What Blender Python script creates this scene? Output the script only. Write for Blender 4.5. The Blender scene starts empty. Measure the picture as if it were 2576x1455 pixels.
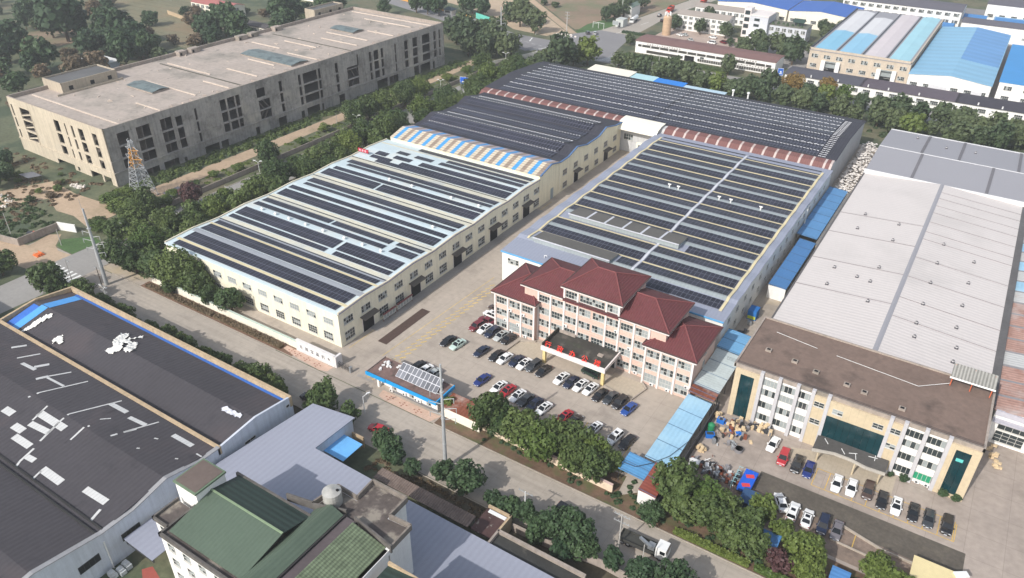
import bpy, bmesh, math, random
from mathutils import Vector, Matrix, noise
R=math.radians
random.seed(7)
sc=bpy.context.scene
COL=sc.collection

# ------------------------------------------------------------------ camera
cam=bpy.data.cameras.new('camera'); co=bpy.data.objects.new('camera',cam); COL.objects.link(co)
rx=Vector((.84131151,.54049974,.00741471)); ux=Vector((-.29299833,.44445181,.8465309)); fx=Vector((-.45425425,.71436869,-.53228794))
mw=Matrix((rx,ux,-fx)).transposed().to_4x4(); mw.translation=Vector((0,0,110)); co.matrix_world=mw
cam.sensor_width=36; cam.sensor_fit='HORIZONTAL'; cam.lens=36*1939.217/2576; cam.clip_start=1; cam.clip_end=6000
sc.camera=co

# ------------------------------------------------------------------ light
SUN=Vector((-.27,-1.25,1.0)).normalized()
sl=bpy.data.lights.new('sun','SUN'); sl.energy=3.5; sl.angle=R(.55); sl.color=(1,.965,.915)
so=bpy.data.objects.new('sun',sl); COL.objects.link(so); so.location=(0,0,300); so.rotation_euler=(-SUN).to_track_quat('-Z','Y').to_euler()
wd=bpy.data.worlds.new('World'); sc.world=wd; wd.use_nodes=True
nt=wd.node_tree; bg=nt.nodes['Background']; sk=nt.nodes.new('ShaderNodeTexSky'); sk.sky_type='NISHITA'; sk.sun_disc=False
sk.sun_elevation=math.asin(SUN.z); sk.sun_rotation=math.atan2(SUN.x,SUN.y); sk.air_density=1.2; sk.dust_density=2.0; sk.ozone_density=1.0
hs=nt.nodes.new('ShaderNodeHueSaturation'); hs.inputs['Saturation'].default_value=.62; nt.links.new(sk.outputs[0],hs.inputs['Color']); nt.links.new(hs.outputs[0],bg.inputs[0]); bg.inputs[1].default_value=.15
sc.view_settings.view_transform='Standard'; sc.view_settings.look='None'; sc.view_settings.exposure=.22; sc.view_settings.gamma=1
sc.render.engine='CYCLES'
sc.cycles.max_bounces=5; sc.cycles.diffuse_bounces=3; sc.cycles.glossy_bounces=2; sc.cycles.transmission_bounces=2; sc.cycles.transparent_max_bounces=4
sc.cycles.volume_bounces=0
try: sc.cycles.use_denoising=True
except Exception: pass

# ------------------------------------------------------------------ materials
def s2l(c): return tuple((v/255/12.92 if v<=10 else ((v/255+.055)/1.055)**2.4) for v in c)
MATS={}
class NB:
    def __init__(s,nt): s.nt=nt
    def n(s,t,**k):
        x=s.nt.nodes.new(t)
        for a,b in k.items(): setattr(x,a,b)
        return x
    def l(s,a,b): s.nt.links.new(a,b)
    def math(s,op,a,b=None,c=None,clamp=False):
        x=s.n('ShaderNodeMath',operation=op,use_clamp=clamp)
        for i,v in enumerate((a,b,c)):
            if v is None: continue
            if isinstance(v,(int,float)): x.inputs[i].default_value=v
            else: s.l(v,x.inputs[i])
        return x.outputs[0]
    def noise(s,vec,scale,detail=3.,rough=.55):
        x=s.n('ShaderNodeTexNoise'); x.inputs['Scale'].default_value=scale; x.inputs['Detail'].default_value=detail; x.inputs['Roughness'].default_value=rough
        if vec is not None: s.l(vec,x.inputs['Vector'])
        return x.outputs['Fac']
    def mix(s,f,a,b,t='MIX'):
        x=s.n('ShaderNodeMix',data_type='RGBA',blend_type=t)
        for sock,v in ((x.inputs[0],f),(x.inputs[6],a),(x.inputs[7],b)):
            if isinstance(v,(int,float)): sock.default_value=v
            elif isinstance(v,tuple): sock.default_value=(*v,1)
            else: s.l(v,sock)
        return x.outputs[2]
    def ramp(s,v,lo,hi,a=0.,b=1.):
        x=s.n('ShaderNodeMapRange'); x.inputs[1].default_value=lo; x.inputs[2].default_value=hi; x.inputs[3].default_value=a; x.inputs[4].default_value=b
        s.l(v,x.inputs[0]); return x.outputs[0]
def mat(name,rgb,rough=.85,var=.12,ns=.12,fine=.10,fs=1.5,rib=None,joint=None,stain=(),streak=0,metal=0.,spec=.3,rnd=0.,uvgrid=None,track=0.,coat=0.,vert=True):
    """procedural surface: base colour (given as the sRGB of the thing itself) with broad and fine mottling, optional ribs, joints, stains, streaks"""
    if name in MATS: return MATS[name]
    m=bpy.data.materials.new(name); m.use_nodes=True; t=m.node_tree; b=NB(t); p=t.nodes['Principled BSDF']; MATS[name]=m
    g=b.n('ShaderNodeNewGeometry'); pos=g.outputs['Position']
    base=s2l(rgb)
    f=b.ramp(b.noise(pos,ns,4.),.25,.75,1-var,1+var)
    if fine: f=b.math('MULTIPLY',f,b.ramp(b.noise(pos,fs,3.),.25,.75,1-fine,1+fine))
    if streak:
        mp=b.n('ShaderNodeMapping'); mp.inputs['Scale'].default_value=(1.3,1.3,.09); b.l(pos,mp.inputs[0])
        f=b.math('MULTIPLY',f,b.ramp(b.noise(mp.outputs[0],1.,4.,.65),.4,.7,1.,1-streak))
    sep=b.n('ShaderNodeSeparateXYZ'); b.l(pos,sep.inputs[0])
    if joint:
        px,py,w,fac,ox,oy=joint
        for ax,pp,oo in ((0,px,ox),(1,py,oy)):
            if not pp: continue
            u=b.math('FRACT',b.math('DIVIDE',b.math('SUBTRACT',sep.outputs[ax],oo-1000*pp),pp))
            d=b.math('ABSOLUTE',b.math('SUBTRACT',u,.5))
            hit=b.math('GREATER_THAN',d,.5-w/(2*pp))
            f=b.math('MULTIPLY',f,b.math('SUBTRACT',1.,b.math('MULTIPLY',hit,fac)))
    if track:
        mp=b.n('ShaderNodeMapping'); mp.inputs['Scale'].default_value=(.03,.9,1); b.l(pos,mp.inputs[0])
        f=b.math('MULTIPLY',f,b.ramp(b.noise(mp.outputs[0],1.,4.,.6),.42,.68,1.,1-track))
    if rnd:
        oi=b.n('ShaderNodeObjectInfo'); f=b.math('MULTIPLY',f,b.ramp(oi.outputs['Random'],0,1,1-rnd,1+rnd))
    if rib:
        ax,per,st,shade=rib
        sn=b.math('SINE',b.math('MULTIPLY',sep.outputs[ax],2*math.pi/per))
        f=b.math('MULTIPLY',f,b.ramp(sn,-1,1,1-shade,1+shade))
    cmb=b.n('ShaderNodeCombineXYZ')
    for i in range(3): b.l(f,cmb.inputs[i])
    c=b.mix(1.,base,cmb.outputs[0],'MULTIPLY')
    for (srgb,scl,lo,hi,amt) in stain:
        k=b.math('MULTIPLY',b.ramp(b.noise(pos,scl,5.,.62),lo,hi),amt)
        c=b.mix(k,c,s2l(srgb))
    b.l(c,p.inputs['Base Color'])
    p.inputs['Roughness'].default_value=rough; p.inputs['Metallic'].default_value=metal; p.inputs['Specular IOR Level'].default_value=spec
    if coat: p.inputs['Coat Weight'].default_value=coat; p.inputs['Coat Roughness'].default_value=.08
    if rib:
        bp=b.n('ShaderNodeBump'); bp.inputs['Strength'].default_value=rib[2]; bp.inputs['Distance'].default_value=.06; b.l(sn,bp.inputs['Height']); b.l(bp.outputs[0],p.inputs['Normal'])
    return m
def solar_mat(name,rgb,pu,pv,line,wu,wv,mid=0.):
    m=bpy.data.materials.new(name); m.use_nodes=True; t=m.node_tree; b=NB(t); p=t.nodes['Principled BSDF']; MATS[name]=m
    uv=b.n('ShaderNodeUVMap'); sep=b.n('ShaderNodeSeparateXYZ'); b.l(uv.outputs[0],sep.inputs[0])
    hit=None; ids=[]
    for ax,pp,w in ((0,pu,wu),(1,pv,wv)):
        q=b.math('DIVIDE',sep.outputs[ax],pp); ids.append(b.math('FLOOR',q))
        d=b.math('ABSOLUTE',b.math('SUBTRACT',b.math('FRACT',q),.5)); h=b.math('GREATER_THAN',d,.5-w/(2*pp))
        hit=h if hit is None else b.math('MAXIMUM',hit,h)
    cm=b.n('ShaderNodeCombineXYZ'); b.l(ids[0],cm.inputs[0]); b.l(ids[1],cm.inputs[1])
    wn=b.n('ShaderNodeTexWhiteNoise',noise_dimensions='2D'); b.l(cm.outputs[0],wn.inputs[0])
    g=b.n('ShaderNodeNewGeometry'); v=b.math('MULTIPLY',b.ramp(wn.outputs[0],0,1,.75,1.3),b.ramp(b.noise(g.outputs['Position'],.06,3.),.3,.7,.75,1.3))
    cc=b.n('ShaderNodeCombineXYZ')
    for i in range(3): b.l(v,cc.inputs[i])
    c=b.mix(1.,s2l(rgb),cc.outputs[0],'MULTIPLY'); c=b.mix(hit,c,s2l(line)); b.l(c,p.inputs['Base Color'])
    b.l(b.ramp(hit,0,1,.38,.6),p.inputs['Roughness']); p.inputs['Specular IOR Level'].default_value=.22
    return m
def leaf_mat(name,rgb,rgb2,tr=.2):
    m=bpy.data.materials.new(name); m.use_nodes=True; t=m.node_tree; b=NB(t); p=t.nodes['Principled BSDF']; MATS[name]=m
    oi=b.n('ShaderNodeObjectInfo'); g=b.n('ShaderNodeNewGeometry')
    k=b.math('ADD',b.math('MULTIPLY',oi.outputs['Random'],.45),b.math('MULTIPLY',b.noise(g.outputs['Position'],.6,2.),.55))
    c=b.mix(b.ramp(k,.2,.8),s2l(rgb),s2l(rgb2))
    n2=b.ramp(b.noise(g.outputs['Position'],2.6,1.),.3,.7,.72,1.3); cc=b.n('ShaderNodeCombineXYZ')
    for i in range(3): b.l(n2,cc.inputs[i])
    c=b.mix(1.,c,cc.outputs[0],'MULTIPLY')
    b.l(c,p.inputs['Base Color']); p.inputs['Roughness'].default_value=.55; p.inputs['Specular IOR Level'].default_value=.25
    tl=b.n('ShaderNodeBsdfTranslucent'); b.l(c,tl.inputs[0]); mx=b.n('ShaderNodeMixShader'); mx.inputs[0].default_value=tr
    b.l(p.outputs[0],mx.inputs[1]); b.l(tl.outputs[0],mx.inputs[2]); b.l(mx.outputs[0],t.nodes['Material Output'].inputs[0])
    return m

# ------------------------------------------------------------------ mesh builder
class M:
    def __init__(s): s.v=[]; s.f=[]; s.m=[]; s.uv={}
    def face(s,pts,m=0,uv=None):
        i=len(s.v); s.v+=[tuple(p) for p in pts]; s.f.append(tuple(range(i,i+len(pts)))); s.m.append(m)
        if uv: s.uv[len(s.f)-1]=uv
    def box(s,x0,y0,z0,x1,y1,z1,m=0,mt=None):
        if x0>x1: x0,x1=x1,x0
        if y0>y1: y0,y1=y1,y0
        s.prism([(x0,y0),(x1,y0),(x1,y1),(x0,y1)],z0,z1,m,mt)
    def prism(s,poly,z0,z1,m=0,mt=None):
        a=sum(poly[i][0]*poly[(i+1)%len(poly)][1]-poly[(i+1)%len(poly)][0]*poly[i][1] for i in range(len(poly)))
        if a<0: poly=poly[::-1]
        i=len(s.v); n=len(poly)
        s.v+=[(x,y,z0) for x,y in poly]+[(x,y,z1) for x,y in poly]
        s.f.append(tuple(range(i+n-1,i-1,-1))); s.m.append(m)
        s.f.append(tuple(range(i+n,i+2*n))); s.m.append(m if mt is None else mt)
        for k in range(n):
            j=(k+1)%n; s.f.append((i+k,i+j,i+n+j,i+n+k)); s.m.append(m)
    def rbox(s,cx,cy,z0,z1,l,w,ang,m=0):
        c,n=math.cos(ang),math.sin(ang)
        s.prism([(cx+c*a*l/2-n*b*w/2,cy+n*a*l/2+c*b*w/2) for a,b in ((-1,-1),(1,-1),(1,1),(-1,1))],z0,z1,m)
    def tube(s,p,q,r,r2=None,n=6,m=0,cap=True):
        p=Vector(p); q=Vector(q); d=(q-p)
        if d.length<1e-6: return
        d.normalize(); a=d.orthogonal().normalized(); b=d.cross(a); r2=r if r2 is None else r2; i=len(s.v)
        for c,rr in ((p,r),(q,r2)):
            for k in range(n):
                t=2*math.pi*k/n; s.v.append(tuple(c+a*math.cos(t)*rr+b*math.sin(t)*rr))
        for k in range(n):
            j=(k+1)%n; s.f.append((i+k,i+j,i+n+j,i+n+k)); s.m.append(m)
        if cap:
            s.f.append(tuple(range(i+n-1,i-1,-1))); s.m.append(m); s.f.append(tuple(range(i+n,i+2*n))); s.m.append(m)
    def bar(s,p,q,w,h,m=0):
        """box section bar from p to q"""
        p=Vector(p); q=Vector(q); d=(q-p).normalized(); up=Vector((0,0,1)) if abs(d.z)<.95 else Vector((0,1,0))
        a=d.cross(up).normalized()*(w/2); b=a.cross(d).normalized()*(h/2); i=len(s.v)
        for c in (p,q): s.v+=[tuple(c-a-b),tuple(c+a-b),tuple(c+a+b),tuple(c-a+b)]
        for f in ((3,2,1,0),(4,5,6,7),(0,1,5,4),(1,2,6,5),(2,3,7,6),(3,0,4,7)): s.f.append(tuple(i+k for k in f)); s.m.append(m)
    def slabx(s,prof,x0,x1,th=.12,m=0,mb=None,uv=None):
        """sheet along a (y,z) profile running from x0 to x1, with thickness; uv in metres when asked"""
        mb=m if mb is None else mb; i0=0; acc=0.
        for (ya,za),(yb,zb) in zip(prof,prof[1:]):
            d=math.hypot(yb-ya,zb-za)
            s.face([(x0,ya,za),(x1,ya,za),(x1,yb,zb),(x0,yb,zb)],m,[(0,acc),(x1-x0,acc),(x1-x0,acc+d),(0,acc+d)] if uv else None)
            s.face([(x0,yb,zb-th),(x1,yb,zb-th),(x1,ya,za-th),(x0,ya,za-th)],mb)
            for x,o in ((x0,1),(x1,0)):
                q=[(x,ya,za),(x,yb,zb),(x,yb,zb-th),(x,ya,za-th)]; s.face(q if o else q[::-1],mb)
            acc+=d
        (ya,za),(yb,zb)=prof[0],prof[-1]
        s.face([(x0,ya,za-th),(x1,ya,za-th),(x1,ya,za),(x0,ya,za)],mb); s.face([(x0,yb,zb),(x1,yb,zb),(x1,yb,zb-th),(x0,yb,zb-th)],mb)
    def build(s,name,mats,parent=None,off=(0,0,0),smooth=False,loc=None):
        me=bpy.data.meshes.new(name)
        if off!=(0,0,0): s.v=[(a-off[0],b-off[1],c-off[2]) for a,b,c in s.v]
        me.from_pydata(s.v,[],s.f); 
        if not isinstance(mats,(list,tuple)): mats=[mats]
        for k in mats: me.materials.append(k)
        me.polygons.foreach_set('material_index',s.m)
        if s.uv:
            ul=me.uv_layers.new(name='UVMap')
            for fi,u in s.uv.items():
                for li,c in zip(me.polygons[fi].loop_indices,u): ul.data[li].uv=c
        if smooth: me.polygons.foreach_set('use_smooth',[True]*len(s.f))
        me.update()
        o=bpy.data.objects.new(name,me); COL.objects.link(o)
        if parent is not None: o.parent=parent
        if loc is not None: o.location=loc
        return o
def tag(o,label,cat,group=None,kind=None):
    o['label']=label; o['category']=cat
    if group: o['group']=group
    if kind: o['kind']=kind
    return o
def thing(name,label,cat,loc=(0,0,0),rotz=0.,group=None):
    o=bpy.data.objects.new(name,None); COL.objects.link(o); o.location=loc; o.rotation_euler=(0,0,rotz); o.empty_display_size=.5
    return tag(o,label,cat,group)
def struct(name,m,mats,kind='structure'):
    o=m.build(name,mats); o['kind']=kind; return o
def dup(root,loc,rotz=None,label=None,group=None,scale=None):
    r=root.copy(); COL.objects.link(r); r.location=loc
    if rotz is not None: r.rotation_euler=(0,0,rotz)
    if label: r['label']=label
    if group: r['group']=group
    if scale is not None: r.scale=scale if isinstance(scale,tuple) else (scale,)*3
    for ch in root.children:
        c=ch.copy(); COL.objects.link(c); c.parent=r
        for g in ch.children:
            d=g.copy(); COL.objects.link(d); d.parent=c
    return r
def copyobj(o,loc=None,parent=None,rot=None):
    c=o.copy(); COL.objects.link(c)
    if loc is not None: c.location=loc
    if parent is not None: c.parent=parent
    if rot is not None: c.rotation_euler=rot
    return c
def sheet(name,poly,z,m,kind='structure'):
    """a flat paved or planted area laid at height z"""
    a=M(); A=sum(poly[i][0]*poly[(i+1)%len(poly)][1]-poly[(i+1)%len(poly)][0]*poly[i][1] for i in range(len(poly)))
    if A<0: poly=poly[::-1]
    a.face([(x,y,z) for x,y in poly]); return struct(name,a,m,kind)
def text_mesh(txt,size,ext=.05):
    cu=bpy.data.curves.new('lettering','FONT'); cu.body=txt; cu.size=size; cu.extrude=ext; cu.align_x='CENTER'; cu.resolution_u=2
    o=bpy.data.objects.new('lettering',cu); COL.objects.link(o)
    dg=bpy.context.evaluated_depsgraph_get(); me=bpy.data.meshes.new_from_object(o.evaluated_get(dg)); bpy.data.objects.remove(o)
    return me
def lettering(name,txt,size,loc,rot,material,parent=None,off=(0,0,0),ext=.05):
    me=text_mesh(txt,size,ext); me.materials.clear(); me.materials.append(material)
    o=bpy.data.objects.new(name,me); COL.objects.link(o)
    o.location=tuple(a-b for a,b in zip(loc,off)); o.rotation_euler=rot
    if parent: o.parent=parent
    return o
def extx(self,poly,x0,x1,m=0):
    """solid with a (y,z) outline running from x0 to x1"""
    A=sum(poly[i][0]*poly[(i+1)%len(poly)][1]-poly[(i+1)%len(poly)][0]*poly[i][1] for i in range(len(poly)))
    if A<0: poly=poly[::-1]
    n=len(poly); i=len(self.v)
    self.v+=[(x0,y,z) for y,z in poly]+[(x1,y,z) for y,z in poly]
    self.f.append(tuple(range(i+n-1,i-1,-1))); self.m.append(m); self.f.append(tuple(range(i+n,i+2*n))); self.m.append(m)
    for k in range(n):
        j=(k+1)%n; self.f.append((i+k,i+j,i+n+j,i+n+k)); self.m.append(m)
M.extx=extx
def exty(self,poly,y0,y1,m=0):
    """solid with an (x,z) outline running from y0 to y1"""
    A=sum(poly[i][0]*poly[(i+1)%len(poly)][1]-poly[(i+1)%len(poly)][0]*poly[i][1] for i in range(len(poly)))
    if A>0: poly=poly[::-1]
    n=len(poly); i=len(self.v)
    self.v+=[(x,y0,z) for x,z in poly]+[(x,y1,z) for x,z in poly]
    self.f.append(tuple(range(i+n-1,i-1,-1))); self.m.append(m); self.f.append(tuple(range(i+n,i+2*n))); self.m.append(m)
    for k in range(n):
        j=(k+1)%n; self.f.append((i+k,i+j,i+n+j,i+n+k)); self.m.append(m)
M.exty=exty

# ---- the palette (colours of the things themselves)
conc=mat('concrete_yard',(170,159,147),var=.14,ns=.06,fine=.10,fs=.7,joint=(5.2,5.2,.10,.16,0,1.3),stain=(((112,104,98),.11,.54,.72,.5),((200,178,130),.045,.6,.7,.35)))
street_m=mat('street_concrete',(172,162,150),track=.16,var=.10,ns=.05,fine=.09,fs=.9,joint=(5.,4.4,.08,.14,0,.7),stain=(((120,112,106),.16,.56,.74,.4),))
asphalt=mat('asphalt_grey',(134,132,133),var=.10,ns=.05,fine=.08,fs=1.2,stain=(((108,106,108),.1,.55,.7,.5),))
avenue_m=mat('avenue_concrete',(150,147,143),var=.09,ns=.05,fine=.07,fs=1.,joint=(0,6.,.09,.12,0,0))
tarmac=mat('dark_tarmac',(92,86,78),var=.22,ns=.2,fine=.18,fs=1.6,stain=(((120,112,98),.3,.55,.72,.5),))
kerb_m=mat('kerb_stone',(168,158,146),var=.1,fine=.15)
paver=mat('pink_pavers',(196,168,150),var=.08,fine=.12,joint=(.6,.6,.05,.1,0,0))
soil=mat('bare_soil',(122,96,80),var=.25,ns=.3,fine=.25,fs=2.)
dirt=mat('pale_dirt',(178,156,132),var=.14,ns=.07,fine=.12,fs=1.2,stain=(((128,118,92),.12,.52,.7,.6),))
tan_m=mat('tan_field',(182,162,138),var=.10,ns=.03,fine=.08,fs=.5,stain=(((150,136,108),.06,.56,.7,.5),))
brown_f=mat('brown_field',(136,118,100),var=.16,ns=.03,fine=.14,fs=.4,stain=(((108,116,86),.035,.48,.62,.75),((150,126,108),.02,.5,.62,.5)))
veg=mat('rough_grass',(100,104,80),var=.28,ns=.05,fine=.3,fs=.9,stain=(((120,110,90),.03,.50,.64,.8),((62,76,58),.05,.48,.60,.8)))
grass_m=mat('green_grass',(78,104,62),var=.2,ns=.2,fine=.22,fs=1.6)
crop=mat('crop_field',(122,118,94),var=.2,ns=.03,fine=.16,fs=.5,joint=(0,6.5,1.2,.15,0,0),stain=(((136,116,92),.03,.5,.64,.7),))
yellow_p=mat('yellow_paint',(206,170,84),var=.15,fine=.25,fs=2.5)
fade_y=mat('worn_yellow_paint',(196,172,118),var=.2,fine=.3,fs=2.5)
white_p=mat('white_paint',(226,226,222),var=.08,fine=.12,fs=2.)
cream=mat('cream_render',(230,222,196),var=.05,ns=.1,fine=.05,fs=1.2,streak=.14)
white_w=mat('white_render',(232,230,226),var=.04,ns=.1,fine=.04,streak=.08)
warm_w=mat('warm_white_render',(236,230,214),var=.04,fine=.04,streak=.08)
pink=mat('pink_render',(214,184,170),var=.05,fine=.05,streak=.10)
trim_w=mat('white_trim',(222,214,210),var=.06,fine=.06)
beige=mat('beige_stone',(196,180,152),var=.07,ns=.3,fine=.07,joint=(1.4,0,.06,.15,0,0))
glass=mat('window_glass',(52,60,62),rough=.12,var=.25,ns=.4,fine=0,spec=.6)
teal_g=mat('teal_curtain_glass',(14,52,58),rough=.15,var=.35,ns=.25,fine=0,joint=(1.2,0,.07,.45,0,0),spec=.6)
lit_pale=mat('lit_pane_and_board',(150,156,156),var=.1,fine=.1)  # pale panes: light on the glass put into the colour; boards share it
frame_m=mat('window_frame',(196,194,188),rough=.5,var=.03,fine=0)
dark_in=mat('dark_interior',(26,26,28),var=.2,fine=.1)
door_m=mat('dark_steel_door',(44,44,46),rough=.5,var=.1,fine=.05)
rust=mat('rusty_sheet',(126,74,56),var=.25,ns=.4,fine=.2,fs=1.5,rib=(0,.9,.4,.06),stain=(((176,160,150),.25,.5,.66,.7),))
red_tile=mat('red_roof_tiles',(102,56,58),rough=.7,var=.12,ns=.25,fine=.12,fs=1.2,rib=(0,.55,.5,.07),stain=(((96,58,54),.5,.5,.68,.6),))
red_ridge=mat('red_ridge_tile',(122,72,72),var=.1,fine=.1)
steel=mat('galvanised_steel',(160,164,168),rough=.4,metal=.5,var=.08,fine=.05)
dsteel=mat('dark_steel',(70,72,76),rough=.5,metal=.3,var=.08,fine=.05)
white_s=mat('white_steel',(226,226,224),rough=.4,var=.04,fine=.03)
pole_c=mat('pole_concrete',(178,174,168),var=.08,fine=.08)
lf_roof=mat('pale_blue_roof',(196,210,214),rough=.55,var=.07,ns=.08,fine=.05,fs=.8,rib=(0,.8,.35,.03),stain=(((204,204,196),.08,.5,.66,.7),))
lf_cream=mat('cream_roof_sheet',(204,200,182),rough=.7,var=.08,ns=.1,fine=.07,rib=(0,.8,.35,.03),stain=(((172,178,180),.1,.5,.66,.7),))
grey_roof=mat('grey_roof_sheet',(152,156,162),rough=.5,var=.07,fine=.05,rib=(0,.8,.35,.03))
rf_roof=mat('blue_grey_roof',(144,149,164),rough=.5,var=.05,ns=.05,fine=.03,rib=(0,.9,.3,.02))
rf_light=mat('grey_translucent_sheet',(150,158,160),rough=.5,var=.08,ns=.12,fine=.08,rib=(0,.9,.3,.03))
walk_y=mat('yellow_walkway',(206,194,158),var=.08,fine=.08)
walk_w=mat('pale_walkway',(196,198,204),var=.08,fine=.1)
charcoal=mat('charcoal_roof',(58,58,66),rough=.7,var=.12,ns=.08,fine=.08,rib=(0,.9,.3,.04),stain=(((70,78,66),.2,.55,.7,.4),))
brown_roof=mat('brown_roof_sheet',(118,82,78),rough=.7,var=.10,ns=.1,fine=.06,rib=(0,.8,.35,.05))
skyl=mat('skylight_sheet',(186,172,166),rough=.6,var=.08,fine=.08)
str_cream=mat('striped_roof_cream',(196,184,164),rough=.7,var=.1,ns=.3,fine=.1,rib=(1,1.15,.5,.16))
str_blue=mat('striped_roof_blue',(78,150,206),rough=.6,var=.12,ns=.3,fine=.1,rib=(1,1.15,.4,.08))
str_grey=mat('striped_roof_grey',(166,162,158),rough=.7,var=.14,ns=.2,fine=.1,rib=(0,.8,.4,.06))
blk_roof=mat('black_felt_roof',(70,67,71),rough=.8,var=.10,ns=.06,fine=.08,fs=1.,rib=(0,1.,.4,.03),stain=(((84,76,78),.05,.5,.64,.7),((52,50,54),.3,.6,.74,.6)))
old_conc=mat('stained_concrete',(164,152,142),var=.12,ns=.08,fine=.12,fs=1.2,streak=.2,stain=(((96,98,84),.12,.55,.72,.55),((120,114,106),.35,.55,.7,.35)))
parap=mat('mossy_parapet',(186,164,134),var=.12,ns=.3,fine=.14,streak=.2)
pan=solar_mat('solar_cells',(40,41,52),1.13,2.05,(112,114,126),.09,.12)
pan2=solar_mat('solar_cells_far',(40,41,52),1.13,2.05,(108,110,124),.13,.16)
blue_sh=mat('blue_steel_sheet',(76,124,176),rough=.5,var=.08,ns=.1,fine=.05,rib=(1,.8,.3,.03))
sky_sh=mat('pale_blue_sheet',(150,190,214),rough=.5,var=.1,ns=.12,fine=.06,rib=(0,.9,.3,.03),stain=(((172,206,222),.1,.5,.66,.6),))
white_roof=mat('white_ribbed_roof',(204,197,193),rough=.6,var=.04,ns=.05,fine=.03,rib=(1,1.25,.25,.022),stain=(((186,180,176),.05,.5,.7,.6),))
mid_grey=mat('mid_grey_roof',(150,149,154),rough=.6,var=.03,ns=.04,fine=.02)
deck=mat('brown_roof_deck',(122,104,94),var=.16,ns=.12,fine=.14,fs=1.2,stain=(((66,58,54),.12,.54,.7,.7),))
green_r=mat('green_metal_roof',(84,98,84),rough=.55,var=.10,ns=.1,fine=.06,rib=(0,.7,.3,.03))
gdark=mat('shaded_and_dark_green_roof',(44,58,52),rough=.5,var=.08,ns=.1,fine=.05,rib=(1,1.0,.5,.08))  # darker copy paints shade on the green block's back slope; annex uses it too
gtile=mat('green_glazed_tiles',(104,116,92),rough=.6,var=.22,ns=.7,fine=.2,rib=(0,.62,.7,.2),joint=(0,.45,.09,.35,0,0))
blu_grey=mat('blue_grey_sheet',(150,153,166),rough=.5,var=.05,ns=.05,fine=.03,rib=(0,1.1,.25,.03))

# ---- windows
def win_mesh(W,H,nx,nz,seed,pl=.3,fm=None,sill=True,gm=None,fw=.07):
    rg=random.Random(seed); a=M(); fr=M()
    for i in range(nx):
        for k in range(nz):
            x0=-W/2+W*i/nx; x1=-W/2+W*(i+1)/nx; z0=H*k/nz; z1=H*(k+1)/nz
            a.face([(x0,-.03,z0),(x1,-.03,z0),(x1,-.03,z1),(x0,-.03,z1)],2 if rg.random()<pl else 1)
    for i in range(nx+1):
        x=-W/2+W*i/nx; fr.box(x-fw/2,-.08,0,x+fw/2,.02,H,0)
    for k in range(nz+1):
        z=H*k/nz; fr.box(-W/2,-.075,z-fw/2,W/2,.02,z+fw/2,0)
    if sill: fr.box(-W/2-.1,-.22,-.14,W/2+.1,.02,-.04,0)
    me=a.build('window',[fm or frame_m,gm or glass,lit_pale]); d=me.data; bpy.data.objects.remove(me)
    fo=fr.build('frame',[fm or frame_m]); FRAME[d.name]=fo.data; bpy.data.objects.remove(fo); return d
FRAME={}
def put(mesh,name,parent,loc,rot=0.,off=(0,0,0)):
    o=bpy.data.objects.new(name,mesh); COL.objects.link(o); o.parent=parent; o.location=tuple(p-q for p,q in zip(loc,off)); o.rotation_euler=(0,0,rot)
    if mesh.name in FRAME: f=bpy.data.objects.new('frame',FRAME[mesh.name]); COL.objects.link(f); f.parent=o
    return o
EAST=math.pi/2; WEST=-math.pi/2; NORTH=math.pi
def ac_mesh():
    a=M(); a.box(-.45,-.38,0,.45,-.04,.62,0); a.tube((-.1,-.385,.31),(-.1,-.40,.31),.24,n=10,m=1); a.box(-.4,-.36,-.06,-.34,0,0,1); a.box(.34,-.36,-.06,.4,0,0,1)
    o=a.build('air_conditioner',[white_s,dsteel]); d=o.data; bpy.data.objects.remove(o); return d
AC=ac_mesh()

# ================================================================== GROUND AND ROADS
g=M(); N=60
for i in range(N):
    for j in range(N):
        x0=-1500+3000*i/N; x1=-1500+3000*(i+1)/N; y0=-600+3000*j/N; y1=-600+3000*(j+1)/N
        g.face([(x0,y0,0),(x1,y0,0),(x1,y1,0),(x0,y1,0)])
struct('ground',g,veg)
sheet('factory_yard',[(-196,94),(-31,94),(-31,310),(-196,310)],.004,conc)
sheet('east_yard',[(-31,94),(75,94),(75,320),(-31,320)],.004,mat('east_concrete',(164,152,142),var=.14,ns=.05,fine=.12,fs=.8,joint=(6.2,6.2,.10,.2,0,0),stain=(((116,106,98),.08,.52,.7,.6),)))
sheet('front_street',[(-225,82.4),(90,80.6),(90,93.8),(-225,93.8)],.008,street_m)
sheet('avenue',[(-209,20),(-195.5,20),(-195.5,345),(-209,345)],.012,avenue_m)
sheet('junction',[(-209,345),(-195.5,345),(-182,358),(-168,355),(-176,378),(-182,410),(-203,412),(-212,396),(-216,374)],.012,asphalt)
sheet('north_east_road',[(-203,411),(-181.5,411),(-184,472),(-160,640),(-178,640),(-197,455)],.010,mat('pale_road',(168,160,150),var=.08,ns=.04,fine=.06))
sheet('west_road',[(-420,436),(-350,411),(-305,400.5),(-279,394),(-240,377.5),(-215,376),(-208,362),(-216,350),(-250,366),(-296,380),(-350,397),(-420,420)],.010,asphalt)
sheet('cross_road',[(-183,354),(140,352),(140,364),(-172,369)],.006,avenue_m)
sheet('school_yard',[(-172,412),(-126,412),(-126,440),(-172,440)],.004,mat('school_paving',(176,158,146),var=.1,fine=.1,fs=.6))
sheet('works_lane',[(-126,440),(-80,440),(-80,396),(-96,396),(-118,424),(-126,424)],.004,avenue_m)
sheet('north_works_yard',[(-84,372),(120,372),(120,600),(-84,600)],.004,asphalt)
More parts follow.
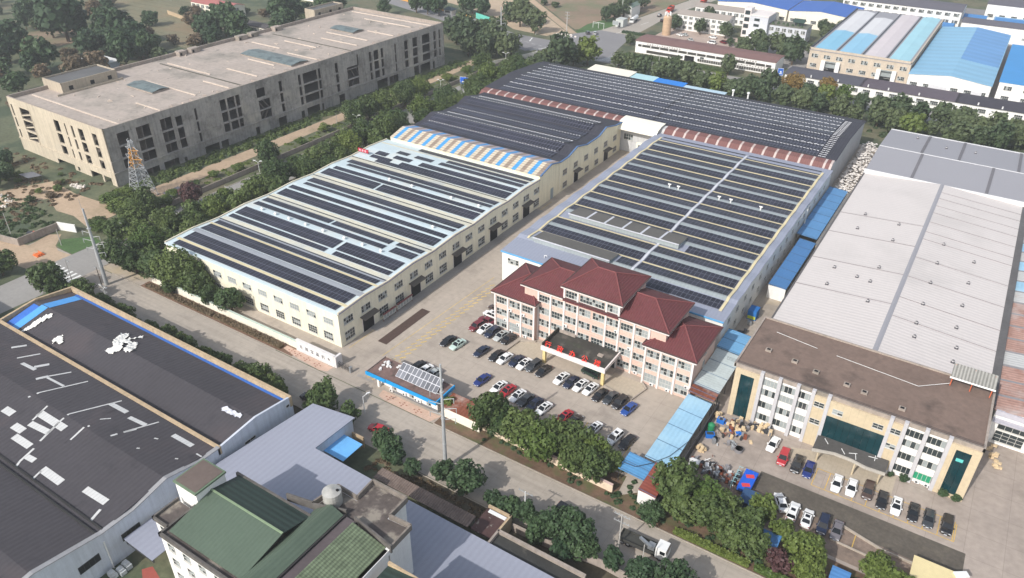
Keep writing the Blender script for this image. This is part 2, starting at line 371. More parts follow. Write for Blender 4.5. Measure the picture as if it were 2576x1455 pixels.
sheet('tan_field',[(-319.5,430.3),(-289,451.4),(-274.6,450),(-218,398),(-222,383),(-245.8,385.5),(-266.2,400.5),(-292,412.6),(-420,452),(-420,600),(-330,600)],.004,tan_m)
sheet('dirt_path',[(-380,620),(-280.6,457.3),(-213.8,394.7),(-210,397.3),(-276,459.6),(-374,622)],.010,dirt)
sheet('brown_field',[(-370,620),(-276,460.6),(-216,405),(-206,415),(-198,455),(-180,640),(-300,700)],.004,brown_f)
sheet('verge_grass',[(-213,396),(-216,420),(-211,446),(-199,436),(-202,412),(-204,398)],.008,grass_m)
sheet('crop_field',[(-620,290),(-470,270),(-442,276),(-365,252),(-384,300),(-440,330),(-470,470),(-620,470)],.004,crop)
sheet('fallow_field',[(-470,214),(-425,214),(-424,228),(-439,247),(-460,240)],.004,brown_f)
sheet('dirt_clearing',[(-270,103),(-258,98),(-250,111),(-239.4,107.4),(-231.5,108.3),(-221,106.2),(-221.6,119.8),(-226,122.5),(-232,119),(-246,118),(-262,119.5)],.006,dirt)
sheet('dirt_track',[(-229.5,119),(-222,119),(-221.8,240),(-223,326),(-229,326),(-228,240)],.008,dirt)
sheet('roadside_lot',[(-236,86.5),(-224.4,90.2),(-226.1,97.2),(-223.1,99.2),(-217.9,94.3),(-214.3,93),(-209.1,93.6),(-209.1,82.6),(-236,80)],.014,dirt)
sheet('roadside_lawn',[(-217.9,94.6),(-220,97.6),(-214.2,103.7),(-209.2,103),(-209.2,94.2),(-213,94)],.010,grass_m)
sheet('tree_belt',[(-195.2,97.4),(-179.5,97.4),(-179.5,322),(-195.2,322)],.016,mat('belt_soil',(92,88,66),var=.25,ns=.2,fine=.25,fs=1.2,stain=(((78,96,60),.15,.48,.6,.8),)))
sheet('north_tree_belt',[(-194,310),(70,310),(70,351),(-180,353)],.010,veg)
sheet('front_planting',[(-178,94.2),(-121,94.2),(-121,97),(-178,97)],.012,soil)
sheet('street_planting',[(-79,94.2),(10,94.2),(10,104),(-30,104.5),(-38,97),(-38.5,102.5),(-70,102),(-70,98),(-79,97)],.012,mat('planting_soil',(106,86,70),var=.25,ns=.3,fine=.25,fs=1.6,stain=(((80,92,56),.2,.5,.62,.8),)))
sheet('south_planting',[(-190,79),(-103,79),(-103,82.2),(-190,82.6)],.010,mat('south_soil',(84,78,64),var=.25,ns=.2,fine=.25))
sheet('south_planting_east',[(-73,76),(40,76),(40,80.6),(-73,81.3)],.010,MATS['south_soil'])
sheet('tarmac_strip',[(-17,118.2),(19,118.2),(19,111.2),(-17,113)],.012,tarmac)
sheet('scrap_ground',[(-30,108),(-15,105),(19,104.8),(19,111.2),(-17,113),(-30,113.5)],.008,mat('scrap_soil',(134,118,106),var=.2,ns=.2,fine=.2,stain=(((92,82,74),.2,.5,.66,.7),)))
sheet('gate_pavers_west',[(-125,95.4),(-119,94.4),(-112,93.9),(-110,94.6),(-109.8,96.4),(-125,96.6)],.05,paver)
sheet('gate_pavers_east',[(-95,96.6),(-94.6,94.6),(-92.5,94.0),(-80,93.9),(-79,96.5)],.05,paver)
sheet('steel_weighbridge',[(-108.2,109.9),(-105.5,109.9),(-105.4,127),(-108.1,127)],.03,mat('weighbridge_plate',(82,66,60),rough=.7,var=.12,fine=.15))
sheet('admin_ramp_west',[(-80,123.6),(-70.6,124.4),(-70.6,130.4),(-76,130.4),(-79.2,128.4)],.05,mat('ramp_paving',(178,166,148),var=.1,fine=.1,joint=(.8,0,.06,.1,0,0)))
sheet('admin_ramp_east',[(-54.8,124.6),(-47.6,123.7),(-46.4,128.6),(-48.4,130.2),(-54.8,130.3)],.05,MATS['ramp_paving'])
sheet('canopy_floor',[(-70.5,124.6),(-55,124.6),(-55,132),(-70.5,132)],.06,mat('porch_paving',(176,164,150),var=.08,fine=.1))
sheet('office_forecourt',[(-14.5,125),(5.5,125.4),(5.5,131),(-6,131),(-14,128)],.05,MATS['ramp_paving'])
# kerbs
k=M()
for (x0,x1) in ((-190,-126),(-79,88)): k.box(x0,93.85,0,x1,94.05,.14)
k.box(-190,82.2,0,-104,82.4,.14); k.box(-74,81.1,0,88,81.3,.14)
for y0,y1 in ((95,343),): k.box(-195.6,y0,0,-195.35,y1,.14); k.box(-209.2,y0+26,0,-208.95,y1,.14)
struct('kerbs',k,kerb_m)
# painted markings
pm=M()
def mark(p,q,w,z=.018,m=0):
    p=Vector((*p,z)); q=Vector((*q,z)); d=(q-p).normalized(); n=Vector((-d.y,d.x,0))*w/2; pm.face([p-n,q-n,q+n,p+n],m)
mark((-112.,104),(-112.,200),.18,m=1); mark((-103.4,106),(-101.2,150),.2,m=1)
for i in range(26): mark((-99.6+.05*i,98+1.9*i),(-98.7+.05*i,99.2+1.9*i),.5,m=1)
for i in range(26): mark((-101.0+.05*i,98+1.9*i),(-100.2+.05*i,99.3+1.9*i),.4,m=1)
for i in range(11): mark((-7.9+2.45*i,120),(-7.9+2.45*i,125),.14,m=2)
mark((-8,125.0),(14.6,125.0),.14,m=2); mark((-8,119.9),(16.9,119.9),.14,m=2); mark((16.9,119.9),(16.9,124.6),.12,m=2)
mark((2,108.3),(2,112),.14,m=2); mark((6,108),(6,111),.14,m=2)
for x in (-66,-52,-41.5): mark((x,106),(x,112),.14,m=2)
for i in range(36): mark((-202.3,100+7*i),(-202.3,103.5+7*i),.16,.020,0)
for i in range(7): mark((-207.6+1.9*i,84.6),(-207.6+1.9*i,88.6),.8,.020,0)
for i in range(9): mark((-207.5+1.4*i,347),(-207.5+1.4*i,351),.6,.022,0)
for i in range(8): mark((-176+.4*i,356+1.5*i),(-170+.4*i,357+1.5*i),.5,.022,0)
for i in range(6): mark((-236+5*i,368.5-1.2*i),(-233+5*i,367.8-1.2*i),.2,.020,0)
mark((-214,352),(-207,366),.5,.022,0); mark((-330,398),(-250,372),.2,.02,0); mark((-226.5,375),(-224,368),.6,.022,0)
for i in range(5): mark((-192+3*i,410+26*i),(-191+3*i,420+26*i),.25,.020,0)
pmo=struct('road_markings',pm,[white_p,fade_y,yellow_p])
# paving accent tiles by the gate
pt=M()
for cx,cy in ((-122.5,95.7),(-120.2,95.4),(-117.2,95.3),(-113.6,95.1),(-92,95.3),(-88.2,95.2),(-84.2,95.2)):
    for dx,dy in ((-.5,0),(0,.4),(0,0),(0,-.4),(.5,.1)): pt.box(cx+dx*1.7-.22,cy+dy*1.4-.13,.05,cx+dx*1.7+.22,cy+dy*1.4+.13,.056)
struct('paving_tiles',pt,mat('brown_tiles',(150,100,86),var=.1))
# ================================================================== LEFT FACTORY HALL
def lerp_prof(knots):
    def f(y):
        for (a,za),(b,zb) in zip(knots,knots[1:]):
            if a<=y<=b: return za+(zb-za)*(y-a)/(b-a)
        return knots[0][1] if y<knots[0][0] else knots[-1][1]
    return f
def sub_prof(knots,f,y0,y1,dz):
    ys=[y0]+[y for y,_ in knots if y0+.01<y<y1-.01]+[y1]; return [(y,f(y)+dz) for y in ys]
lk=[(103.2,9.6),(112.2,9.98),(120.8,9.5),(130.4,9.98),(139.2,9.5),(149,9.98),(157.6,9.5),(167,9.98),(175.6,9.5),(184.6,9.98),(194.,9.6)]
lz=lerp_prof(lk); LX0,LX1=-176.1,-113.5; o3=(-145,148,0)
lf=thing('factory_hall','cream two storey factory hall with solar panels on a pale blue roof beside the avenue','factory',o3)
a=M(); a.extx([(103.2,0)]+[(y,z-.15) for y,z in lk]+[(194.,0)],LX0,LX1); 
wl=a.build('wall',[mat('cream_wall_front',(232,226,204),var=.05,ns=.1,fine=.05,streak=.14)],lf,o3)
a=M(); a.slabx([(102.9,9.55)]+lk,LX0-.15,LX1+.0,.14); a.build('roof',lf_roof,lf,o3)
a=M()
for y0,y1,mi in ((111.3,113.1,1),(117.1,117.9,2),(106.2,107.1,2),(119.8,121.2,1),(121.2,122.7,0),(137.8,140.8,0),(155.8,159.3,0),(173.4,176.2,0),(190.2,191,0)):
    a.slabx(sub_prof(lk,lz,y0,y1,.05),LX0+.6,LX1-.4,.04,mi)
for yv in (120.9,139.3,157.7,175.7): a.slabx(sub_prof(lk,lz,yv-.18,yv+.18,.09),LX0+.3,LX1-.3,.04,3)
a.build('roof_strip',[lf_cream,grey_roof,walk_y,dsteel],lf,o3)
mcc=mat('cream_coping',(216,206,184),var=.06,fine=.08); a=M(); a.slabx([(y,z+.38) for y,z in lk],LX1-.05,LX1+.3,.5,0); a.build('parapet',mcc,lf,o3); a=M(); a.slabx([(y,z+.30) for y,z in lk],LX0-.35,LX0,.45,0); a.build('parapet',mcc,lf,o3)
a=M(); a.slabx([(y,z+.12) for y,z in lk],LX1+.302,LX1+.5,.16,0); a.build('gutter',mat('violet_gutter',(128,124,138),var=.1),lf,o3)
def arr(par,off,knots,f,x0,x1,y0,y1,m=None,dz=.16):
    a=M(); a.slabx(sub_prof(knots,f,y0,y1,dz),x0,x1,.06,0,1,True); return a.build('solar_array',[m or pan,dsteel],par,off)
XA,XB=-174.6,-115
for x0,x1,y0,y1 in ((XA+.6,XB,104,106.1),(XA+.6,XB,107.2,111.2),(XA,XB,113.3,117),(XA,XB,118,119.9),
    (XA,-137.2,122.9,124.7),(XA,-136.4,125.3,129.6),(-134.4,XB,122.9,124.7),(-135.2,XB,125.3,129.6),
    (XA,-125,132.1,134.2),(XA,-147.5,135.3,137.7),(-146.6,-125.4,135.3,137.7),(-122.6,XB,131.9,135),(-123.6,XB,135.9,137.8),
    (XA,XB,141.1,145),(XA,XB,145.9,147.8),(XA+2,XB,150.2,151.8),(XA+1,XB,152.7,155.7),
    (XA,-152.5,159.6,163.6),(-151.6,XB,159.6,163.6),(XA+1,XB,164.2,166),(XA+3,XB,168.3,170),(XA+1,XB,170.7,173.3),
    (XA+8,XB,176.4,178.3),(XA+4,-162,178.4,180.4),(-158,XB,178.4,180.4),(XA+4,-166,181,183.6),(-163,-156,181.4,183.6),(-152,XB,181,183.6),
    (XA+10,-160,185.2,187.4),(-157,-150,185.2,187.4),(-147,XB,185.2,187.4),(-146,XB,188.2,190.1),(-160,XB,191.2,193.3)):
    arr(lf,o3,lk,lz,x0,x1,y0,y1)
# ridge ventilators
def vent_mesh(s=1.,cowl=False):
    a=M(); a.tube((0,0,0),(0,0,.5*s),.28*s,n=8); a.tube((0,0,.5*s),(0,0,.62*s),.5*s,.45*s,n=10); a.tube((0,0,.62*s),(0,0,.9*s),.45*s,.08*s,n=10)
    o=a.build('roof_ventilator',white_s); d=o.data; bpy.data.objects.remove(o); return d
VM=vent_mesh(1.)
for x in (-169,-163.5,-158,-151.5,-144.8,-137,-130.4,-124): put(VM,'roof_ventilator',lf,(x,130.6,9.95),0,o3)
for x in (-152,-143,-128,-118): put(VM,'roof_ventilator',lf,(x,167,9.95),0,o3)
for x in (-121,): put(VM,'roof_ventilator',lf,(x,149,9.95),0,o3)
W1=[win_mesh(3.1,1.75,4,2,s,.3) for s in (1,2,3)]; W2=[win_mesh(3.2,2.4,4,3,s,.12) for s in (4,5,6)]
WF=[win_mesh(3.,1.6,4,2,s,.75) for s in (7,8)]
WG=[win_mesh(2.9,2.1,4,3,s,.1) for s in (9,10)]
yw=106.3; i=0
while yw<193:
    put(W1[i%3],'window',lf,(LX1,yw,5.6),EAST,o3)
    c=(yw-112.6)%18.4
    if not (c<1 or c>17.4): put(W2[i%3],'window',lf,(LX1,yw,1.1),EAST,o3)
    yw+=6.15; i+=1
for q in range(11):
    x=-116.9-5.6*q; put(WF[q%2],'window',lf,(x,103.2,5.7),0,o3); put(WG[q%2],'window',lf,(x-.2 if q else x-.6,103.2,1.0),0,o3)
def roller(par,off,x,y,w,h,rot,canopy=True,open_=True):
    a=M(); a.box(-w/2,-.06,0,w/2,.02,h,0); a.box(-w/2-.15,-.10,0,-w/2,.02,h+.15,1); a.box(w/2,-.10,0,w/2+.15,.02,h+.15,1); a.box(-w/2,-.10,h,w/2,.02,h+.15,1)
    d=a.build('door',[dark_in if open_ else door_m,trim_w],par); d.location=(x-off[0],y-off[1],0); d.rotation_euler=(0,0,rot)
    if canopy:
        a=M(); a.slabx([(-1.7,h+.55),(0,h+.85)],-w/2-.7,w/2+.7,.12); a.bar((-w/2,-1.5,h+.5),(-w/2,0,h+.2),.06,.06); a.bar((w/2,-1.5,h+.5),(w/2,0,h+.2),.06,.06)
        c=a.build('door_canopy',[mat('canopy_felt',(96,90,84),var=.12)],par); c.location=d.location; c.rotation_euler=(0,0,rot)
for yd in (112.8,131.3,149.9,168,186.3): roller(lf,o3,LX1,yd,3.9,3.9,EAST)
a=M(); a.box(-113.5,113,-.01,-110.9,192.5,.05); struct('wall_shade_strip',a,mat('shade_strip_grey',(146,142,138),var=.1,fine=.1))  # grey strip paints the shadow of the hall wall onto the yard
# red sign and letters on the roof edge
a=M(); a.box(-176,179,10.3,-171.5,179.25,11.5); sg=a.build('roof_sign',mat('red_sign',(176,52,66),var=.15)); tag(sg,'small red sign with pale shapes on the pale blue roof edge by the avenue','sign')
for x in (-175.1,-173.9,-172.7): a=M(); a.tube((x,178.98,10.95),(x,178.94,10.95),.38,n=10); a.box(x-.12,178.9,10.5,x+.12,178.98,11.1); a.build('sign_shape',mat('pale_pink',(226,170,180)),sg)
# notice boards along the wall
for i,(y0,y1) in enumerate(((117,121.6),(122.4,128.2))):
    a=M(); a.box(-112.4,y0,.6,-112.25,y1,2.1,0); a.box(-112.5,y0-.1,2.1,-112.0,y1+.1,2.25,1)
    for yy in (y0,(y0+y1)/2,y1): a.box(-112.42,yy-.05,0,-112.3,yy+.05,.6,1)
    n=int((y1-y0)/1.1)
    for q in range(n): a.box(-112.25,y0+.15+q*1.1,.8,-112.23,y0+.95+q*1.1,1.9,2)
    t=a.build('notice_board',[frame_m,red_ridge,lit_pale]); tag(t,('near' if i==0 else 'far')+' notice board with pale posters standing along the cream factory wall','notice board')

# ================================================================== MIDDLE HALL
mk=[(194.0,11.0),(200.7,12.7),(206.5,11.3),(211.9,11.4),(217.9,13.),(225.,11.4),(234.,11.5),(239.3,13.2),(247.4,11.4),(252.6,11.1)]
mz=lerp_prof(mk); o4=(-145,224,0)
mh=thing('factory_hall','tall cream hall with blue striped front roof, behind the pale blue roof','factory',o4)
a=M(); a.extx([(194.,0)]+[(y,z-.12) for y,z in mk]+[(252.6,0)],-174.5,-113.3); a.build('wall',cream,mh,o4)
a=M(); a.slabx(mk[2:],-174.9,-112.9,.14); a.build('roof',charcoal,mh,o4)
a=M(); nS=40; w=61.2/nS
for i in range(nS):
    x0=-174.4+i*w; q=i%4
    a.slabx([(193.75,11.0),(200.7,12.72)],x0,x0+w,.13,[0,1,0,3][q] if True else 0)
    a.slabx([(200.7,12.72),(206.9,11.25)],x0,x0+w,.13,[2,1,2,3][q])
a.build('striped_roof',[str_cream,str_blue,mat('striped_roof_mauve',(172,164,172),rough=.7,var=.14,ns=.2,fine=.1),mat('striped_roof_brown',(150,134,120),rough=.7,var=.2,ns=.3,fine=.15,rib=(1,1.15,.4,.12))],mh,o4)
a=M(); a.slabx([(y,z+.12) for y,z in mk],-113.3,-112.75,.3,0); a.build('verge_trim',mat('blue_verge',(84,112,150),var=.1),mh,o4)
for y0,y1 in ((208.2,212.4),(213.2,217.6),(219.,223.4),(226,229.8),(230.6,234.4),(235.4,239.),(240.4,244.2)):
    arr(mh,o4,mk,mz,-172.5,-117.5,y0,y1,pan2,.2)
def edge_glints(par,off,f,x0,x1,ys,step,dz=.14,w=.55,name='panel_edge_glints'):  # pale dashes stand for light reflected off the panel edges
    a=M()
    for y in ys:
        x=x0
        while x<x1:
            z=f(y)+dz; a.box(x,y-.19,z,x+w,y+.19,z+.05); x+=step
    o=a.build(name,mat('pale_edge_glint',(214,214,216),var=.05,fine=0),par,off); o['kind']='stuff'; return o
edge_glints(mh,o4,mz,-172,-118,(212.8,218.3,224.2,224.9,230.2,239.7,245,246),1.15)
W3=[win_mesh(2.7,1.9,4,2,s,.05,gm=mat('dusty_glass',(84,80,74),rough=.5,var=.2,fine=.1)) for s in (1,2)]
for q,y in enumerate((210.3,217.8,225.3,232.7,240.2,247.6)): put(W3[q%2],'window',mh,(-113.3,y,5.6),EAST,o4)
for q,y in enumerate((210.6,226.3,233.6,248.2)): put(W3[q%2],'window',mh,(-113.3,y,1.0),EAST,o4)
roller(mh,o4,-113.3,218.4,3.,3.8,EAST); roller(mh,o4,-113.3,241,3.4,3.6,EAST,open_=False)
a=M(); a.box(-.9,-.05,0,.9,.02,3.8); d=a.build('door',mat('grey_blue_door',(150,160,164),var=.08),mh); d.location=(-113.3-o4[0],202-o4[1],0); d.rotation_euler=(0,0,EAST)
a=M(); a.tube((-113.1,206.6,0),(-113.1,206.6,11),.09); a.tube((-113.1,252,0),(-113.1,252,11),.12); a.build('drainpipe',warm_w,mh,o4)

# ================================================================== REAR HALL
rk=[(253.2,9.2),(255.2,10.9),(258,11.2),(278,12.6),(300,11.4),(306,10.6)]
rz=lerp_prof(rk); o5=(-108,280,0); RX0,RX1=-178,-38.3
rh=thing('factory_hall','widest dark solar roofed hall across the yard end, with brown strip along its front','factory',o5)
a=M(); a.extx([(253.2,0),(253.2,9.),(255.2,10.7),(258,11.),(278,12.4),(300,11.2),(306,10.4),(306,0)],RX0,RX1); a.build('wall',[mat('grey_gable',(196,196,196),var=.06,streak=.15)],rh,o5)
a=M(); a.slabx(rk[2:],RX0-.4,RX1+.4,.15); a.build('roof',charcoal,rh,o5)
x=RX0; em=[M(),M()]
while x<RX1-.5:
    x2=min(x+4.05,RX1); 
    if -114.5<x<-98.5: x=x2; continue
    a=em[0] if x<-106 else em[1]
    a.slabx([(253.0,9.25),(255.2,10.95),(258.1,11.28)],x,x2-.75,.12,0); a.slabx([(253.0,9.22),(255.2,10.93),(258.1,11.26)],x2-.75,x2,.12,1); x=x2
for a in em: a.build('front_eave',[brown_roof,skyl],rh,o5)
a=M(); a.slabx([(249.8,9.4),(251.8,10.9),(254.3,11.6),(258.3,11.75)],-114.3,-98.3,.2,0); a.build('white_canopy',warm_w,rh,o5)
a=M(); a.box(-97.9,253.05,8.3,-38.4,253.35,9.3); a.box(-178,253.05,8.6,-114.4,253.35,9.3); a.build('fascia',cream,rh,o5)
ry=258.7; n=0
while ry<300:
    for x0,x1 in ((-172+.3*n,-104.2),(-103.4,-44.5)): arr(rh,o5,rk,rz,x0,x1,ry,ry+3.9,pan2,.22)
    ry+=4.6; n+=1
edge_glints(rh,o5,rz,-172,-45,[258.7+4.6*q+4.12 for q in range(9)],1.13,.22,.7)
edge_glints(rh,o5,rz,-171.6,-45,[258.7+4.6*q+4.5 for q in (1,4,6)],2.26,.22,.7)
edge_glints(rh,o5,rz,-44,-41.5,[259+1.6*q for q in range(25)],1.3,.2,1.1,'side_edge_glints')
for x in (-89.7,-83.5): 
    a=M(); a.tube((0,0,-1),(0,0,1.6),.32,n=10); a.tube((0,0,1.6),(0,0,2.1),.62,.55,n=10); o=a.build('vent_stack',white_s,rh); o.location=(x-o5[0],306.6-o5[1],11-o5[2])
for x,y in ((-27.6,350.9),): pass
# passage front: the back wall of the covered bay
W4=win_mesh(3.6,2.2,4,2,3,.05)
put(W4,'window',rh,(-110.3,253.2,4.6),0,o5)
a=M(); a.box(-2.7,-.5,0,2.7,0,4.4,0); a.box(-1.9,-.53,0,1.9,-.5,3.6,1); d=a.build('door',[warm_w,dark_in],rh); d.location=(-104-o5[0],253.2-o5[1],0)
# red banner
a=M(); a.box(-97.2,252.75,8.0,-85.0,252.9,9.2); bn=a.build('banner',mat('red_banner',(186,64,80),var=.1)); tag(bn,'red banner with pale characters hung on the eave above the right solar roof','banner')
a=M(); rg=random.Random(5)
for q in range(12):
    x=-96.6+q*.98
    for _ in range(4):
        u=rg.random()*.5; v=rg.random()*.6; a.box(x+u*.4,252.7,8.2+v,x+u*.4+.35,252.75,8.28+v)
    a.box(x+.2,252.7,8.2,x+.28,252.75,9.0)
a.build('banner_character',mat('banner_pale',(236,190,196)),bn)

# ================================================================== RIGHT HALL
gk=[(150.2,9.4)]
y=154.3
while y<252:
    gk+= [(y,9.75),(y+5.1,10.15)]; y+=10.25
gk=[(150.2,9.3),(158.,9.7)]+[(p[0],p[1]) for p in gk if 159<p[0]<251]+[(253.,9.8)]
gz=lerp_prof(gk); o6=(-68,200,0)
gh=thing('factory_hall','factory hall with yellow walkways on its solar roof, behind the pink office building','factory',o6)
a=M(); a.extx([(150.2,0)]+[(y,z-.12) for y,z in gk]+[(253.,0)],-98.7,-37.6); a.build('wall',[white_w],gh,o6)
a=M(); a.slabx([(149.9,9.28)]+gk,-99.,-37.3,.14); a.build('roof',rf_roof,gh,o6)
a=M(); a.box(-98.95,149.75,8.9,-37.4,149.9,9.35); a.build('fascia',mat('blue_fascia',(96,160,206),var=.08),gh,o6)
ylist=[164.2,174.5,184.4,194.9,205.3,215.6,226.,236.3,246.2]
a=M()
for yy in ylist: a.slabx(sub_prof(gk,gz,yy-.24,yy+.24,.2),-95.6,-40,.1,0)
a.slabx(sub_prof(gk,gz,158.6,249,.22),-96.1,-95.5,.1,0); a.slabx(sub_prof(gk,gz,153.5,249,.22),-40,-39.3,.1,0)
a.slabx(sub_prof(gk,gz,157.8,249,.26),-65.1,-64.4,.1,1)
a.build('walkway',[walk_y,walk_w],gh,o6)
a=M()
for yy in (159.2,169.4,179.5,189.7,200.1,210.4,220.8,231.2,241.2): a.slabx(sub_prof(gk,gz,yy-.85,yy+.85,.03),-95.4,-40,.04,0)
a.build('translucent_strip',rf_light,gh,o6)
edges=[153.6]+ylist+[250.5]
for q,(ya,yb) in enumerate(zip(edges,edges[1:])):
    mid=(ya+yb)/2
    for y0,y1 in ((ya+.5,mid-1.0),(mid+1.0,yb-.5)):
        for x0,x1 in ((-95.2,-65.4),(-64.2,-40.2)):
            if q==0 and x1<-60: 
                if y0<157: continue
                x0=-95.2 if y0>160.4 else -70
            if q==0 and y0<157: x0=-69.2; 
            if q==2 and y0<178 and x1<-60: continue
            if q==2 and y0<178: x0=-57.2
            if q==1 and y1>172 and x1<-60: pass
            arr(gh,o6,gk,gz,x0,x1,y0,y1)
arr(gh,o6,gk,gz,-69.2,-65.4,153.8,158.2)
def lantern(x0,x1,y0,y1,z,divs):
    a=M(); a.slabx([(y0,z+.2),(y0+.1,z+1.5)],x0,x1,.1,1); a.slabx([(y0-.1,z+1.55),(y1,z+.95)],x0-.2,x1+.2,.12,0)
    a.box(x0-.2,y0-.35,z+1.45,x1+.2,y0-.12,z+1.7,2)
    a.extx([(y0+.1,z),(y0+.1,z+1.4),(y1-.1,z+.8),(y1-.1,z)],x0,x0+.1,1); a.extx([(y0+.1,z),(y0+.1,z+1.4),(y1-.1,z+.8),(y1-.1,z)],x1-.1,x1,1)
    for i in range(1,divs): 
        x=x0+(x1-x0)*i/divs; a.slabx([(y0,z+1.58),(y1,z+.98)],x-.3,x+.3,.03,2)
    return a.build('roof_monitor',[mat('monitor_felt',(98,96,92),var=.12,fine=.1),rf_light,walk_w],gh,o6)
lantern(-92.3,-59.2,175.3,181.6,9.9,6); lantern(-93.6,-71,158,163.4,9.6,1)
for x,y in ((-76.5,210.4),(-73.6,210.4),(-60.6,210.4),(-57,210.4),(-48,210.4)):
    a=M(); a.tube((0,0,0),(0,0,1.),.2,n=8); a.tube((-.5,0,1.1),(.5,0,1.1),.22,n=8); o=a.build('roof_ventilator',white_s,gh); o.location=(x-o6[0],y-o6[1],10.1)
W5=[win_mesh(3.4,1.5,4,2,s,.5) for s in (1,2)]
put(W5[0],'window',gh,(-95.2,150.2,6.),0,o6); 
W6=win_mesh(1.6,1.2,2,2,3,.2)
for q in range(16): 
    put(W6,'window',gh,(-37.6,155+6.*q,6.3),EAST,o6); put(W6,'window',gh,(-37.6,155+6.*q,2.4),EAST,o6)
a=M(); a.tube((-87,152.5,9.4),(-87,152.5,10.2),.09); a.tube((-87,152.5,10.2),(-86.4,152.5,10.4),.09); a.tube((-86.4,152.5,10.4),(-86.2,152.5,10.),.09); a.build('vent_pipe',white_s,gh,o6)
# ================================================================== PINK OFFICE BUILDING
o7=(-62.4,138,0)
ad=thing('office_building','pink office building with stepped dark red hipped roofs and red lettered entrance canopy','office building',o7)
a=M(); a.box(-87.7,130.5,0,-76.7,145,10.5); a.box(-48.1,130.5,0,-37.2,145,10.5); a.box(-80.4,132.1,0,-44.5,145.6,14); a.box(-69.7,131.95,14,-55.7,145.8,17)
a.build('wall',pink,ad,o7)
def hip(x0,x1,y0,y1,ze,zr,inset,name='roof'):
    ym=(y0+y1)/2; a=M(); A,B,C,D=(x0,y0,ze),(x1,y0,ze),(x1,y1,ze),(x0,y1,ze); P,Q=(x0+inset,ym,zr),(x1-inset,ym,zr)
    a.face([A,B,Q,P]); a.face([C,D,P,Q]); a.face([B,C,Q]); a.face([D,A,P])
    ro=a.build(name,[red_tile],ad,o7); a=M()
    for p,q in ((A,P),(D,P),(B,Q),(C,Q),(P,Q)): a.tube(Vector(p)+Vector((0,0,.04)),Vector(q)+Vector((0,0,.04)),.17,n=5)
    a.build('ridge_tiles',red_ridge,ro,o7); a=M(); a.box(x0,y0,ze-.45,x1,y1,ze-.02); a.build('eave_board',trim_w,ro,o7); a=M()
    for p,q in ((A,B),(B,C),(C,D),(D,A)): a.bar(Vector(p)+Vector((0,0,.02)),Vector(q)+Vector((0,0,.02)),.25,.2)
    a.build('gutter',mat('dark_gutter',(82,66,64),var=.1),ro,o7); return ro
hip(-88.5,-76,129.7,145.6,10.75,13.6,6.2); hip(-48.8,-36.3,129.7,145.6,10.75,13.6,6.2)
hip(-81.3,-43.7,131.5,146.2,14.3,17.2,6.6); hip(-70.5,-55,131.5,146.6,17.4,20.4,5.6)
# bays, pilasters, windows
pil=M(); bays=[]
wing1=[-87.7,-84.0,-80.3,-76.7]; wing2=[-48.1,-44.5,-40.9,-37.2]
mid=[-76.5,-73.2,-69.6,-66.1,-58.9,-55.6,-51.9,-48.3]
for x in wing1+wing2: pil.box(x-.22,130.22,0,x+.22,130.5,10.3)
for x in mid: pil.box(x-.22,131.85,0,x+.22,132.1,13.9)
for x in (-69.6,-66.1,-58.9,-55.8): pil.box(x-.22,131.7,14,x+.22,131.95,17)
for z in (3.3,6.8): pil.box(-87.7,130.4,z-.1,-76.7,130.5,z+.1,1); pil.box(-48.1,130.4,z-.1,-37.2,130.5,z+.1,1); pil.box(-76.7,132.0,z-.1,-48.1,132.1,z+.1,1)
pil.box(-80.4,131.98,10.2,-44.5,132.1,10.45,1); pil.box(-69.7,131.2,13.85,-55.7,131.95,14.3,2)
pil.build('pilaster',[trim_w,pink,red_tile],ad,o7)
A1=[win_mesh(2.9,1.75,4,2,s,.30) for s in (11,12,13,14)]; A2=[win_mesh(2.9,2.2,4,2,s,.85) for s in (15,16)]
A3=[win_mesh(6.2,1.7,8,2,s,.35) for s in (17,18,19)]
rg=random.Random(3); acs=[]
def facade(xs,y,floors,first):
    for i,(xa,xb) in enumerate(zip(xs,xs[1:])):
        c=(xa+xb)/2; wide=(xb-xa)>5
        for fl in range(floors):
            z=[.9,4.35,7.7,11.1][fl]
            if wide:
                for dx in (-1.75,1.75): put(A1[rg.randrange(4)],'window',ad,(c+dx,y,z),0,o7)
            elif fl==0 and first: put(A2[rg.randrange(2)],'window',ad,(c,y,z),0,o7)
            else: put(A1[rg.randrange(4)],'window',ad,(c,y,z),0,o7)
            if rg.random()<.42 and fl>0: put(AC,'air_conditioner',ad,(c+rg.choice((-1.15,1.15)),y,z-1.35),0,o7)
facade(wing1,130.5,3,True); facade(wing2,130.5,3,True); facade(mid,132.1,4,False)
put(A1[0],'window',ad,(-67.8,131.95,14.75),0,o7); put(A3[0],'window',ad,(-62.5,131.95,14.75),0,o7); put(A1[2],'window',ad,(-57.4,131.95,14.75),0,o7)
for x,y,z in ((-83,130.5,.3),(-79,130.5,.3),(-45.8,130.5,.3),(-42,130.5,.3),(-50.5,132.1,.5)): put(AC,'air_conditioner',ad,(x,y,z),0,o7)
W7=win_mesh(1.3,1.5,2,2,9,.2)
for z in (1.3,4.6,7.9): put(W7,'window',ad,(-37.2,138,z),EAST,o7)
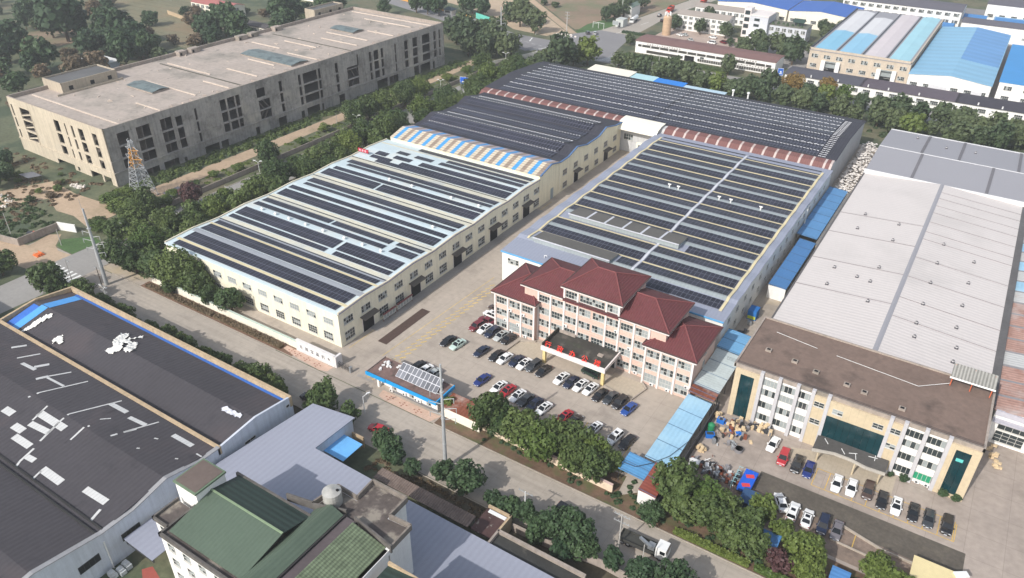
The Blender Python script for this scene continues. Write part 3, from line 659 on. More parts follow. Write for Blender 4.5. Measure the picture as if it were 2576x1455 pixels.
# entrance canopy
a=M(); a.box(-70.9,124.2,4.2,-54.5,132.0,4.7,0,1); a.box(-70.9,124.0,3.9,-54.5,124.45,5.0,0); a.box(-70.9,124.4,4.6,-70.6,131.9,5.6,2); a.box(-54.8,124.4,4.6,-54.5,131.9,5.0,0)
a.box(-70.2,131.4,4.7,-66,131.95,5.3,4); 
ecan=a.build('entrance_canopy',[trim_w,mat('mossy_deck',(66,64,60),var=.2,ns=.3,fine=.2,stain=(((120,112,104),.3,.55,.7,.6),((60,74,52),.4,.55,.7,.6))),mat('dark_moss',(62,62,56),var=.2),mat('yellow_column',(216,196,140),var=.1),old_conc],ad,o7)
for x in (-70.3,-55.2): a=M(); a.box(x-.35,124.5,0,x+.35,125.2,4.2); a.build('column',MATS['yellow_column'],ecan,o7)
red_l=mat('red_letters',(226,52,36),rough=.4,var=.03,fine=0)
for i,ch in enumerate('行政办公楼'):
    lettering('letter',ch,1.7,(-69.3+3.15*i,124.3,4.98),(R(68),0,0),red_l,ecan,o7,.07)
a=M(); a.box(-58.5,128,4.7,-57.2,129,4.95); a.build('roof_hatch',old_conc,ad,o7)
a=M(); a.box(-58,131.6,0,-55.7,132.05,3.4); a.build('door',glass,ad,o7)
# low walls of the ramps
for nm,pts in (('west',[(-80,123.4),(-79.4,128.6),(-76,130.4)]),('east',[(-54.6,124.4),(-50.5,123.7),(-47.4,123.4),(-46.2,128.6),(-48.1,130.4)])):
    a=M()
    for p,q in zip(pts,pts[1:]): a.bar((*p,.25),(*q,.25),.25,.5)
    t=a.build('ramp_wall',kerb_m); tag(t,'low kerb wall edging the fan shaped ramp '+('towards the gatehouse' if nm=='west' else 'towards the blue canopy')+'','low wall')

# ================================================================== GATEHOUSE
o8=(-89.4,99.4,0)
gt=thing('gatehouse','small white gatehouse with bright blue roof edge and tilted solar panels on its flat roof','gatehouse',o8)
a=M(); a.box(-93.4,97.2,0,-80.3,102.2,3.3); a.box(-96.9,96.9,0,-96.3,97.5,3.3); a.box(-97.2,98.2,0,-93.4,101.8,3.3); a.build('wall',white_w,gt,o8)
a=M(); a.box(-93.41,97.17,0,-80.29,97.2,.7); a.build('plinth',mat('grey_plinth',(120,120,122),var=.1),gt,o8)
a=M(); a.box(-99,95.9,3.3,-79.7,102.6,3.75,0,0); a.build('roof',mat('gatehouse_deck',(120,98,92),var=.2,ns=.4,fine=.2,stain=(((70,64,60),.5,.5,.68,.7),)),gt,o8)
a=M(); 
for b in ((-99.05,95.75,-93.4,96.0),(-93.3,95.85,-79.6,96.1),(-79.85,96.1,-79.6,102.7)): a.box(b[0],b[1],3.2,b[2],b[3],4.05,0)
a.box(-99.1,96,3.2,-98.9,102.7,4.0,1); a.box(-98.9,102.5,3.2,-79.85,102.72,4.0,1); a.build('parapet',[mat('bright_blue',(30,150,212),rough=.5,var=.05,fine=.03),old_conc],gt,o8)
a=M(); P0=Vector((-92.5,98.2,3.95)); U=Vector((11.2,0,0)); V=Vector((0,2.9,2.0))
a.face([P0,P0+U,P0+U+V,P0+V],0,[(0,0),(11.2,0),(11.2,3.52),(0,3.52)]); n_=Vector((0,.05,-.07)); a.face([P0+V+n_,P0+U+V+n_,P0+U+n_,P0+n_],1)
for i in range(6):
    x=-92.3+2.15*i; a.tube((x,101,3.7),(x,101,5.9),.05,n=4,m=1); a.tube((x,98.3,3.7),(x,98.3,4.0),.05,n=4,m=1)
solar_mat('solar_light',(104,106,112),1.12,1.74,(206,206,210),.12,.14)
a.build('solar_array',[MATS['solar_light'],steel],gt,o8)
put(win_mesh(2.7,1.5,4,2,2,.2),'window',gt,(-95.2,98.2,1.),0,o8)
for x in (-92.2,-87.3,-82.6): put(win_mesh(1.2,1.4,2,2,4,.3),'window',gt,(x,97.2,1.),0,o8)
for x,z in ((-92.9,.3),(-89.2,.9),(-85.9,.9),(-85,.9)): put(AC,'air_conditioner',gt,(x,97.2,z),0,o8)
rg=random.Random(11); a=M()
for q in range(9): a.rbox(-98+rg.random()*4,98+rg.random()*3.5,3.75,3.85+rg.random()*.3,.3+rg.random()*.5,.3+rg.random()*.3,rg.random()*3,0)
a.tube((-96.8,101,3.75),(-96.8,101,4.4),.5,.3,n=9); jk=a.build('roof_clutter',white_s,gt,o8); jk['kind']='stuff'
# lettered gate wall
o9=(-115.7,97,0)
gw=thing('gate_wall','pale stone entrance wall with dark lettering beside the sliding gate','gate wall',o9)
a=M(); a.box(-121.8,96.8,0,-109.6,97.35,2.7,0); a.box(-121.9,96.7,2.7,-109.5,97.45,3.0,0); a.box(-121.3,96.74,.7,-110.1,96.8,2.5,1); a.box(-109.6,96.7,0,-109.0,98.7,3.0,0); a.box(-121.8,96.6,0,-109.6,96.8,.5,0); a.build('wall',[mat('pale_granite',(216,212,210),var=.05,fine=.06),mat('pale_panel',(226,226,226),var=.03)],gw,o9)
for i,ch in enumerate('无锡宝晶机木'): lettering('letter',ch,1.15,(-120.2+1.78*i,96.73,1.05),(R(90),0,0),mat('dark_letters',(52,50,52),var=.05),gw,o9,.02)
# sliding gate
sg=thing('sliding_gate','dark folding metal gate partly drawn across the yard entrance','gate',(-107.4,97.4,0))
a=M()
for i in range(10):
    x=-1.9+.42*i; y=(i%2)*.1
    a.tube((x,y-.25,0),(x,y-.25,1.45),.035,n=4); a.tube((x,y+.25,0),(x,y+.25,1.45),.035,n=4); a.bar((x,y-.25,1.4),(x,y+.25,1.4),.05,.05)
    if i<9: a.bar((x,y-.25,.2),(x+.42,y-.2,1.3),.03,.03); a.bar((x,y-.25,1.3),(x+.42,y-.2,.2),.03,.03)
a.build('lattice',dsteel,sg); a=M(); a.box(1.95,-.35,0,2.4,.35,1.5); a.build('drive_unit',steel,sg)
a=M(); a.box(-103.3,97.2,.01,-98.7,97.3,.04); a.box(-103.3,97.6,.01,-98.7,97.7,.04); struct('gate_rails',a,steel)
# perimeter walls
def wall(pts,h,th,m,label,name='boundary_wall',cap=None,cat='wall'):
    a=M()
    for p,q in zip(pts,pts[1:]):
        a.bar((*p,h/2),(*q,h/2),th,h,0)
        if cap: a.bar((*p,h+.06),(*q,h+.06),th+.2,.12,1)
    o=a.build(name,[m]+([cap] if cap else [])); tag(o,label,cat); return o
wall([(-177,97.3),(-122,97.3)],2.0,.35,warm_w,'white perimeter wall with pale green coping in front of the cream factory',cap=mat('pale_green_coping',(186,200,188),var=.08))
wall([(-78.9,98.4),(-39,97.3)],1.9,.3,mat('cream_wall_low',(224,204,180),var=.06,streak=.1),'low cream perimeter wall behind the trees along the car park',cap=mat('pink_coping',(206,180,170),var=.08))
a=M(); a.slabx([(96.9,2.6),(101.5,3.0)],-79.3,-69.2,.1,0); a.box(-79.2,97,0,-69.4,97.2,2.5,1); 
for x in (-79,-74,-69.5): a.tube((x,101.3,0),(x,101.3,2.9),.06,m=1)
t=a.build('lean_to_shed',[rust,warm_w]); tag(t,'low rusty sheet roofed shelter beside the gatehouse','shed')
wall([(-226.5,88.6),(-226.6,100.6)],2.4,.3,old_conc,'grey concrete wall running beside the dirt lot','boundary_wall')
wall([(-226.6,100.6),(-220.4,102.5)],2.6,.3,white_w,'short white wall panels by the tracks of the dirt clearing','boundary_wall')
wall([(-240,86),(-226.5,88.6)],2.2,.3,old_conc,'grey concrete wall leaving the frame at the left edge','boundary_wall')
wall([(-212.2,126),(-212.4,250),(-212,322)],1.7,.25,old_conc,'long low grey wall between the avenue and the derelict block')
wall([(-218,312),(-206,348)],1.8,.25,mat('whitewash_wall',(214,210,200),var=.1,streak=.2),'whitewashed wall behind the far end of the derelict block')

# ================================================================== WHITE ROOFED WAREHOUSE (right)
o10=(-6,205,0)
wh=thing('warehouse','large warehouse with ribbed white roof and grey ridge, right of the blue alley sheds','warehouse',o10)
wk=[(-28.6,8.9),(-5.8,10.5),(16.7,8.9)]
a=M(); a.exty([(-28.3,0),(-28.3,8.75),(-5.8,10.35),(16.4,8.75),(16.4,0)],152.4,258.6); a.build('wall',mat('grey_green_wall',(176,180,166),var=.08,streak=.15),wh,o10)
def slaby(self,prof,y0,y1,th=.12,m=0):
    for (xa,za),(xb,zb) in zip(prof,prof[1:]):
        self.exty([(xa,za),(xb,zb),(xb,zb-th),(xa,za-th)],y0,y1,m)
M.slaby=slaby
a=M(); a.slaby(wk,152.8,258.9,.14); a.build('roof',white_roof,wh,o10)
a=M(); a.slaby([(-6.35,10.52),(-5.8,10.62),(-5.25,10.52)],153,258.9,.08,0)
def onr(x): return 8.9+(10.5-8.9)*((x+28.6)/22.8 if x<-5.8 else (16.7-x)/22.5)
a.build('ridge_cap',[mid_grey],wh,o10); fl_=mat('flashing_grey',(146,138,138),var=.15,fine=.1)
for yy in (172.5,182,193.5,205,217,222,229,236,241.5,247.5,252.5): a=M(); a.slaby([(-5.2,onr(-5.2)+.07),(16.6,onr(16.6)+.07)],yy-.11,yy+.11,.06); a.build('roof_flashing',fl_,wh,o10)
for yy,x1 in ((177.5,-6.3),(193.5,-6.3),(211,-6.3),(225.,-6.3)): a=M(); a.slaby([(-28.4,onr(-28.4)+.06),(x1,onr(x1)+.06)],yy-.14,yy+.14,.05); a.build('roof_flashing',fl_,wh,o10)
a=M(); a.box(-28.9,152.4,8.5,-28.5,259,9.0); a.box(16.6,152.4,8.4,18.2,308,8.95); a.build('gutter',mat('dark_gutter_grey',(96,94,94),var=.15,fine=.15),wh,o10)
a=M(); a.exty([(-29,8.1),(-29,9.2),(-5.8,10.8),(16.9,9.2),(16.9,8.1)],152.0,152.5); a.build('front_parapet',mat('olive_wall',(178,168,134),var=.08,streak=.2),wh,o10)
a=M(); a.tube((0,0,0),(0,0,.3),.2,n=8,m=1); a.tube((0,0,.3),(0,0,.6),.3,.3,n=10); a.tube((0,0,.6),(0,0,.75),.3,.1,n=10,m=1); a.box(-.4,-.4,-.1,.4,.4,.08,1)
tb=a.build('roof_ventilator',[mat('vent_grey',(176,174,174),var=.05),mat('vent_dark',(96,94,98),var=.05)]); tbm=tb.data; bpy.data.objects.remove(tb)
for x,y in ((-21.8,226),(-12.3,223),(-21.8,215.5),(-12,212),(-12.2,194.5),(-22,189.5),(-16,187),(-12.7,186),(-21.6,180),(-11.3,176),
            (0,217),(8,212),(0,205),(8,199.6),(0,193.5),(8,187.4),(0,182),(8,176.5),(.5,166.5),(9,162),(0,172.5),(9,168)):
    put(tbm,'roof_ventilator',wh,(x,y,onr(x)),0,o10)
# dark grey hall behind it
o11=(-6,283,0)
g2=thing('warehouse','grey roofed hall with dark skylight strips standing behind the ribbed white roof','warehouse',o11)
a=M(); a.extx([(259.2,0),(259.2,8.6),(283,10.3),(307,8.7),(307,0)],-28.5,16.5); a.build('wall',mat('grey_wall_far',(170,168,166),var=.08),g2,o11)
a=M(); a.slabx([(259.,8.75),(283,10.5),(307.4,8.85)],-28.9,60,.15); a.build('roof',mid_grey,g2,o11)
a=M(); a.slabx([(282.75,10.55),(283,10.62),(283.25,10.55)],-28.9,60,.06,0); a.slabx([(306.9,9.05),(307.6,9.0)],-28.9,60,.2,0); a.box(-29,258.9,8.9,17,259.25,10.4,0)
for x in (-15,6.5,27): a.slabx([(259.6,8.9),(282.6,10.6)],x-.45,x+.45,.04,1)
for x in (-15.5,-4,13.5,30): a.slabx([(283.4,10.6),(306.8,9.05)],x-.45,x+.45,.04,1)
a.build('skylight_strip',[mat('pale_ridge',(206,206,206),var=.05),mat('dark_strip',(112,110,114),var=.06)],g2,o11)
for x,y,z in ((-9,295,9.7),(0,296,9.6),(-19,301,9.3)): put(tbm,'roof_ventilator',g2,(x,y,z),0,o11)
# rusty striped hall at the right edge
o12=(40,200,0)
rs=thing('workshop_hall','workshop hall with rusty and pale blue striped roof at the right edge of the view','workshop',o12)
a=M(); a.exty([(18.6,0),(18.6,8.),(40,10.3),(62,8),(62,0)],152,258.5); a.build('wall',white_w,rs,o12)
a=M(); 
for i in range(18):
    y0=151.8+5.95*i; y1=y0+5.95
    a.slaby([(18.2,8.1),(40,10.4)],y0,y1-.7,.12,[0,0,0,2,0,0,0,0,2,1,2,1,2,1,2,1,2,1][i]); a.slaby([(18.2,8.12),(40,10.42)],y1-.7,y1,.12,3); a.slaby([(40,10.4),(62,8.1)],y0,y1,.12,2)
a.build('roof',[mat('rust_roof',(168,134,122),var=.15,ns=.15,fine=.12,rib=(1,.9,.4,.1),stain=(((186,172,166),.12,.5,.64,.8),((126,76,60),.2,.54,.7,.6))),sky_sh,mat('pale_worn_sheet',(186,186,184),var=.1,ns=.15,fine=.08,rib=(1,.9,.4,.05),stain=(((160,130,116),.15,.55,.7,.6),)),mat('grey_gap',(140,138,140),var=.1)],rs,o12)
a=M(); a.box(18.6,151.5,7.2,62,152,8.3); a.box(18.6,150.6,6.0,62,152,6.25); a.build('fascia',mat('pale_grey_fascia',(182,180,188),var=.06),rs,o12)
for x in (22.5,31,39.5): put(win_mesh(5.2,2.3,4,2,3,.0),'window',rs,(x,152,3.9),0,o12); put(win_mesh(5.2,2.6,4,3,4,.0),'window',rs,(x,152,.8),0,o12)
for i,ch in enumerate('安全生产'): lettering('letter',ch,1.35,(24.6+2.3*i,151.45,6.35),(R(90),0,0),mat('crimson_letters',(176,60,84),var=.05),rs,o12,.04)

# ================================================================== WHITE OFFICE BUILDING (right)
o13=(-6,140,0); H13=13.2
of=thing('office_building','white four storey office with beige centre and teal glass strips at both ends','office building',o13)
a=M(); a.box(-28.3,131.6,0,16.6,151.4,H13-.6,0); a.build('wall',white_w,of,o13)
a=M(); a.box(-29,131.5,H13-.6,17,151.6,H13-.3); a.build('roof',deck,of,o13)
a=M(); a.box(-29,131.3,H13-.9,17.1,131.75,H13,0); a.box(-29.1,131.3,H13-.9,-28.7,151.6,H13-.05,0); a.box(16.7,131.3,H13-.9,17.1,151.6,H13-.05,0); a.box(-29,151.3,H13-.9,17,151.7,H13+.0,0); a.build('parapet',old_conc,of,o13)
a=M()
for bxs in (((-28.5,0,-27.3,H13-.9),(-24.5,0,-23.3,H13-.9),(-27.3,H13-2,-24.5,H13-.9)),((11.7,0,12.9,H13-.9),(15.5,0,16.9,H13-.9),(12.9,H13-2,15.5,H13-.9),(12.9,0,15.5,.8)),((-13.,0,-9.6,H13-.9),(1.3,0,3.8,H13-.9),(-9.6,8.6,1.3,H13-.95))):
    a=M()
    for x0,z0,x1_,z1_ in bxs: a.box(x0,130.9,z0,x1_,131.6,z1_,0)
    a.build('stone_cladding',[beige],of,o13)
for b in ((-27.3,131.1,.2,-24.5,131.55,H13-2.0),(12.9,131.1,.8,15.5,131.55,H13-2.0),(-9.6,131.05,3.2,1.3,131.5,8.6)): a=M(); a.box(*b); a.build('curtain_wall',teal_g,of,o13)
a=M(); a.box(13.4,131.04,8.6,14.6,131.1,9.3); a.build('open_pane',mat('pale_teal',(96,190,184),var=.05),of,o13)
for x in (-23.1,-19.5,-15.9,-12.9,-9.9,1.5,4.0,7.6,11.5): a=M(); a.box(x-.35,130.75,0,x+.35,131.6,H13+.1,0); a.build('pilaster',[mat('grey_stone',(186,184,186),var=.06,fine=.06)],of,o13)
O1=[win_mesh(3.,1.6,4,1,s,.45,sill=False) for s in (1,2,3,4)]; O2=[win_mesh(3.3,1.6,4,1,s,.3,sill=False) for s in (5,6,7)]
for fi,z in enumerate((1.1,4.3,7.5,10.0)):
    for qi,x in enumerate((-21.3,-17.7,-14.4)):
        if fi<3 or True: put(O1[(fi+qi)%4],'window',of,(x,131.6,z),0,o13)
    for qi,x in enumerate((5.8,9.55)):
        put(O2[(fi+qi)%3],'window',of,(x,131.6,z),0,o13)
put(win_mesh(3.0,1.7,4,1,9,.0,sill=False,gm=mat('green_curtain',(40,140,104),var=.1)),'window',of,(9.5,131.45,1.0),0,o13)
for x,z in ((-11.4,9.9),(-11.4,5.6),(2.6,9.9),(2.6,6.2),(-7.8,9.6),(-.4,9.7)):
    put(win_mesh(1.9,1.1,2,2,int(z*3),.2,sill=True),'window',of,(x,130.9,z),0,o13)
for x,z in ((3.2,.2),(9.0,.2),(10.7,.2),(11.3,.1)): put(AC,'air_conditioner',of,(x,131.5 if x>4 else 131,z),0,o13)
a=M()
for p,q in (((-10,125.8),(-6,127.0)),((-6,127.0),(-3,127.)),((-3,127.0),(0,126.4)),((0,126.4),(3.4,126.6))):
    a.prism([p,q,(q[0],131),(p[0],131)],3.05,3.3,0); a.bar((*p,3.3),(*q,3.3),.4,.5,1)
for x in (-8.8,-2.,2.6): a.tube((x,126.9,0),(x,126.9,3.1),.18,n=8,m=2)
a.build('entrance_canopy',[mat('canopy_deck',(84,82,80),var=.15,fine=.15),mat('canopy_edge',(176,170,160),var=.1),beige],of,o13)
a=M(); rg=random.Random(2)
for q in range(6): a.rbox(-9+rg.random()*10,127.6+rg.random()*2.6,3.3,3.36,1.6,.12,rg.random()*3)
a.build('fallen_trim',white_s,of,o13)
a=M()
for x in (-27.4,-20,-13,-6,1,8,15.4):
    for zz in (.15,.45,.75): a.bar((x-3.4,131.5,H13+zz-.1),(min(x+3.4,16.8),131.5,H13+zz-.1),.04,.04)
a.build('railing',dsteel,of,o13)
for x,y in ((-24.5,139.5),(-18.8,138.6),(-14.2,137.4),(-8,136.6),(-4.6,136),(2.5,134.9)): a=M(); a.box(x-.6,y-.5,H13-.3,x+.6,y+.5,H13+.15,0); a.box(x-.35,y-.28,H13+.15,x+.35,y+.28,H13+.2,1); a.build('roof_curb',[old_conc,dark_in],of,o13)
a=M(); a.tube((-25,147,H13-.1),(-16,145.6,H13),.05,n=4); a.tube((-12,145.2,H13),(4,143.8,H13),.05,n=4); a.tube((4,143.8,H13),(9,147,H13+.8),.05,n=4); a.build('roof_pipe',white_s,of,o13)
a=M(); a.slabx([(147.6,15.2),(151.4,16.2)],8.8,16.6,.1,0); a.slabx([(147.5,15.0),(147.6,15.2)],8.7,16.7,.1,1)
for x in (9.2,12.7,16.2): a.tube((x,148,H13-.3),(x,148,15.2),.11,m=2); a.tube((x,151,H13-.3),(x,151,16.1),.11,m=2)
a.build('roof_shelter',[mat('shelter_slats',(150,148,142),var=.1,rib=(0,.6,.6,.3)),white_s,mat('orange_post',(196,104,72),var=.1)],of,o13)

# ================================================================== ALLEY SHEDS
def shed(x0,x1,y0,y1,z,m,label,legs=True,slope=.35,nm='shed',wallm=None,name='canopy'):
    a=M(); a.slaby([(x0,z+slope),(x1,z)],y0,y1,.09,0)
    n=max(2,int((y1-y0)/5))
    for i in range(n+1):
        y=y0+.2+(y1-y0-.4)*i/n
        for x in (x0+.15,x1-.15): a.tube((x,y,0),(x,y,z+.05),.06,n=5,m=1)
        a.bar((x0,y,z+slope+.08),(x1,y,z+.08),.10,.05,2)
    if wallm: a.box(x0+.05,y0+.05,0,x1-.05,y0+.15,z-.05,3); a.box(x0+.02,y0+.2,0,x0+.1,y1-.1,z-.05,3)
    o=a.build(name,[m,dsteel,mat('shed_seam',(86,112,140),var=.1)]+([wallm] if wallm else [])); return tag(o,label,nm)
shed(-37.2,-31.3,213.5,252.8,4.,mat('blue_sheet_mid',(92,142,190),rough=.5,var=.1,ns=.15,fine=.06,rib=(1,.8,.3,.03)),'long mid blue sheet roofed shed in the alley next to the white sacks')
shed(-35.6,-31.0,181.2,211.2,3.9,blue_sh,'strong blue roofed shed with white end wall in the middle of the alley',wallm=white_w)
shed(-31.2,-28.9,211,253,3.2,mat('alley_grey',(132,130,128),var=.15,fine=.1),'narrow grey lean to roof between the blue alley shed and the white roof')
shed(-37.3,-31,147,155.6,4.,mat('blue_sheet_pale',(112,164,204),rough=.5,var=.1,ns=.15,fine=.06,rib=(1,.8,.3,.03)),'short pale blue canopy nearest the alley mouth, behind the pink office')
shed(-37,-31,131.6,146.8,3.9,mat('pale_translucent',(186,196,196),rough=.5,var=.12,ns=.2,fine=.08,rib=(1,.8,.3,.03)),'pale translucent canopy beside the end wall of the pink office')
shed(-36.8,-31,128.3,131.5,3.8,rust,'rusty slatted canopy between the pale canopy and the long light blue canopy')
shed(-36.6,-31.2,105.9,128.2,3.3,sky_sh,'long light blue worn canopy along the right side of the car park')
shed(-39.6,-34.3,100.4,105.7,3.1,mat('blue_canopy_low',(92,150,196),rough=.5,var=.14,ns=.2,fine=.08,rib=(1,.8,.3,.03)),'square blue canopy at the foot of the long light blue canopy')
shed(-34.1,-30.6,97.4,105.7,3.3,mat('red_brown_sheet',(140,76,64),rough=.6,var=.06,fine=.05,rib=(1,.8,.3,.03)),'red brown roofed shed at the bottom end of the light blue canopy',wallm=white_w)
wall([(-30.4,97),(-30.5,131)],2.2,.25,mat('dark_fence',(62,62,64),var=.15),'dark mesh fence along the light blue canopy',name='fence',cat='fence')
a=M(); a.box(-36.6,168.5,0,-34.4,171.5,2.6,0); a.box(-36.5,168.45,.3,-34.5,168.5,1.2,1); t=a.build('container',[mat('blue_container',(42,110,180),var=.08),mat('yellow_green',(180,190,70),var=.1)]); tag(t,'blue waste container with yellow lower edge standing in the alley','container')
a=M(); rg=random.Random(9)
for q in range(10): a.rbox(-36+rg.random()*1.6,158+rg.random()*9,0,.5+rg.random()*.9,.6+rg.random()*.8,.5+rg.random()*.5,rg.random()*3,q%2)
t=a.build('machinery_heap',[dsteel,steel]); tag(t,'heap of grey machinery standing along the white factory wall in the alley','heap'); t['kind']='stuff'
a=M(); a.tube((-37.2,214,9),(-37.2,226,9),.18,m=0); a.tube((-36.9,221,4.2),(-36.9,221,9.2),.14); t=a.build('flue_pipe',white_s); tag(t,'white flue pipe rising beside the mid blue alley shed','pipe')
# ================================================================== DERELICT CONCRETE BLOCK (far left)
# local frame: y runs along the long face, -x is depth, +x faces the avenue
dl=thing('derelict_building','long derelict concrete block with empty window openings and a bare flat roof, beyond the avenue','building',(-239.1,128.9,0),-R(1.1))
LN,DP,HT=177.5,59.5,20.2
dconc=mat('derelict_concrete',(172,166,160),var=.2,ns=.12,fine=.14,fs=1.,streak=.28,stain=(((82,80,76),.10,.52,.70,.65),((100,96,90),.45,.55,.70,.55),((202,194,180),.09,.54,.68,.6)))
dlite=mat('derelict_render',(196,184,164),var=.10,ns=.12,fine=.08,streak=.22,stain=(((170,164,150),.2,.58,.74,.5),))
droof=mat('derelict_roof',(174,162,152),var=.13,ns=.05,fine=.14,fs=.7,joint=(9.8,11.6,.25,.14,0,0),stain=(((116,114,106),.05,.5,.66,.75),((180,168,160),.12,.55,.7,.5),((92,90,84),.4,.6,.74,.5)))
def openings_wall(a,Lg,Hh,ops,to3,th,m=0):
    """wall Lg x Hh with rectangular holes; to3(s,z,d) maps along/height/depth to a point"""
    xs=sorted({0.,Lg,*[o[0] for o in ops],*[o[1] for o in ops]}); zs=sorted({0.,Hh,*[o[2] for o in ops],*[o[3] for o in ops]})
    xs=[x for x in xs if 0<=x<=Lg]; zs=[z for z in zs if 0<=z<=Hh]
    solid={}
    for i in range(len(xs)-1):
        for k in range(len(zs)-1):
            cx=(xs[i]+xs[i+1])/2; cz=(zs[k]+zs[k+1])/2; solid[i,k]=not any(o[0]<cx<o[1] and o[2]<cz<o[3] for o in ops)
    def q(p,flip=False):
        pts=[to3(*v) for v in p]; a.face(pts[::-1] if flip else pts,m)
    for (i,k),s in solid.items():
        if not s: continue
        x0,x1,z0,z1=xs[i],xs[i+1],zs[k],zs[k+1]
        q([(x0,z0,0),(x1,z0,0),(x1,z1,0),(x0,z1,0)]); q([(x0,z0,th),(x0,z1,th),(x1,z1,th),(x1,z0,th)])
        if not solid.get((i-1,k),False): q([(x0,z0,0),(x0,z1,0),(x0,z1,th),(x0,z0,th)])
        if not solid.get((i+1,k),False): q([(x1,z0,0),(x1,z0,th),(x1,z1,th),(x1,z1,0)])
        if not solid.get((i,k-1),False): q([(x0,z0,0),(x0,z0,th),(x1,z0,th),(x1,z0,0)])
        if not solid.get((i,k+1),False): q([(x0,z1,0),(x1,z1,0),(x1,z1,th),(x0,z1,th)])
Zr=((13.3,17.5),(9.1,12.7),(5.2,8.4))
def col3(s0,s1): return [(s0,s1,z0,z1) for z0,z1 in Zr]
nops=[]
for s0,s1 in ((4.2,8.6),(11.2,16.4),(20.4,24.9),(26.3,28.9),(34.2,35.2),(45.2,47.9),(48.5,51.9),(52.3,54.2),(62,66.2),(73.2,74.8),(83.2,84.8),(85.8,93.6),(94.1,95.6),(103.8,105.6),(117,118),(124.6,126.2),(127.6,130.8),(132.2,134),(141.5,142.6),(148.2,150.8),(154.1,157.6),(161,166.8),(169.6,171.6),(173.6,175)): nops+=col3(s0,s1)
nops=[o for o in nops if not (62<=o[0]<67 or 110<o[0]<118.5 or 26<o[0]<29)]
nops+=[(62,66.2,13.8,17.2),(62.4,68,9.0,12.6),(62.4,68,5.2,8.4),(117,118,13.4,18.2),(110.6,117.6,9,14),(110.6,117.6,5.6,8.4),(26.3,28.9,13.3,16.8),(26.3,28.9,5.2,12.6)]
for s0,s1,z1 in ((10.4,16.4,2.4),(18.2,24.3,2.6),(35.4,41.8,2.7),(42.6,46,2.6),(26.4,27.6,1.6),(59,61,3.),(70.6,74.8,3.4),(85.9,93.1,3.2),(94.1,95.4,2.8),(82.6,84.6,2.8),(104.4,108,3.7),(128.4,135.6,3.9),(136.6,143,3.7),(154.2,158,4.2),(158.8,166.5,4.),(168.3,170,3.6)): nops.append((s0,s1,0,z1))
a=M(); openings_wall(a,LN,HT,nops,lambda s,z,d:(-d,s,z),.45); 
a.box(-.02,0,4.75,.35,LN,5.0); a.box(-.02,0,8.6,.18,LN,8.8); a.box(-.02,0,12.9,.12,LN,13.05)
for s in (16.9,25.6,44.4,55.4,75.8,98.5,119.6,146.5,172): a.box(-.02,s-.12,5.0,.14,s+.12,HT-1.2)
lw=a.build('long_wall',dconc,dl)
lops=[]
for s0,s1 in ((57.,58.),(27.,30.2),(22.9,23.7),(18.4,19.7),(12.5,15.5),(4.7,7.3)): lops+=[(s0,s1,z0,z1) for z0,z1 in ((13.3,17.5),(9.1,12.7),(5.,8.2))]
lops+=[(45.6,52.2,z0,z1) for z0,z1 in ((13.2,17.4),(9.1,12.7),(5.2,8.4))]
lops+=[(25.2,36,0,1.9),(8.4,15.2,0,2.5),(3,7.4,0,2.5),(22,23.4,.2,1.8)]
a=M(); openings_wall(a,DP,HT,lops,lambda s,z,d:(-s,d,z),.45)
a.box(-DP,-.3,4.6,0.3,0.02,4.9); a.box(-45.4,-.15,5.,-45.1,0.02,17.6)
for z in (6.6,10.7,15.2): a.bar((-52.2,.3,z-.9),(-45.6,.3,z+.6),.35,.5)
a.build('end_wall',dlite,dl)
a=M(); a.box(-DP,0,0,-DP+.4,LN,HT); a.box(-DP,LN-.4,0,0,LN,HT); a.build('back_wall',dconc,dl)
a=M()
for z in (4.7,8.6,12.9): a.box(-DP+.5,.5,z-.15,-.46,LN-.5,z+.12)
for i in range(15):
    for x in (-9,-18): a.box(x-.3,9+11.6*i,0,x+.3,9.6+11.6*i,17.5)
a.box(-20.3,.5,0,-20,LN-.5,18.8)
for s in (13.6,22.4,56,80,110,140,160): a.box(-14,s,0,-.5,s+.2,18.8)
for s in (110.8,113.6,116.6): a.bar((-1.2,s,5.),(-1.2,s+2.2,8.6),.3,.3); a.bar((-1.2,s+2,9),(-1.2,s,13.2),.3,.3)
for s in (62.6,65): a.bar((-1.2,s,5.),(-1.2,s+2.6,8.6),.3,.4); a.bar((-1.2,s+2.6,8.8),(-1.2,s,12.6),.3,.4)
a.build('floor_slab',mat('slab_concrete',(120,112,106),var=.15,fine=.12,streak=.2),dl)
a=M(); a.box(-DP+.3,.3,18.6,-.3,LN-.3,18.9); a.build('roof',droof,dl)
a=M(); a.box(-.75,0,HT,0,LN,HT+.06); a.box(-DP,-.02,HT,0,.5,HT+.06); a.box(-DP,0,18.9,-DP+.6,LN,HT+.06); a.box(-DP,LN-.6,18.9,0,LN,HT+.06); a.box(-.46,0,18.85,-.3,LN,HT-.01); a.box(-DP,.3,18.85,0,.46,HT-.01); a.build('parapet',old_conc,dl)
a=M()
for s,d0,d1 in ((7.9,.6,56.8),(24,4,18),(41.5,8,37.6),(54,2,20),(61,25,52),(70,8,26),(84,14,30),(100,6,24),(103,32,50),(113,20,40),(126,8,30),(135,10,36),(148,6,22),(165,10,40),(173,4,56)): a=M(); a.bar((-d0,s,19.05),(-d1,s,19.05),.5,.3); a.build('roof_upstand',[mat('upstand_render',(198,184,170),var=.1,fine=.1)],dl)
for s in (58.9,118.2): a=M(); a.box(-54,s-.35,18.9,-1.5,s+.35,19.02); a.build('roof_joint',[mat('roof_joint',(92,90,80),var=.2,fine=.2)],dl)
a=M()
for s in range(20): 
    y=4+9*s; a.tube((-3.2,y,18.9),(-3.2,y,19.7),.04,n=4); a.bar((-3.2,y,19.7),(-3.2,min(y+9,172),19.7),.05,.05)
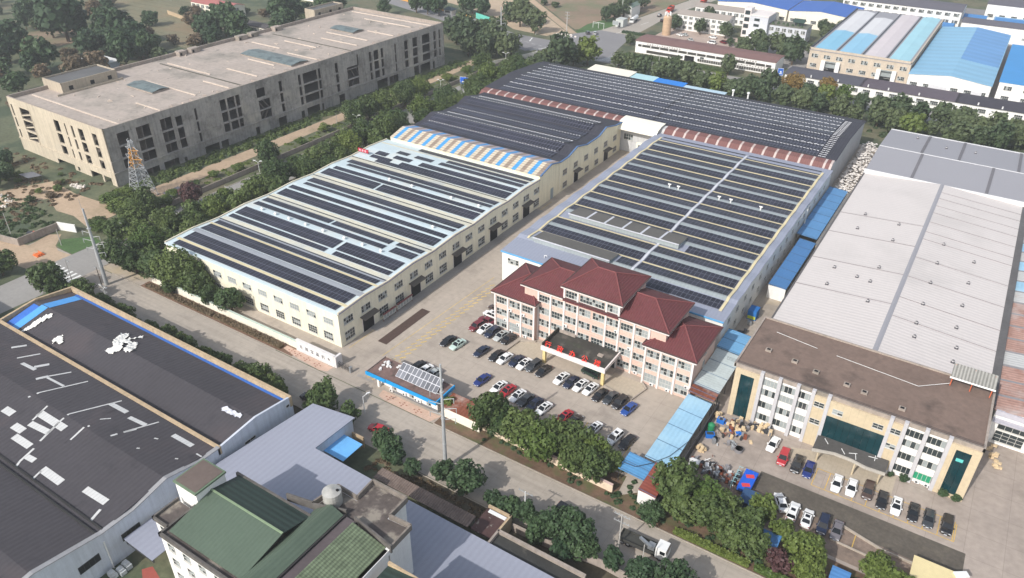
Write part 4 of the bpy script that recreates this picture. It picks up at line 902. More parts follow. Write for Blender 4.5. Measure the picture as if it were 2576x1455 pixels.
rg=random.Random(4)
for q in range(60):
    a.rbox(-rg.uniform(2,56),rg.uniform(5,172),18.9,18.95+rg.random()*.35,rg.uniform(.4,1.8),rg.uniform(.2,.5),rg.random()*3)
o=a.build('roof_debris',[MATS['upstand_render']],dl); o['kind']='stuff'
vb_=[old_conc,dark_in]
for s,w,h in ((27.5,3.6,1.2),(35.5,3.6,1.2),(47,3.,1.),(52.6,3.,1.),(63.2,3.4,1.2),(71.5,4,1.2),(79.4,3.4,1.1),(90.5,3.6,1.2),(98,3.4,1.2),(112.5,3.4,1.2),(131,3.8,1.2),(148,3.,1.2),(156.5,4.2,1.2),(164.6,3.4,1.1)):
    a=M(); a.box(-3.4,s,18.9,-.8,s+w*.55,18.9+h,0); a.box(-3.3,s+.3,19.0,-3.42,s+.9,19.7,1); a.build('roof_vent_box',vb_,dl)
for s,w in ((70,3.6),(76,4.4),(101,5.),(108,4.),(122,4)): a=M(); a.box(-59.2,s,18.9,-56.2,s+w,20.8,0); a.box(-56.2,s+.4,19.2,-56.15,s+1.3,20.2,1); a.build('roof_vent_box',vb_,dl)
for s0,s1,d0,d1,h in ((15,37,49,61.5,3.2),(152,172,61,68,3.2)):
    a=M()
    a.box(-d1,s0,17.8,-d0,s1,18.9+h,0); a.box(-d1+.3,s0+.3,18.9+h,-d0-.3,s1-.3,18.93+h,1)
    for b in ((-d1,s0,-d0,s0+.3),(-d1,s1-.3,-d0,s1),(-d1,s0,-d1+.3,s1),(-d0-.3,s0,-d0,s1)): a.box(b[0],b[1],18.9+h,b[2],b[3],19.5+h,0)
    for q in (.12,.5,.82): a.box(-d0,s0+(s1-s0)*q,19.6,-d0+.03,s0+(s1-s0)*q+1.6,21.1,2)
    a.box(-d0+1.5,s0-3,18.9,-d0+1.8,s1+1,19.6,0)
    a.build('roof_hut',[mat('hut_render',(178,166,148),var=.1,fine=.08,streak=.25),mat('hut_roof',(98,98,98),var=.15,fine=.1),dark_in],dl)
for s0,s1,d0,d1 in ((33.4,40.2,22.2,37.8),(86.5,95.5,6.8,37.5),(139.8,147,23.8,38.4)):
    a=M(); sm=(s0+s1)/2; a.box(-d1,s0,18.9,-d0,s1,19.5,1); a.slabx([(s0-.2,19.55),(sm,20.2),(s1+.2,19.55)],-d1-.2,-d0+.2,.1,0)
    a.build('skylight',[mat('skylight_glass',(112,124,124),rough=.35,var=.15,ns=.3,fine=.1,joint=(1.9,1.9,.14,.3,0,0),stain=(((70,78,80),.3,.48,.6,.7),)),old_conc],dl)

# ================================================================== BLACK ROOFED HALLS (lower left)
def zh(y):
    kn=[(13,8.),(25,9.7),(36.1,8.),(48.9,9.6),(59.6,8.05)]
    return lerp_prof(kn)(y)
o14=(-140,69,0)
h1=thing('workshop_hall','black roofed hall nearest the street with crumpled white tarpaulin on it and beige parapets','workshop',o14)
hw=mat('shade_tinted_white_wall',(204,210,220),var=.06,ns=.12,fine=.05,streak=.16)  # white wall, with the bluish cast of its shade put into the colour
a=M(); a.extx([(60.3,0),(60.3,6.7),(68.8,8.5),(77.3,6.7),(77.3,0)],-178.6,-103); a.build('wall',[old_conc],h1,o14)
a=M(); a.slabx([(60.4,6.9),(68.8,8.75),(77.2,6.9)],-178.3,-102.9,.1); a.build('roof',blk_roof,h1,o14)
a=M(); a.extx([(60,0),(60,8.15),(60.4,8.15),(68.9,9.05),(77.4,7.95),(77.9,7.95),(77.9,0)],-102.9,-102.45); a.build('end_wall',hw,h1,o14)
a=M(); a.box(-178.9,77.25,5.5,-102.4,77.95,8.0); a.extx([(59.8,6.5),(59.8,8.1),(68.8,9.2),(77.9,8.),(77.9,6.5)],-179.,-178.4); a.build('parapet',parap,h1,o14)
a=M(); a.slabx([(76.5,7.08),(77.2,6.98)],-176,-103.4,.05,0); a.slabx([(60.6,6.98),(68.7,8.82)],-175.6,-173.2,.05,1); a.slabx([(68.9,8.84),(76.4,7.12)],-175.6,-172.8,.05,1); a.slabx([(60.5,7.02),(76.8,7.05)][:0] or [(60.5,6.97),(68.,8.63)],-178,-175.6,.04,0)
a.build('roof_sheet',[mat('blue_trim_sheet',(60,110,190),var=.12,fine=.1),mat('bright_blue_sheet',(88,160,224),var=.08,fine=.05)],h1,o14)
put(win_mesh(2.6,.6,2,1,1,0,gm=dark_in,sill=False),'window',h1,(-102.43,66.6,4.6),EAST,o14); put(win_mesh(.8,.6,1,1,1,0,gm=dark_in,sill=False),'window',h1,(-102.43,76.6,6.),EAST,o14)
o15=(-140,40,0)
h2=thing('workshop_hall','larger black roofed hall with many white patch strips at the lower left corner','workshop',o15)
a=M(); a.extx([(2,0),(2,6.2),(13,7.8),(25,9.4),(36.1,7.7),(48.9,9.3),(59.9,7.7),(59.9,0)],-260,-103); a.build('wall',[old_conc],h2,o15)
a=M(); a.slabx([(2,6.5),(13,8.),(25,9.7),(36.1,8.),(48.9,9.6),(59.6,8.05)],-260,-102.9,.1); a.build('roof',blk_roof,h2,o15)
a=M(); a.extx([(2,0),(2,6.7),(13,8.2),(25.2,9.9),(36.1,8.2),(42,8.25),(48.9,9.75),(55.7,8.25),(59.95,8.2),(59.95,0)],-102.9,-102.4); a.build('end_wall',hw,h2,o15)
a=M(); a.slabx([(2,6.85),(13,8.35),(25.2,10.05),(36.1,8.3),(42,8.4),(48.9,9.9),(55.7,8.4),(59.95,8.3)],-103.1,-102.2,.16,0); a.build('wall_coping',mat('grey_coping',(150,150,152),var=.1,fine=.1),h2,o15)
a=M(); a.box(-180,59.55,6.5,-102.4,60.3,8.25); a.build('parapet',parap,h2,o15)
a=M(); a.box(-260,35.4,7.9,-103,35.7,8.35); a.box(-260,36.5,7.9,-103,36.8,8.35); a.build('gutter',mat('black_gutter',(52,52,52),var=.2,fine=.15),h2,o15)
PATCH=[(-164.8,55.5,-163.4,58.0,1.1),(-159.7,54.0,-157.9,57.9,.8),(-157.0,53.6,-152.5,53.9,1.2),(-153.7,54.3,-152.5,56.8,1.3),(-149.0,52.1,-148.2,54.2,1.2),(-148.2,54.2,-146.3,57.9,.7),(-147.9,53.8,-142.5,54.1,.9),(-144.2,47.9,-143.8,49.9,.8),(-143.8,49.9,-140.6,58.0,.6),(-132.3,47.3,-132.7,49.4,.7),(-132.7,49.4,-129.3,58.1,.6),(-130.0,56.2,-125.0,56.4,1.5),(-137.4,44.8,-138.4,48.5,.7),(-138.1,46.6,-129.7,46.7,2.2),(-137.1,44.1,-131.5,44.6,1.8),(-131.5,44.6,-132.3,47.2,.8),(-145.5,43.7,-142.5,43.8,2.2),(-139.5,42.2,-136.3,42.3,2.2),(-123.3,55.7,-118.7,56.1,1.3),(-119.9,52.3,-117.7,58.2,.6),(-126.6,47.7,-126.4,49.7,.7),(-126.8,52.0,-125.5,53.4,.5),(-136.7,40.7,-131.4,40.8,2),(-131.0,42.5,-131.9,45.8,.8),(-126.1,45.6,-126.7,48.8,.7),(-120.6,50.2,-120.2,51.3,.8),(-119.8,52.3,-118.9,54.3,.8),(-112.2,57.3,-106.7,57.4,1.5),(-129.1,36.7,-129.7,37.8,.8),(-129.7,37.8,-130.3,40.9,.8),(-129.7,39.1,-127.4,39.3,1.6),(-123.7,36.8,-124.1,38.6,.7),(-124.3,38.9,-118.3,38.9,2.1),(-113.3,40.2,-107.4,40.4,1.9),(-106.4,36.7,-107.0,39.0,.9),(-113.8,50.9,-113.3,51.2,.5),(-114.0,54.6,-113.2,54.9,.5),(-104.3,56.4,-102.8,56.4,.5),(-106.0,53.2,-105.5,53.5,.5)]
for q,(xa,ya,xb,yb,w) in enumerate(PATCH):
    a=M(); p=Vector((xa,ya)); d=Vector((xb-xa,yb-ya)); n=Vector((-d.y,d.x)).normalized()*(w*.34 if w>1 else w*.3); N=max(1,int(d.length/1.5))
    for i in range(N):
        u,v=p+d*i/N,p+d*(i+1)/N; a.face([(*(u-n),zh((u-n).y)+.06),(*(v-n),zh((v-n).y)+.06),(*(v+n),zh((v+n).y)+.06),(*(u+n),zh((u+n).y)+.06)])
    if a.f and (a.v[1][0]-a.v[0][0])*(a.v[2][1]-a.v[1][1])-(a.v[1][1]-a.v[0][1])*(a.v[2][0]-a.v[1][0])<0: a.f=[f[::-1] for f in a.f]
    a.build('roof_patch',mat('white_patch',(200,200,198),rough=.6,var=.06,ns=.4,fine=.06,joint=(.75,0,.10,.22,0,0)),h2,o15)
for y,z,w in ((40.5,3.6,3.4),(32.8,3.4,3.6),(30,.2,2.6),(20,3.6,3.6)): put(win_mesh(w,1.5,4,1,2,0,gm=mat('dark_pane',(36,40,46),rough=.3,var=.1,fine=0),sill=False,fm=dsteel),'window',h2,(-102.38,y,z),EAST,o15)
a=M(); a.tube((-102.2,35.9,0),(-102.2,35.9,6.5),.14); a.build('drainpipe',white_s,h2,o15)
# crumpled tarpaulins
def tarp(poly,z0,zf,label,seed,m):
    rg=random.Random(seed); x0=min(p[0] for p in poly); x1=max(p[0] for p in poly); y0=min(p[1] for p in poly); y1=max(p[1] for p in poly); st=.34; a=M(); idx={}
    def inside(x,y):
        c=False
        for i in range(len(poly)):
            (xa,ya),(xb,yb)=poly[i],poly[i-1]
            if (ya>y)!=(yb>y) and x<(xb-xa)*(y-ya)/(yb-ya)+xa: c=not c
        return c
    def vid(i,j):
        if (i,j) not in idx:
            x=x0+i*st+rg.uniform(-.12,.12); y=y0+j*st+rg.uniform(-.12,.12); idx[i,j]=len(a.v); a.v.append((x,y,zf(y)+.08+abs(noise.noise(Vector((x*1.1,y*1.1,seed))))*.7+abs(noise.noise(Vector((x*3,y*3,seed))))*.15))
        return idx[i,j]
    for i in range(int((x1-x0)/st)+1):
        for j in range(int((y1-y0)/st)+1):
            if inside(x0+(i+.5)*st,y0+(j+.5)*st): a.f.append((vid(i,j),vid(i+1,j),vid(i+1,j+1),vid(i,j+1))); a.m.append(0)
    o=a.build('tarpaulin',m); return tag(o,label,'tarpaulin')
tm=mat('white_tarp',(228,226,220),rough=.6,var=.05,fine=.05)
z1=lerp_prof([(60.4,6.9),(68.8,8.75),(77.2,6.9)])
tarp([(-147.2,66.1),(-146.8,67.9),(-148.7,69.4),(-150.2,72.2),(-148.9,73.3),(-147.3,71.3),(-146.2,74.6),(-145.5,74.3),(-146.7,71.4),(-143.9,71.9),(-141.2,68.9),(-143.1,67.9),(-144.7,70.2),(-146.3,70.1),(-143.9,68.1),(-145.0,66.2)],0,z1,'big crumpled white tarpaulin in the middle of the black roof',1,tm)
tarp([(-160.2,61.6),(-162.1,63.0),(-161.1,64.6),(-158.6,63.4),(-158.9,62.5),(-160.6,62.6)],0,z1,'small crumpled white tarpaulin near the mid parapet of the black roof',2,tm)
tarp([(-171.6,60.6),(-171.4,66.6),(-170.3,67.8),(-169.2,67.4),(-169.6,65.5),(-170.4,61.9)],0,z1,'long narrow white tarpaulin beside the bright blue sheets on the black roof',3,tm)
tarp([(-110.6,67.2),(-108,67.),(-105,67.3),(-105.2,68.2),(-108.,67.9),(-110.2,68.2)],0,z1,'thin pale grey tarpaulin strip near the gable end of the black roof',4,mat('grey_tarp',(196,198,206),var=.08))
# ================================================================== BLUE GREY LOW ROOFS
o16=(-88,68,0)
lr=thing('workshop_hall','low building with smooth blue grey sheet roof wrapped round the green roofed block','workshop',o16)
a=M(); a.prism([(-101.6,58.3),(-99,80.2),(-88.9,81.7),(-89.3,71.1),(-74.7,70.9),(-74.6,55),(-92,50),(-101.6,50)],5.8,6.0,0); a.build('roof',blu_grey,lr,o16)
a=M(); a.prism([(-101.3,58.3),(-98.8,79.9),(-89.2,81.2),(-89.6,70.8),(-75,70.6),(-75,55),(-92,50.3),(-101.3,50.3)],0,5.75); a.build('wall',hw,lr,o16)
a=M(); a.prism([(-67,71.6),(-30,71.6),(-20,46),(-60.1,46)],4.6,4.75,0); a.prism([(-66.8,71.3),(-30,71.3),(-20,46.3),(-60,46.3)],0,4.55,1); t=a.build('low_hall',[blu_grey,hw]); tag(t,'low hall with blue grey corrugated roof beside the white gable at the bottom edge','workshop')
sh=M(); sh.slaby([(-90,3.6),(-84.5,3.4)],73.2,78.7,.08,0); sh.box(-92,80.6,0,-86.2,80.9,2.7,1); sh.box(-90,73.2,0,-89.8,78.6,3.4,1); t=sh.build('shed',[mat('bright_sky_sheet',(110,176,230),rough=.5,var=.1,ns=.3,fine=.06),parap]); tag(t,'small bright blue shed roof tucked between the blue grey roof and a brick wall','shed')
# ================================================================== GREEN ROOFED BLOCK (bottom)
o17=(-76,48,0)
gb=thing('dormitory_block','tall white block with green roofs, a brown topped roof hut and a water tank','building',o17)
a=M(); a.box(-88,38.7,0,-57.,53.2,14.6); a.box(-91.8,40.2,0,-88,44.6,14.6); a.box(-72,44,0,-57.2,56,14.4); a.box(-92.3,45.2,0,-87.2,50.8,17.9); a.box(-57.2,45,0,-56.6,55,15.2); a.build('wall',white_w,gb,o17)
a=M(); a.prism([(-72.2,55.3),(-71.5,60.1),(-67.4,60.),(-67.5,64),(-60.7,64.1),(-60.7,59.9),(-56.6,60.1),(-56.6,55.3)],0,15); a.build('tank_block',white_w,gb,o17)
a=M(); pts=[(-72.4,55.4),(-71.6,60.3),(-67.3,60.1),(-67.6,64.2),(-60.5,64.3),(-60.5,60.),(-56.4,60.3),(-56.4,55.5)]
for p,q in zip(pts,pts[1:]): a.bar((*p,15.45),(*q,15.45),.3,1.1)
a.prism([(-72.,55.5),(-71.3,60.),(-67.2,59.8),(-67.3,63.9),(-60.8,64.),(-60.8,59.7),(-56.7,60.),(-56.7,55.5)],15,15.1,1); a.box(-91.6,40.3,14.6,-88.1,44.5,14.7,1); a.box(-88,38.8,14.6,-71,53.1,14.7,1); a.build('roof_deck',[mat('grey_parapet',(126,118,110),var=.2,ns=.5,fine=.2),mat('sooty_deck',(92,84,80),var=.25,ns=.3,fine=.2,stain=(((150,142,130),.3,.52,.62,.8),((48,46,46),.4,.55,.7,.7)))],gb,o17)
a=M(); a.slabx([(39.6,15.2),(47.9,16.8)],-87.2,-71,.12,0); a.slabx([(47.9,16.8),(53.5,15.3)],-87.2,-71,.12,1); a.box(-88,47.75,16.75,-71,48.05,16.92,2); a.build('green_roof',[green_r,gdark,mat('green_ridge',(130,148,118),var=.1)],gb,o17)
a=M(); a.slaby([(-71.6,15.1),(-68.8,16.9),(-66.4,16.0)],36,56,.12,0); a.build('green_cross_roof',green_r,gb,o17)
a=M(); a.box(-66.4,36,14.3,-63.9,56.3,15.5,0); a.box(-66.5,36,15.5,-66.15,56.3,15.9,1); a.box(-64.1,36,15.5,-63.8,56,15.9,1); a.build('roof_gutter_deck',[mat('plum_deck',(90,82,84),var=.15,fine=.12),mat('black_edge',(56,54,54),var=.15,fine=.15)],gb,o17)
a=M(); a.slaby([(-63.8,16.6),(-56.6,14.9)],36,55.4,.2,0); a.build('tiled_roof',gtile,gb,o17)
a=M()
for p,q in (((-64.6,56.6),(-56.2,55.4)),((-72,55),(-66.6,56.9)),((-77,54.2),(-72.2,55.2))): a.bar((*p,15.4),(*q,15.4),.3,1.6,0)
for (b) in ((-88.3,38.4,-71,38.8),(-88.3,38.4,-87.9,47.4),(-91.9,39.9,-91.6,44.7),(-91.9,39.9,-88,40.2)): a.box(b[0],b[1],14.4,b[2],b[3],15.2,0)
a.box(-88,53.2,14.4,-71,53.6,15.5,1); a.box(-57.2,44,14.2,-56.5,55.4,15.2,2); a.build('parapet',[mat('sooty_parapet',(96,92,88),var=.25,ns=.5,fine=.2),MATS['sooty_parapet'] if 'sooty_parapet' in MATS else parap,white_w],gb,o17)
a=M(); a.box(-92.5,45.,17.9,-87.,51,18.25,0); a.box(-92.2,45.3,18.25,-87.3,50.7,18.3,1); a.build('hut_roof',[mat('green_edge',(104,122,100),var=.1),mat('hut_deck',(104,92,86),var=.1,fine=.1)],gb,o17)
D1=[win_mesh(1.5,1.5,2,2,s,.4) for s in (1,2)]
for r_ in range(4):
    for q in range(6): put(D1[(r_+q)%2],'window',gb,(-86.2+3.6*q,38.7,12.1-3.4*r_),0,o17)
    put(D1[0],'window',gb,(-90,40.2,12.1-3.4*r_),0,o17)
a=M(); a.tube((-70.2,57.6,15.1),(-70.2,57.6,17.6),1.5,n=20); a.tube((-70.2,57.6,17.6),(-70.2,57.6,18.1),1.55,.12,n=20); a.tube((-69.4,58.1,17.7),(-69.4,58.1,17.95),.25,n=8,m=1)
for z in (15.7,16.4,17.1): a.tube((-70.2,57.6,z),(-70.2,57.6,z+.06),1.53,n=20)
t=a.build('water_tank',[mat('tank_steel',(186,184,178),rough=.5,metal=.2,var=.08,fine=.06,streak=.2),dark_in]); tag(t,'round pale steel water tank with conical lid standing on the sooty roof deck','water tank')
lg=M(); lg.box(-55,30,0,-24,53.2,14,1); lg.slaby([(-55.2,14.6),(-49,15.6),(-24,14.4)],30,53.3,.12,0); lg.box(-55.2,53.3,13.6,-24,53.7,15.3,2); t=lg.build('low_building',[gdark,white_w,parap]); tag(t,'dark green roofed annex peeping in at the bottom edge beside the white gable','annex')
a=M(); a.slaby([(-101.5,5.),(-94,4.6)],38.6,46,.1,0); a.box(-101.4,38.8,3.6,-94.2,39,4.5,1); t=a.build('lean_to_roof',[blu_grey,dsteel]); tag(t,'grey lean to roof between the pale wall and the green roofed block','canopy')
a=M()
for (x,y,s) in ((-100.4,37.2,1.),(-100.2,36.0,.9),(-100.8,34.8,.9)): a.box(x-.8,y-.5,0,x+.8,y+.5,.9*s,0); a.box(x-.6,y-.4,.9*s,x+.5,y+.4,1.3*s,0)
t=a.build('wrapped_stack',mat('wrapped_goods',(186,190,192),var=.12,ns=.5,fine=.15)); tag(t,'stacks of pale wrapped goods at the foot of the white wall tinted by shade','goods stack'); t['kind']='stuff'
sheet('red_mat',[(-98,38.2),(-97,39.6),(-91,38),(-91,34)],.012,mat('red_mat_paint',(160,86,76),var=.15,fine=.1))
a=M(); a.box(-76,36,0,-71,41.6,12.2); t=a.build('stair_tower',mat('sky_blue_wall',(130,186,220),var=.05)); tag(t,'sky blue stair top at the bottom edge in front of the green roof','stair tower')
# small roofs and walls along the street side
a=M(); a.slabx([(73.6,2.9),(76.2,3.2)],-77.3,-55.6,.12,0); a.box(-77,76,0,-55.8,76.3,2.9,1); t=a.build('long_shed',[mat('brown_old_tiles',(112,98,90),var=.25,ns=.4,fine=.2,rib=(0,.5,.5,.12)),old_conc]); tag(t,'long narrow shed with brown tiled roof between the weeds and the blue grey roof','shed')
a=M(); a.slabx([(73.6,3.),(79.2,3.)],-55,-50.5,.12,0); a.box(-55,79.2,0,-50.3,79.6,3.5,1); a.box(-50.6,73,0,-50.2,79.6,3.5,1); a.box(-54.4,78.2,3.1,-50.8,78.9,3.25,2); t=a.build('yard_shed',[mat('dark_brown_sheet',(78,58,56),var=.2,ns=.4,fine=.15,stain=(((150,146,136),.5,.58,.62,.8),)),parap,white_s]); tag(t,'dark brown flat shed roof with a pale plank, enclosed by a mossy wall','shed')
a=M(); a.box(-50,66,0,-33,75,3.9,0); a.box(-50,74.6,3.9,-33,75.1,4.6,1); a.box(-50.1,66,3.9,-49.7,75,4.6,1); t=a.build('flat_roof_building',[mat('wet_black_deck',(58,58,56),var=.3,ns=.2,fine=.15,stain=(((120,112,104),.12,.56,.66,.7),)),old_conc]); tag(t,'low flat black roofed building with mossy coping at the bottom edge','building')
sheet('dark_yard',[(-50,75),(-20,75),(-20,79.5),(-50,79.2)],.008,mat('dark_yard_ground',(76,70,68),var=.2,ns=.2,fine=.2,stain=(((132,124,118),.12,.57,.64,.7),)))
wall([(-50,79.4),(-43.2,79.6),(-33,81.),(-20,80.6)],1.8,.3,old_conc,'stained low wall behind the trees on the near side of the street')

# ================================================================== FAR BUILDINGS
def block(name,label,cat,x0,x1,y0,y1,h,mw_,mr,floors=2,nw=8,gable=0.,axis='x',win=None,side=True,pl=.2,over=.3,wz=None):
    off=((x0+x1)/2,(y0+y1)/2,0); t=thing(name,label,cat,off)
    a=M(); a.box(x0,y0,0,x1,y1,h-.05)
    ym=(y0+y1)/2; xm=(x0+x1)/2
    if gable and axis=='x': a.extx([(y0,h-.1),(ym,h+gable-.1),(y1,h-.1)],x0,x1)
    if gable and axis=='y': a.exty([(x0,h-.1),(xm,h+gable-.1),(x1,h-.1)],y0,y1)
    a.build('wall',mw_,t,off); a=M()
    if gable and axis=='x': a.slabx([(y0-over,h),(ym,h+gable),(y1+over,h)],x0-over,x1+over,.15)
    elif gable: a.slaby([(x0-over,h),(xm,h+gable),(x1+over,h)],y0-over,y1+over,.15)
    else: a.box(x0-over,y0-over,h-.05,x1+over,y1+over,h+.25)
    a.build('roof',mr,t,off)
    fh=(h-.4)/max(1,floors)
    for f in range(floors):
        w_=(x1-x0)/max(1,nw); ww=min(3.,w_*.62); wm=win or win_mesh(ww,min(1.7,fh*.5),4,2,f+1,pl)
        for q in range(nw): put(wm,'window',t,(x0+w_*(q+.5),y0,fh*f+fh*.35),0,off)
        if side:
            ns=max(1,int((y1-y0)/7)); d=(y1-y0)/ns
            for q in range(ns): put(wm,'window',t,(x1,y0+d*(q+.5),fh*f+fh*.35),EAST,off)
    return t,off
sb,so_=block('school_building','white three storey building with grey roof behind two round trees, near the silo','school building',-168,-137.5,439.5,451,8.6,white_w,mat('warm_grey_roof',(158,148,140),var=.06,fine=.04),3,9,1.6)
block('school_building','second long white building with grey roof standing behind the white three storey one','school building',-168,-121,468,480,7.6,white_w,mat('warm_grey_roof',(158,148,140)),2,12,1.4)
# grey office with stair tower
go,oo=block('office_building','grey white office with flat planted roof and dark roof pavilion, before the bright blue roofs','office building',-116.8,-96.2,446,457,8.2,mat('cool_grey_render',(196,198,204),var=.05),mat('planted_deck',(112,112,100),var=.25,ns=.3,fine=.2),2,6,0.)
a=M(); a.box(-127,443,0,-116.9,458,12.2,0); a.box(-127.2,442.8,12.2,-116.7,458.2,12.7,1); a.box(-131,444,0,-127.1,450,15.6,1); a.box(-127.2,440.4,0,-116.4,443,4.6,2)
for z in (1.5,5,8.6,12.2): a.box(-130.4,443.9,z,-127.6,443.98,z+2.2,3)
for z in (6.6,9.6): a.box(-124.5,442.9,z,-121.5,442.98,z+1.4,3)
for q in range(4): a.box(-125.6+2.4*q,440.3,1.4,-124+2.4*q,440.38,2.9,3)
a.build('stair_tower',[MATS['cool_grey_render'],trim_w,white_w,glass],go,oo)
a=M(); a.box(-104,450,8.4,-100,453,10.4,0); a.slabx([(449,10.4),(451.5,12),(454,10.4)],-105,-99,.15,1)
for q in range(7): a.tube((-115+2.6*q,447.5+(q%3),8.4),(-115+2.6*q,447.5+(q%3),9.4+(q%2)*.6),.9,.3,n=7,m=2)
a.build('roof_pavilion',[glass,mat('dark_green_tile',(52,72,66),var=.1),mat('roof_shrub',(60,78,52),var=.2,fine=.2)],go,oo)
mb=mat('bright_blue_roof',(58,102,178),rough=.5,var=.06,ns=.05,fine=.04,rib=(0,1.2,.2,.02))
block('factory_hall','bright blue roofed white hall directly behind the grey office','factory',-116.5,-81,484,516,8.8,warm_w,mb,1,6,1.6,'y')
block('factory_hall','bright blue roofed hall behind the second white school building, left of the other one','factory',-160,-117.5,484,540,9.,warm_w,mb,1,8,1.8,'y')
block('factory_hall','long white three storey works at the top edge right of the bright blue roofs','factory',-95,-30,523,548,11.5,white_w,mat('slate_roof',(98,96,104),var=.06),3,14,1.5)
block('factory_hall','white hall with dark roof in the top right corner, behind the blue lean tos','factory',-20,80,560,600,11,white_w,mat('slate_roof',(98,96,104)),1,16,2.)
shedm=mat('worn_blue_sheet',(120,160,190),rough=.5,var=.12,ns=.08,fine=.06,rib=(0,4.,.6,.14))
for lab,x0,x1,y0,y1,z,m_ in (('small blue roofed shed behind the beige factory',-52,-32,512,524,4.5,mat('mid_blue_roof',(76,132,188),var=.06)),('second blue roofed shed further back by the three storey works',-34,-18,540,552,5,MATS['mid_blue_roof']),('blue boxy roof unit in front of the worn blue lean to',-13,6,536,546,6,MATS['mid_blue_roof']),('long worn blue lean to roof below the top right hall',-14,80,547,559,4,shedm)):
    a=M(); a.box(x0,y0,0,x1,y1,z-.2,1); a.slabx([(y0-.3,z),(y1+.3,z+.6)],x0-.3,x1+.3,.2,0); t=a.build('shed',[m_,warm_w]); tag(t,lab,'shed')
block('factory_hall','long dark roofed white hall running behind the wide pale blue roof','factory',-28,100,512,527,8.5,white_w,mat('slate_roof',(98,96,104)),1,14,1.2,win=win_mesh(2,1,2,1,1,.2))
# beige factory with four roof bays
bf,bo=block('factory_hall','beige two storey factory with four striped roof bays in blue, grey and white','factory',-83,-36.9,400.5,505.5,9.6,mat('sandy_render',(194,180,162),var=.05,streak=.1),mid_grey,2,8,0.,pl=.35)
a=M(); bays_=[(-82.6,-70.9),(-70.9,-59.2),(-59.2,-48.2),(-48.2,-37.3)]; 
for q,(x0,x1) in enumerate(bays_):
    xm=(x0+x1)/2; pr=[(x0+.3,9.75),(xm,10.5),(x1-.3,9.75)]
    a.slaby(pr,401.2,446 if q<2 else 505,.12,[0,1,2,3][q])
    if q<2: a.slaby(pr,446,[500,488][q],.12,4)
for x in (-70.9,-59.2,-48.2): a.box(x-.35,401,9.7,x+.35,505,9.95,5)
a.box(-83.2,400.3,9.6,-36.7,401,10.7,6); a.box(-37.2,400.3,9.6,-36.6,505,10.5,6); a.box(-83.3,400.3,9.6,-82.7,505,10.5,5)
a.build('bay_roof',[mat('bay_blue',(130,184,210),rough=.5,var=.08,ns=.04,fine=.04),mat('bay_blue_two',(138,186,212),rough=.5,var=.08,ns=.04,fine=.04),mat('bay_pinkgrey',(200,192,194),var=.05,fine=.03),mat('bay_teal',(156,200,212),rough=.5,var=.06,fine=.03),mat('bay_white',(206,206,208),var=.05,fine=.03),dsteel,MATS['sandy_render']],bf,bo)
for x in (-72,-46.5): 
    a=M(); a.box(-2.4,-.1,0,2.4,.0,4.6,1); a.box(-2.4,-.1,0,2.4,-.14,2.2,0); a.box(-4.4,-1.6,0,-2.5,0,5.4,2); a.box(2.5,-1.6,0,4.4,0,5.4,2); a.box(-3,-1.4,5,3,0,5.2,1); d=a.build('door',[dark_in,lit_pale,white_w],bf); d.location=(x-bo[0],400.5-bo[1],0)
# wide pale blue gable roof
wb,wo=block('factory_hall','wide white gable hall with pale blue sheet roof right of the beige factory','factory',-36,-2.6,392,498,7.6,white_w,mat('pale_blue_sheet_two',(132,178,206),rough=.5,var=.09,ns=.035,fine=.04,rib=(1,7.5,.5,.06)),1,6,1.9,'y')
a=M(); a.slaby([(-19,9.62),(-2.7,7.72)],425,462,.1,0); a.slaby([(-19,9.62),(-2.7,7.72)],462,498,.1,0); a.build('roof_panel',mat('mid_blue_sheet_two',(102,150,198),rough=.5,var=.08,ns=.05,fine=.04,rib=(1,7.5,.5,.06)),wb,wo)
a=M(); a.box(-27,391.7,0,-19.6,392,4.4,1); a.box(-27,391.6,0,-21,391.7,2.6,0); a.box(-9.6,391.7,0,-5.4,392,4.2,1); a.build('door',[dark_in,mat('roller_white',(206,206,208),var=.05,rib=(2,.4,.4,.05))],wb,wo)
block('factory_hall','vivid blue roofed white building at the right edge beyond the tree belt','factory',-.2,60,396,470,9.,white_w,mat('vivid_blue_roof',(62,140,200),rough=.5,var=.05,fine=.03),2,8,0.)
# long dark gatehouse row
for lab,x0,x1,m_ in (('long low building with dark grey roof left part, along the far street',-85.8,-52,mat('slate_dark',(84,84,92),var=.06,fine=.04)),('long low building with plum grey roof in the middle, along the far street',-52,-13.2,mat('plum_grey',(92,84,92),var=.06,fine=.04)),('low building with near black roof right part, along the far street',-13.2,34,mat('slate_black',(66,64,72),var=.06,fine=.04)),('low building with blue wall under its dark roof, along the far street',34,110,MATS['slate_dark'])):
    t,of_=block('shop_row',lab,'building',x0,x1,371.5,385.5,4.4,white_w if x0<30 else mat('blue_wall',(60,120,190),var=.08),m_,1,7,.5,over=.5)
for x in (-74,-62,-49,-40.5,-28,-5,4): 
    a=M(); a.tube((x,371.5,4.5),(x,371.5,5.5),.3,n=7); o=a.build('roof_cowl',white_s); tag(o,'small white roof cowl on the long dark roof along the far street','roof cowl','white roof cowls on the long dark roof')
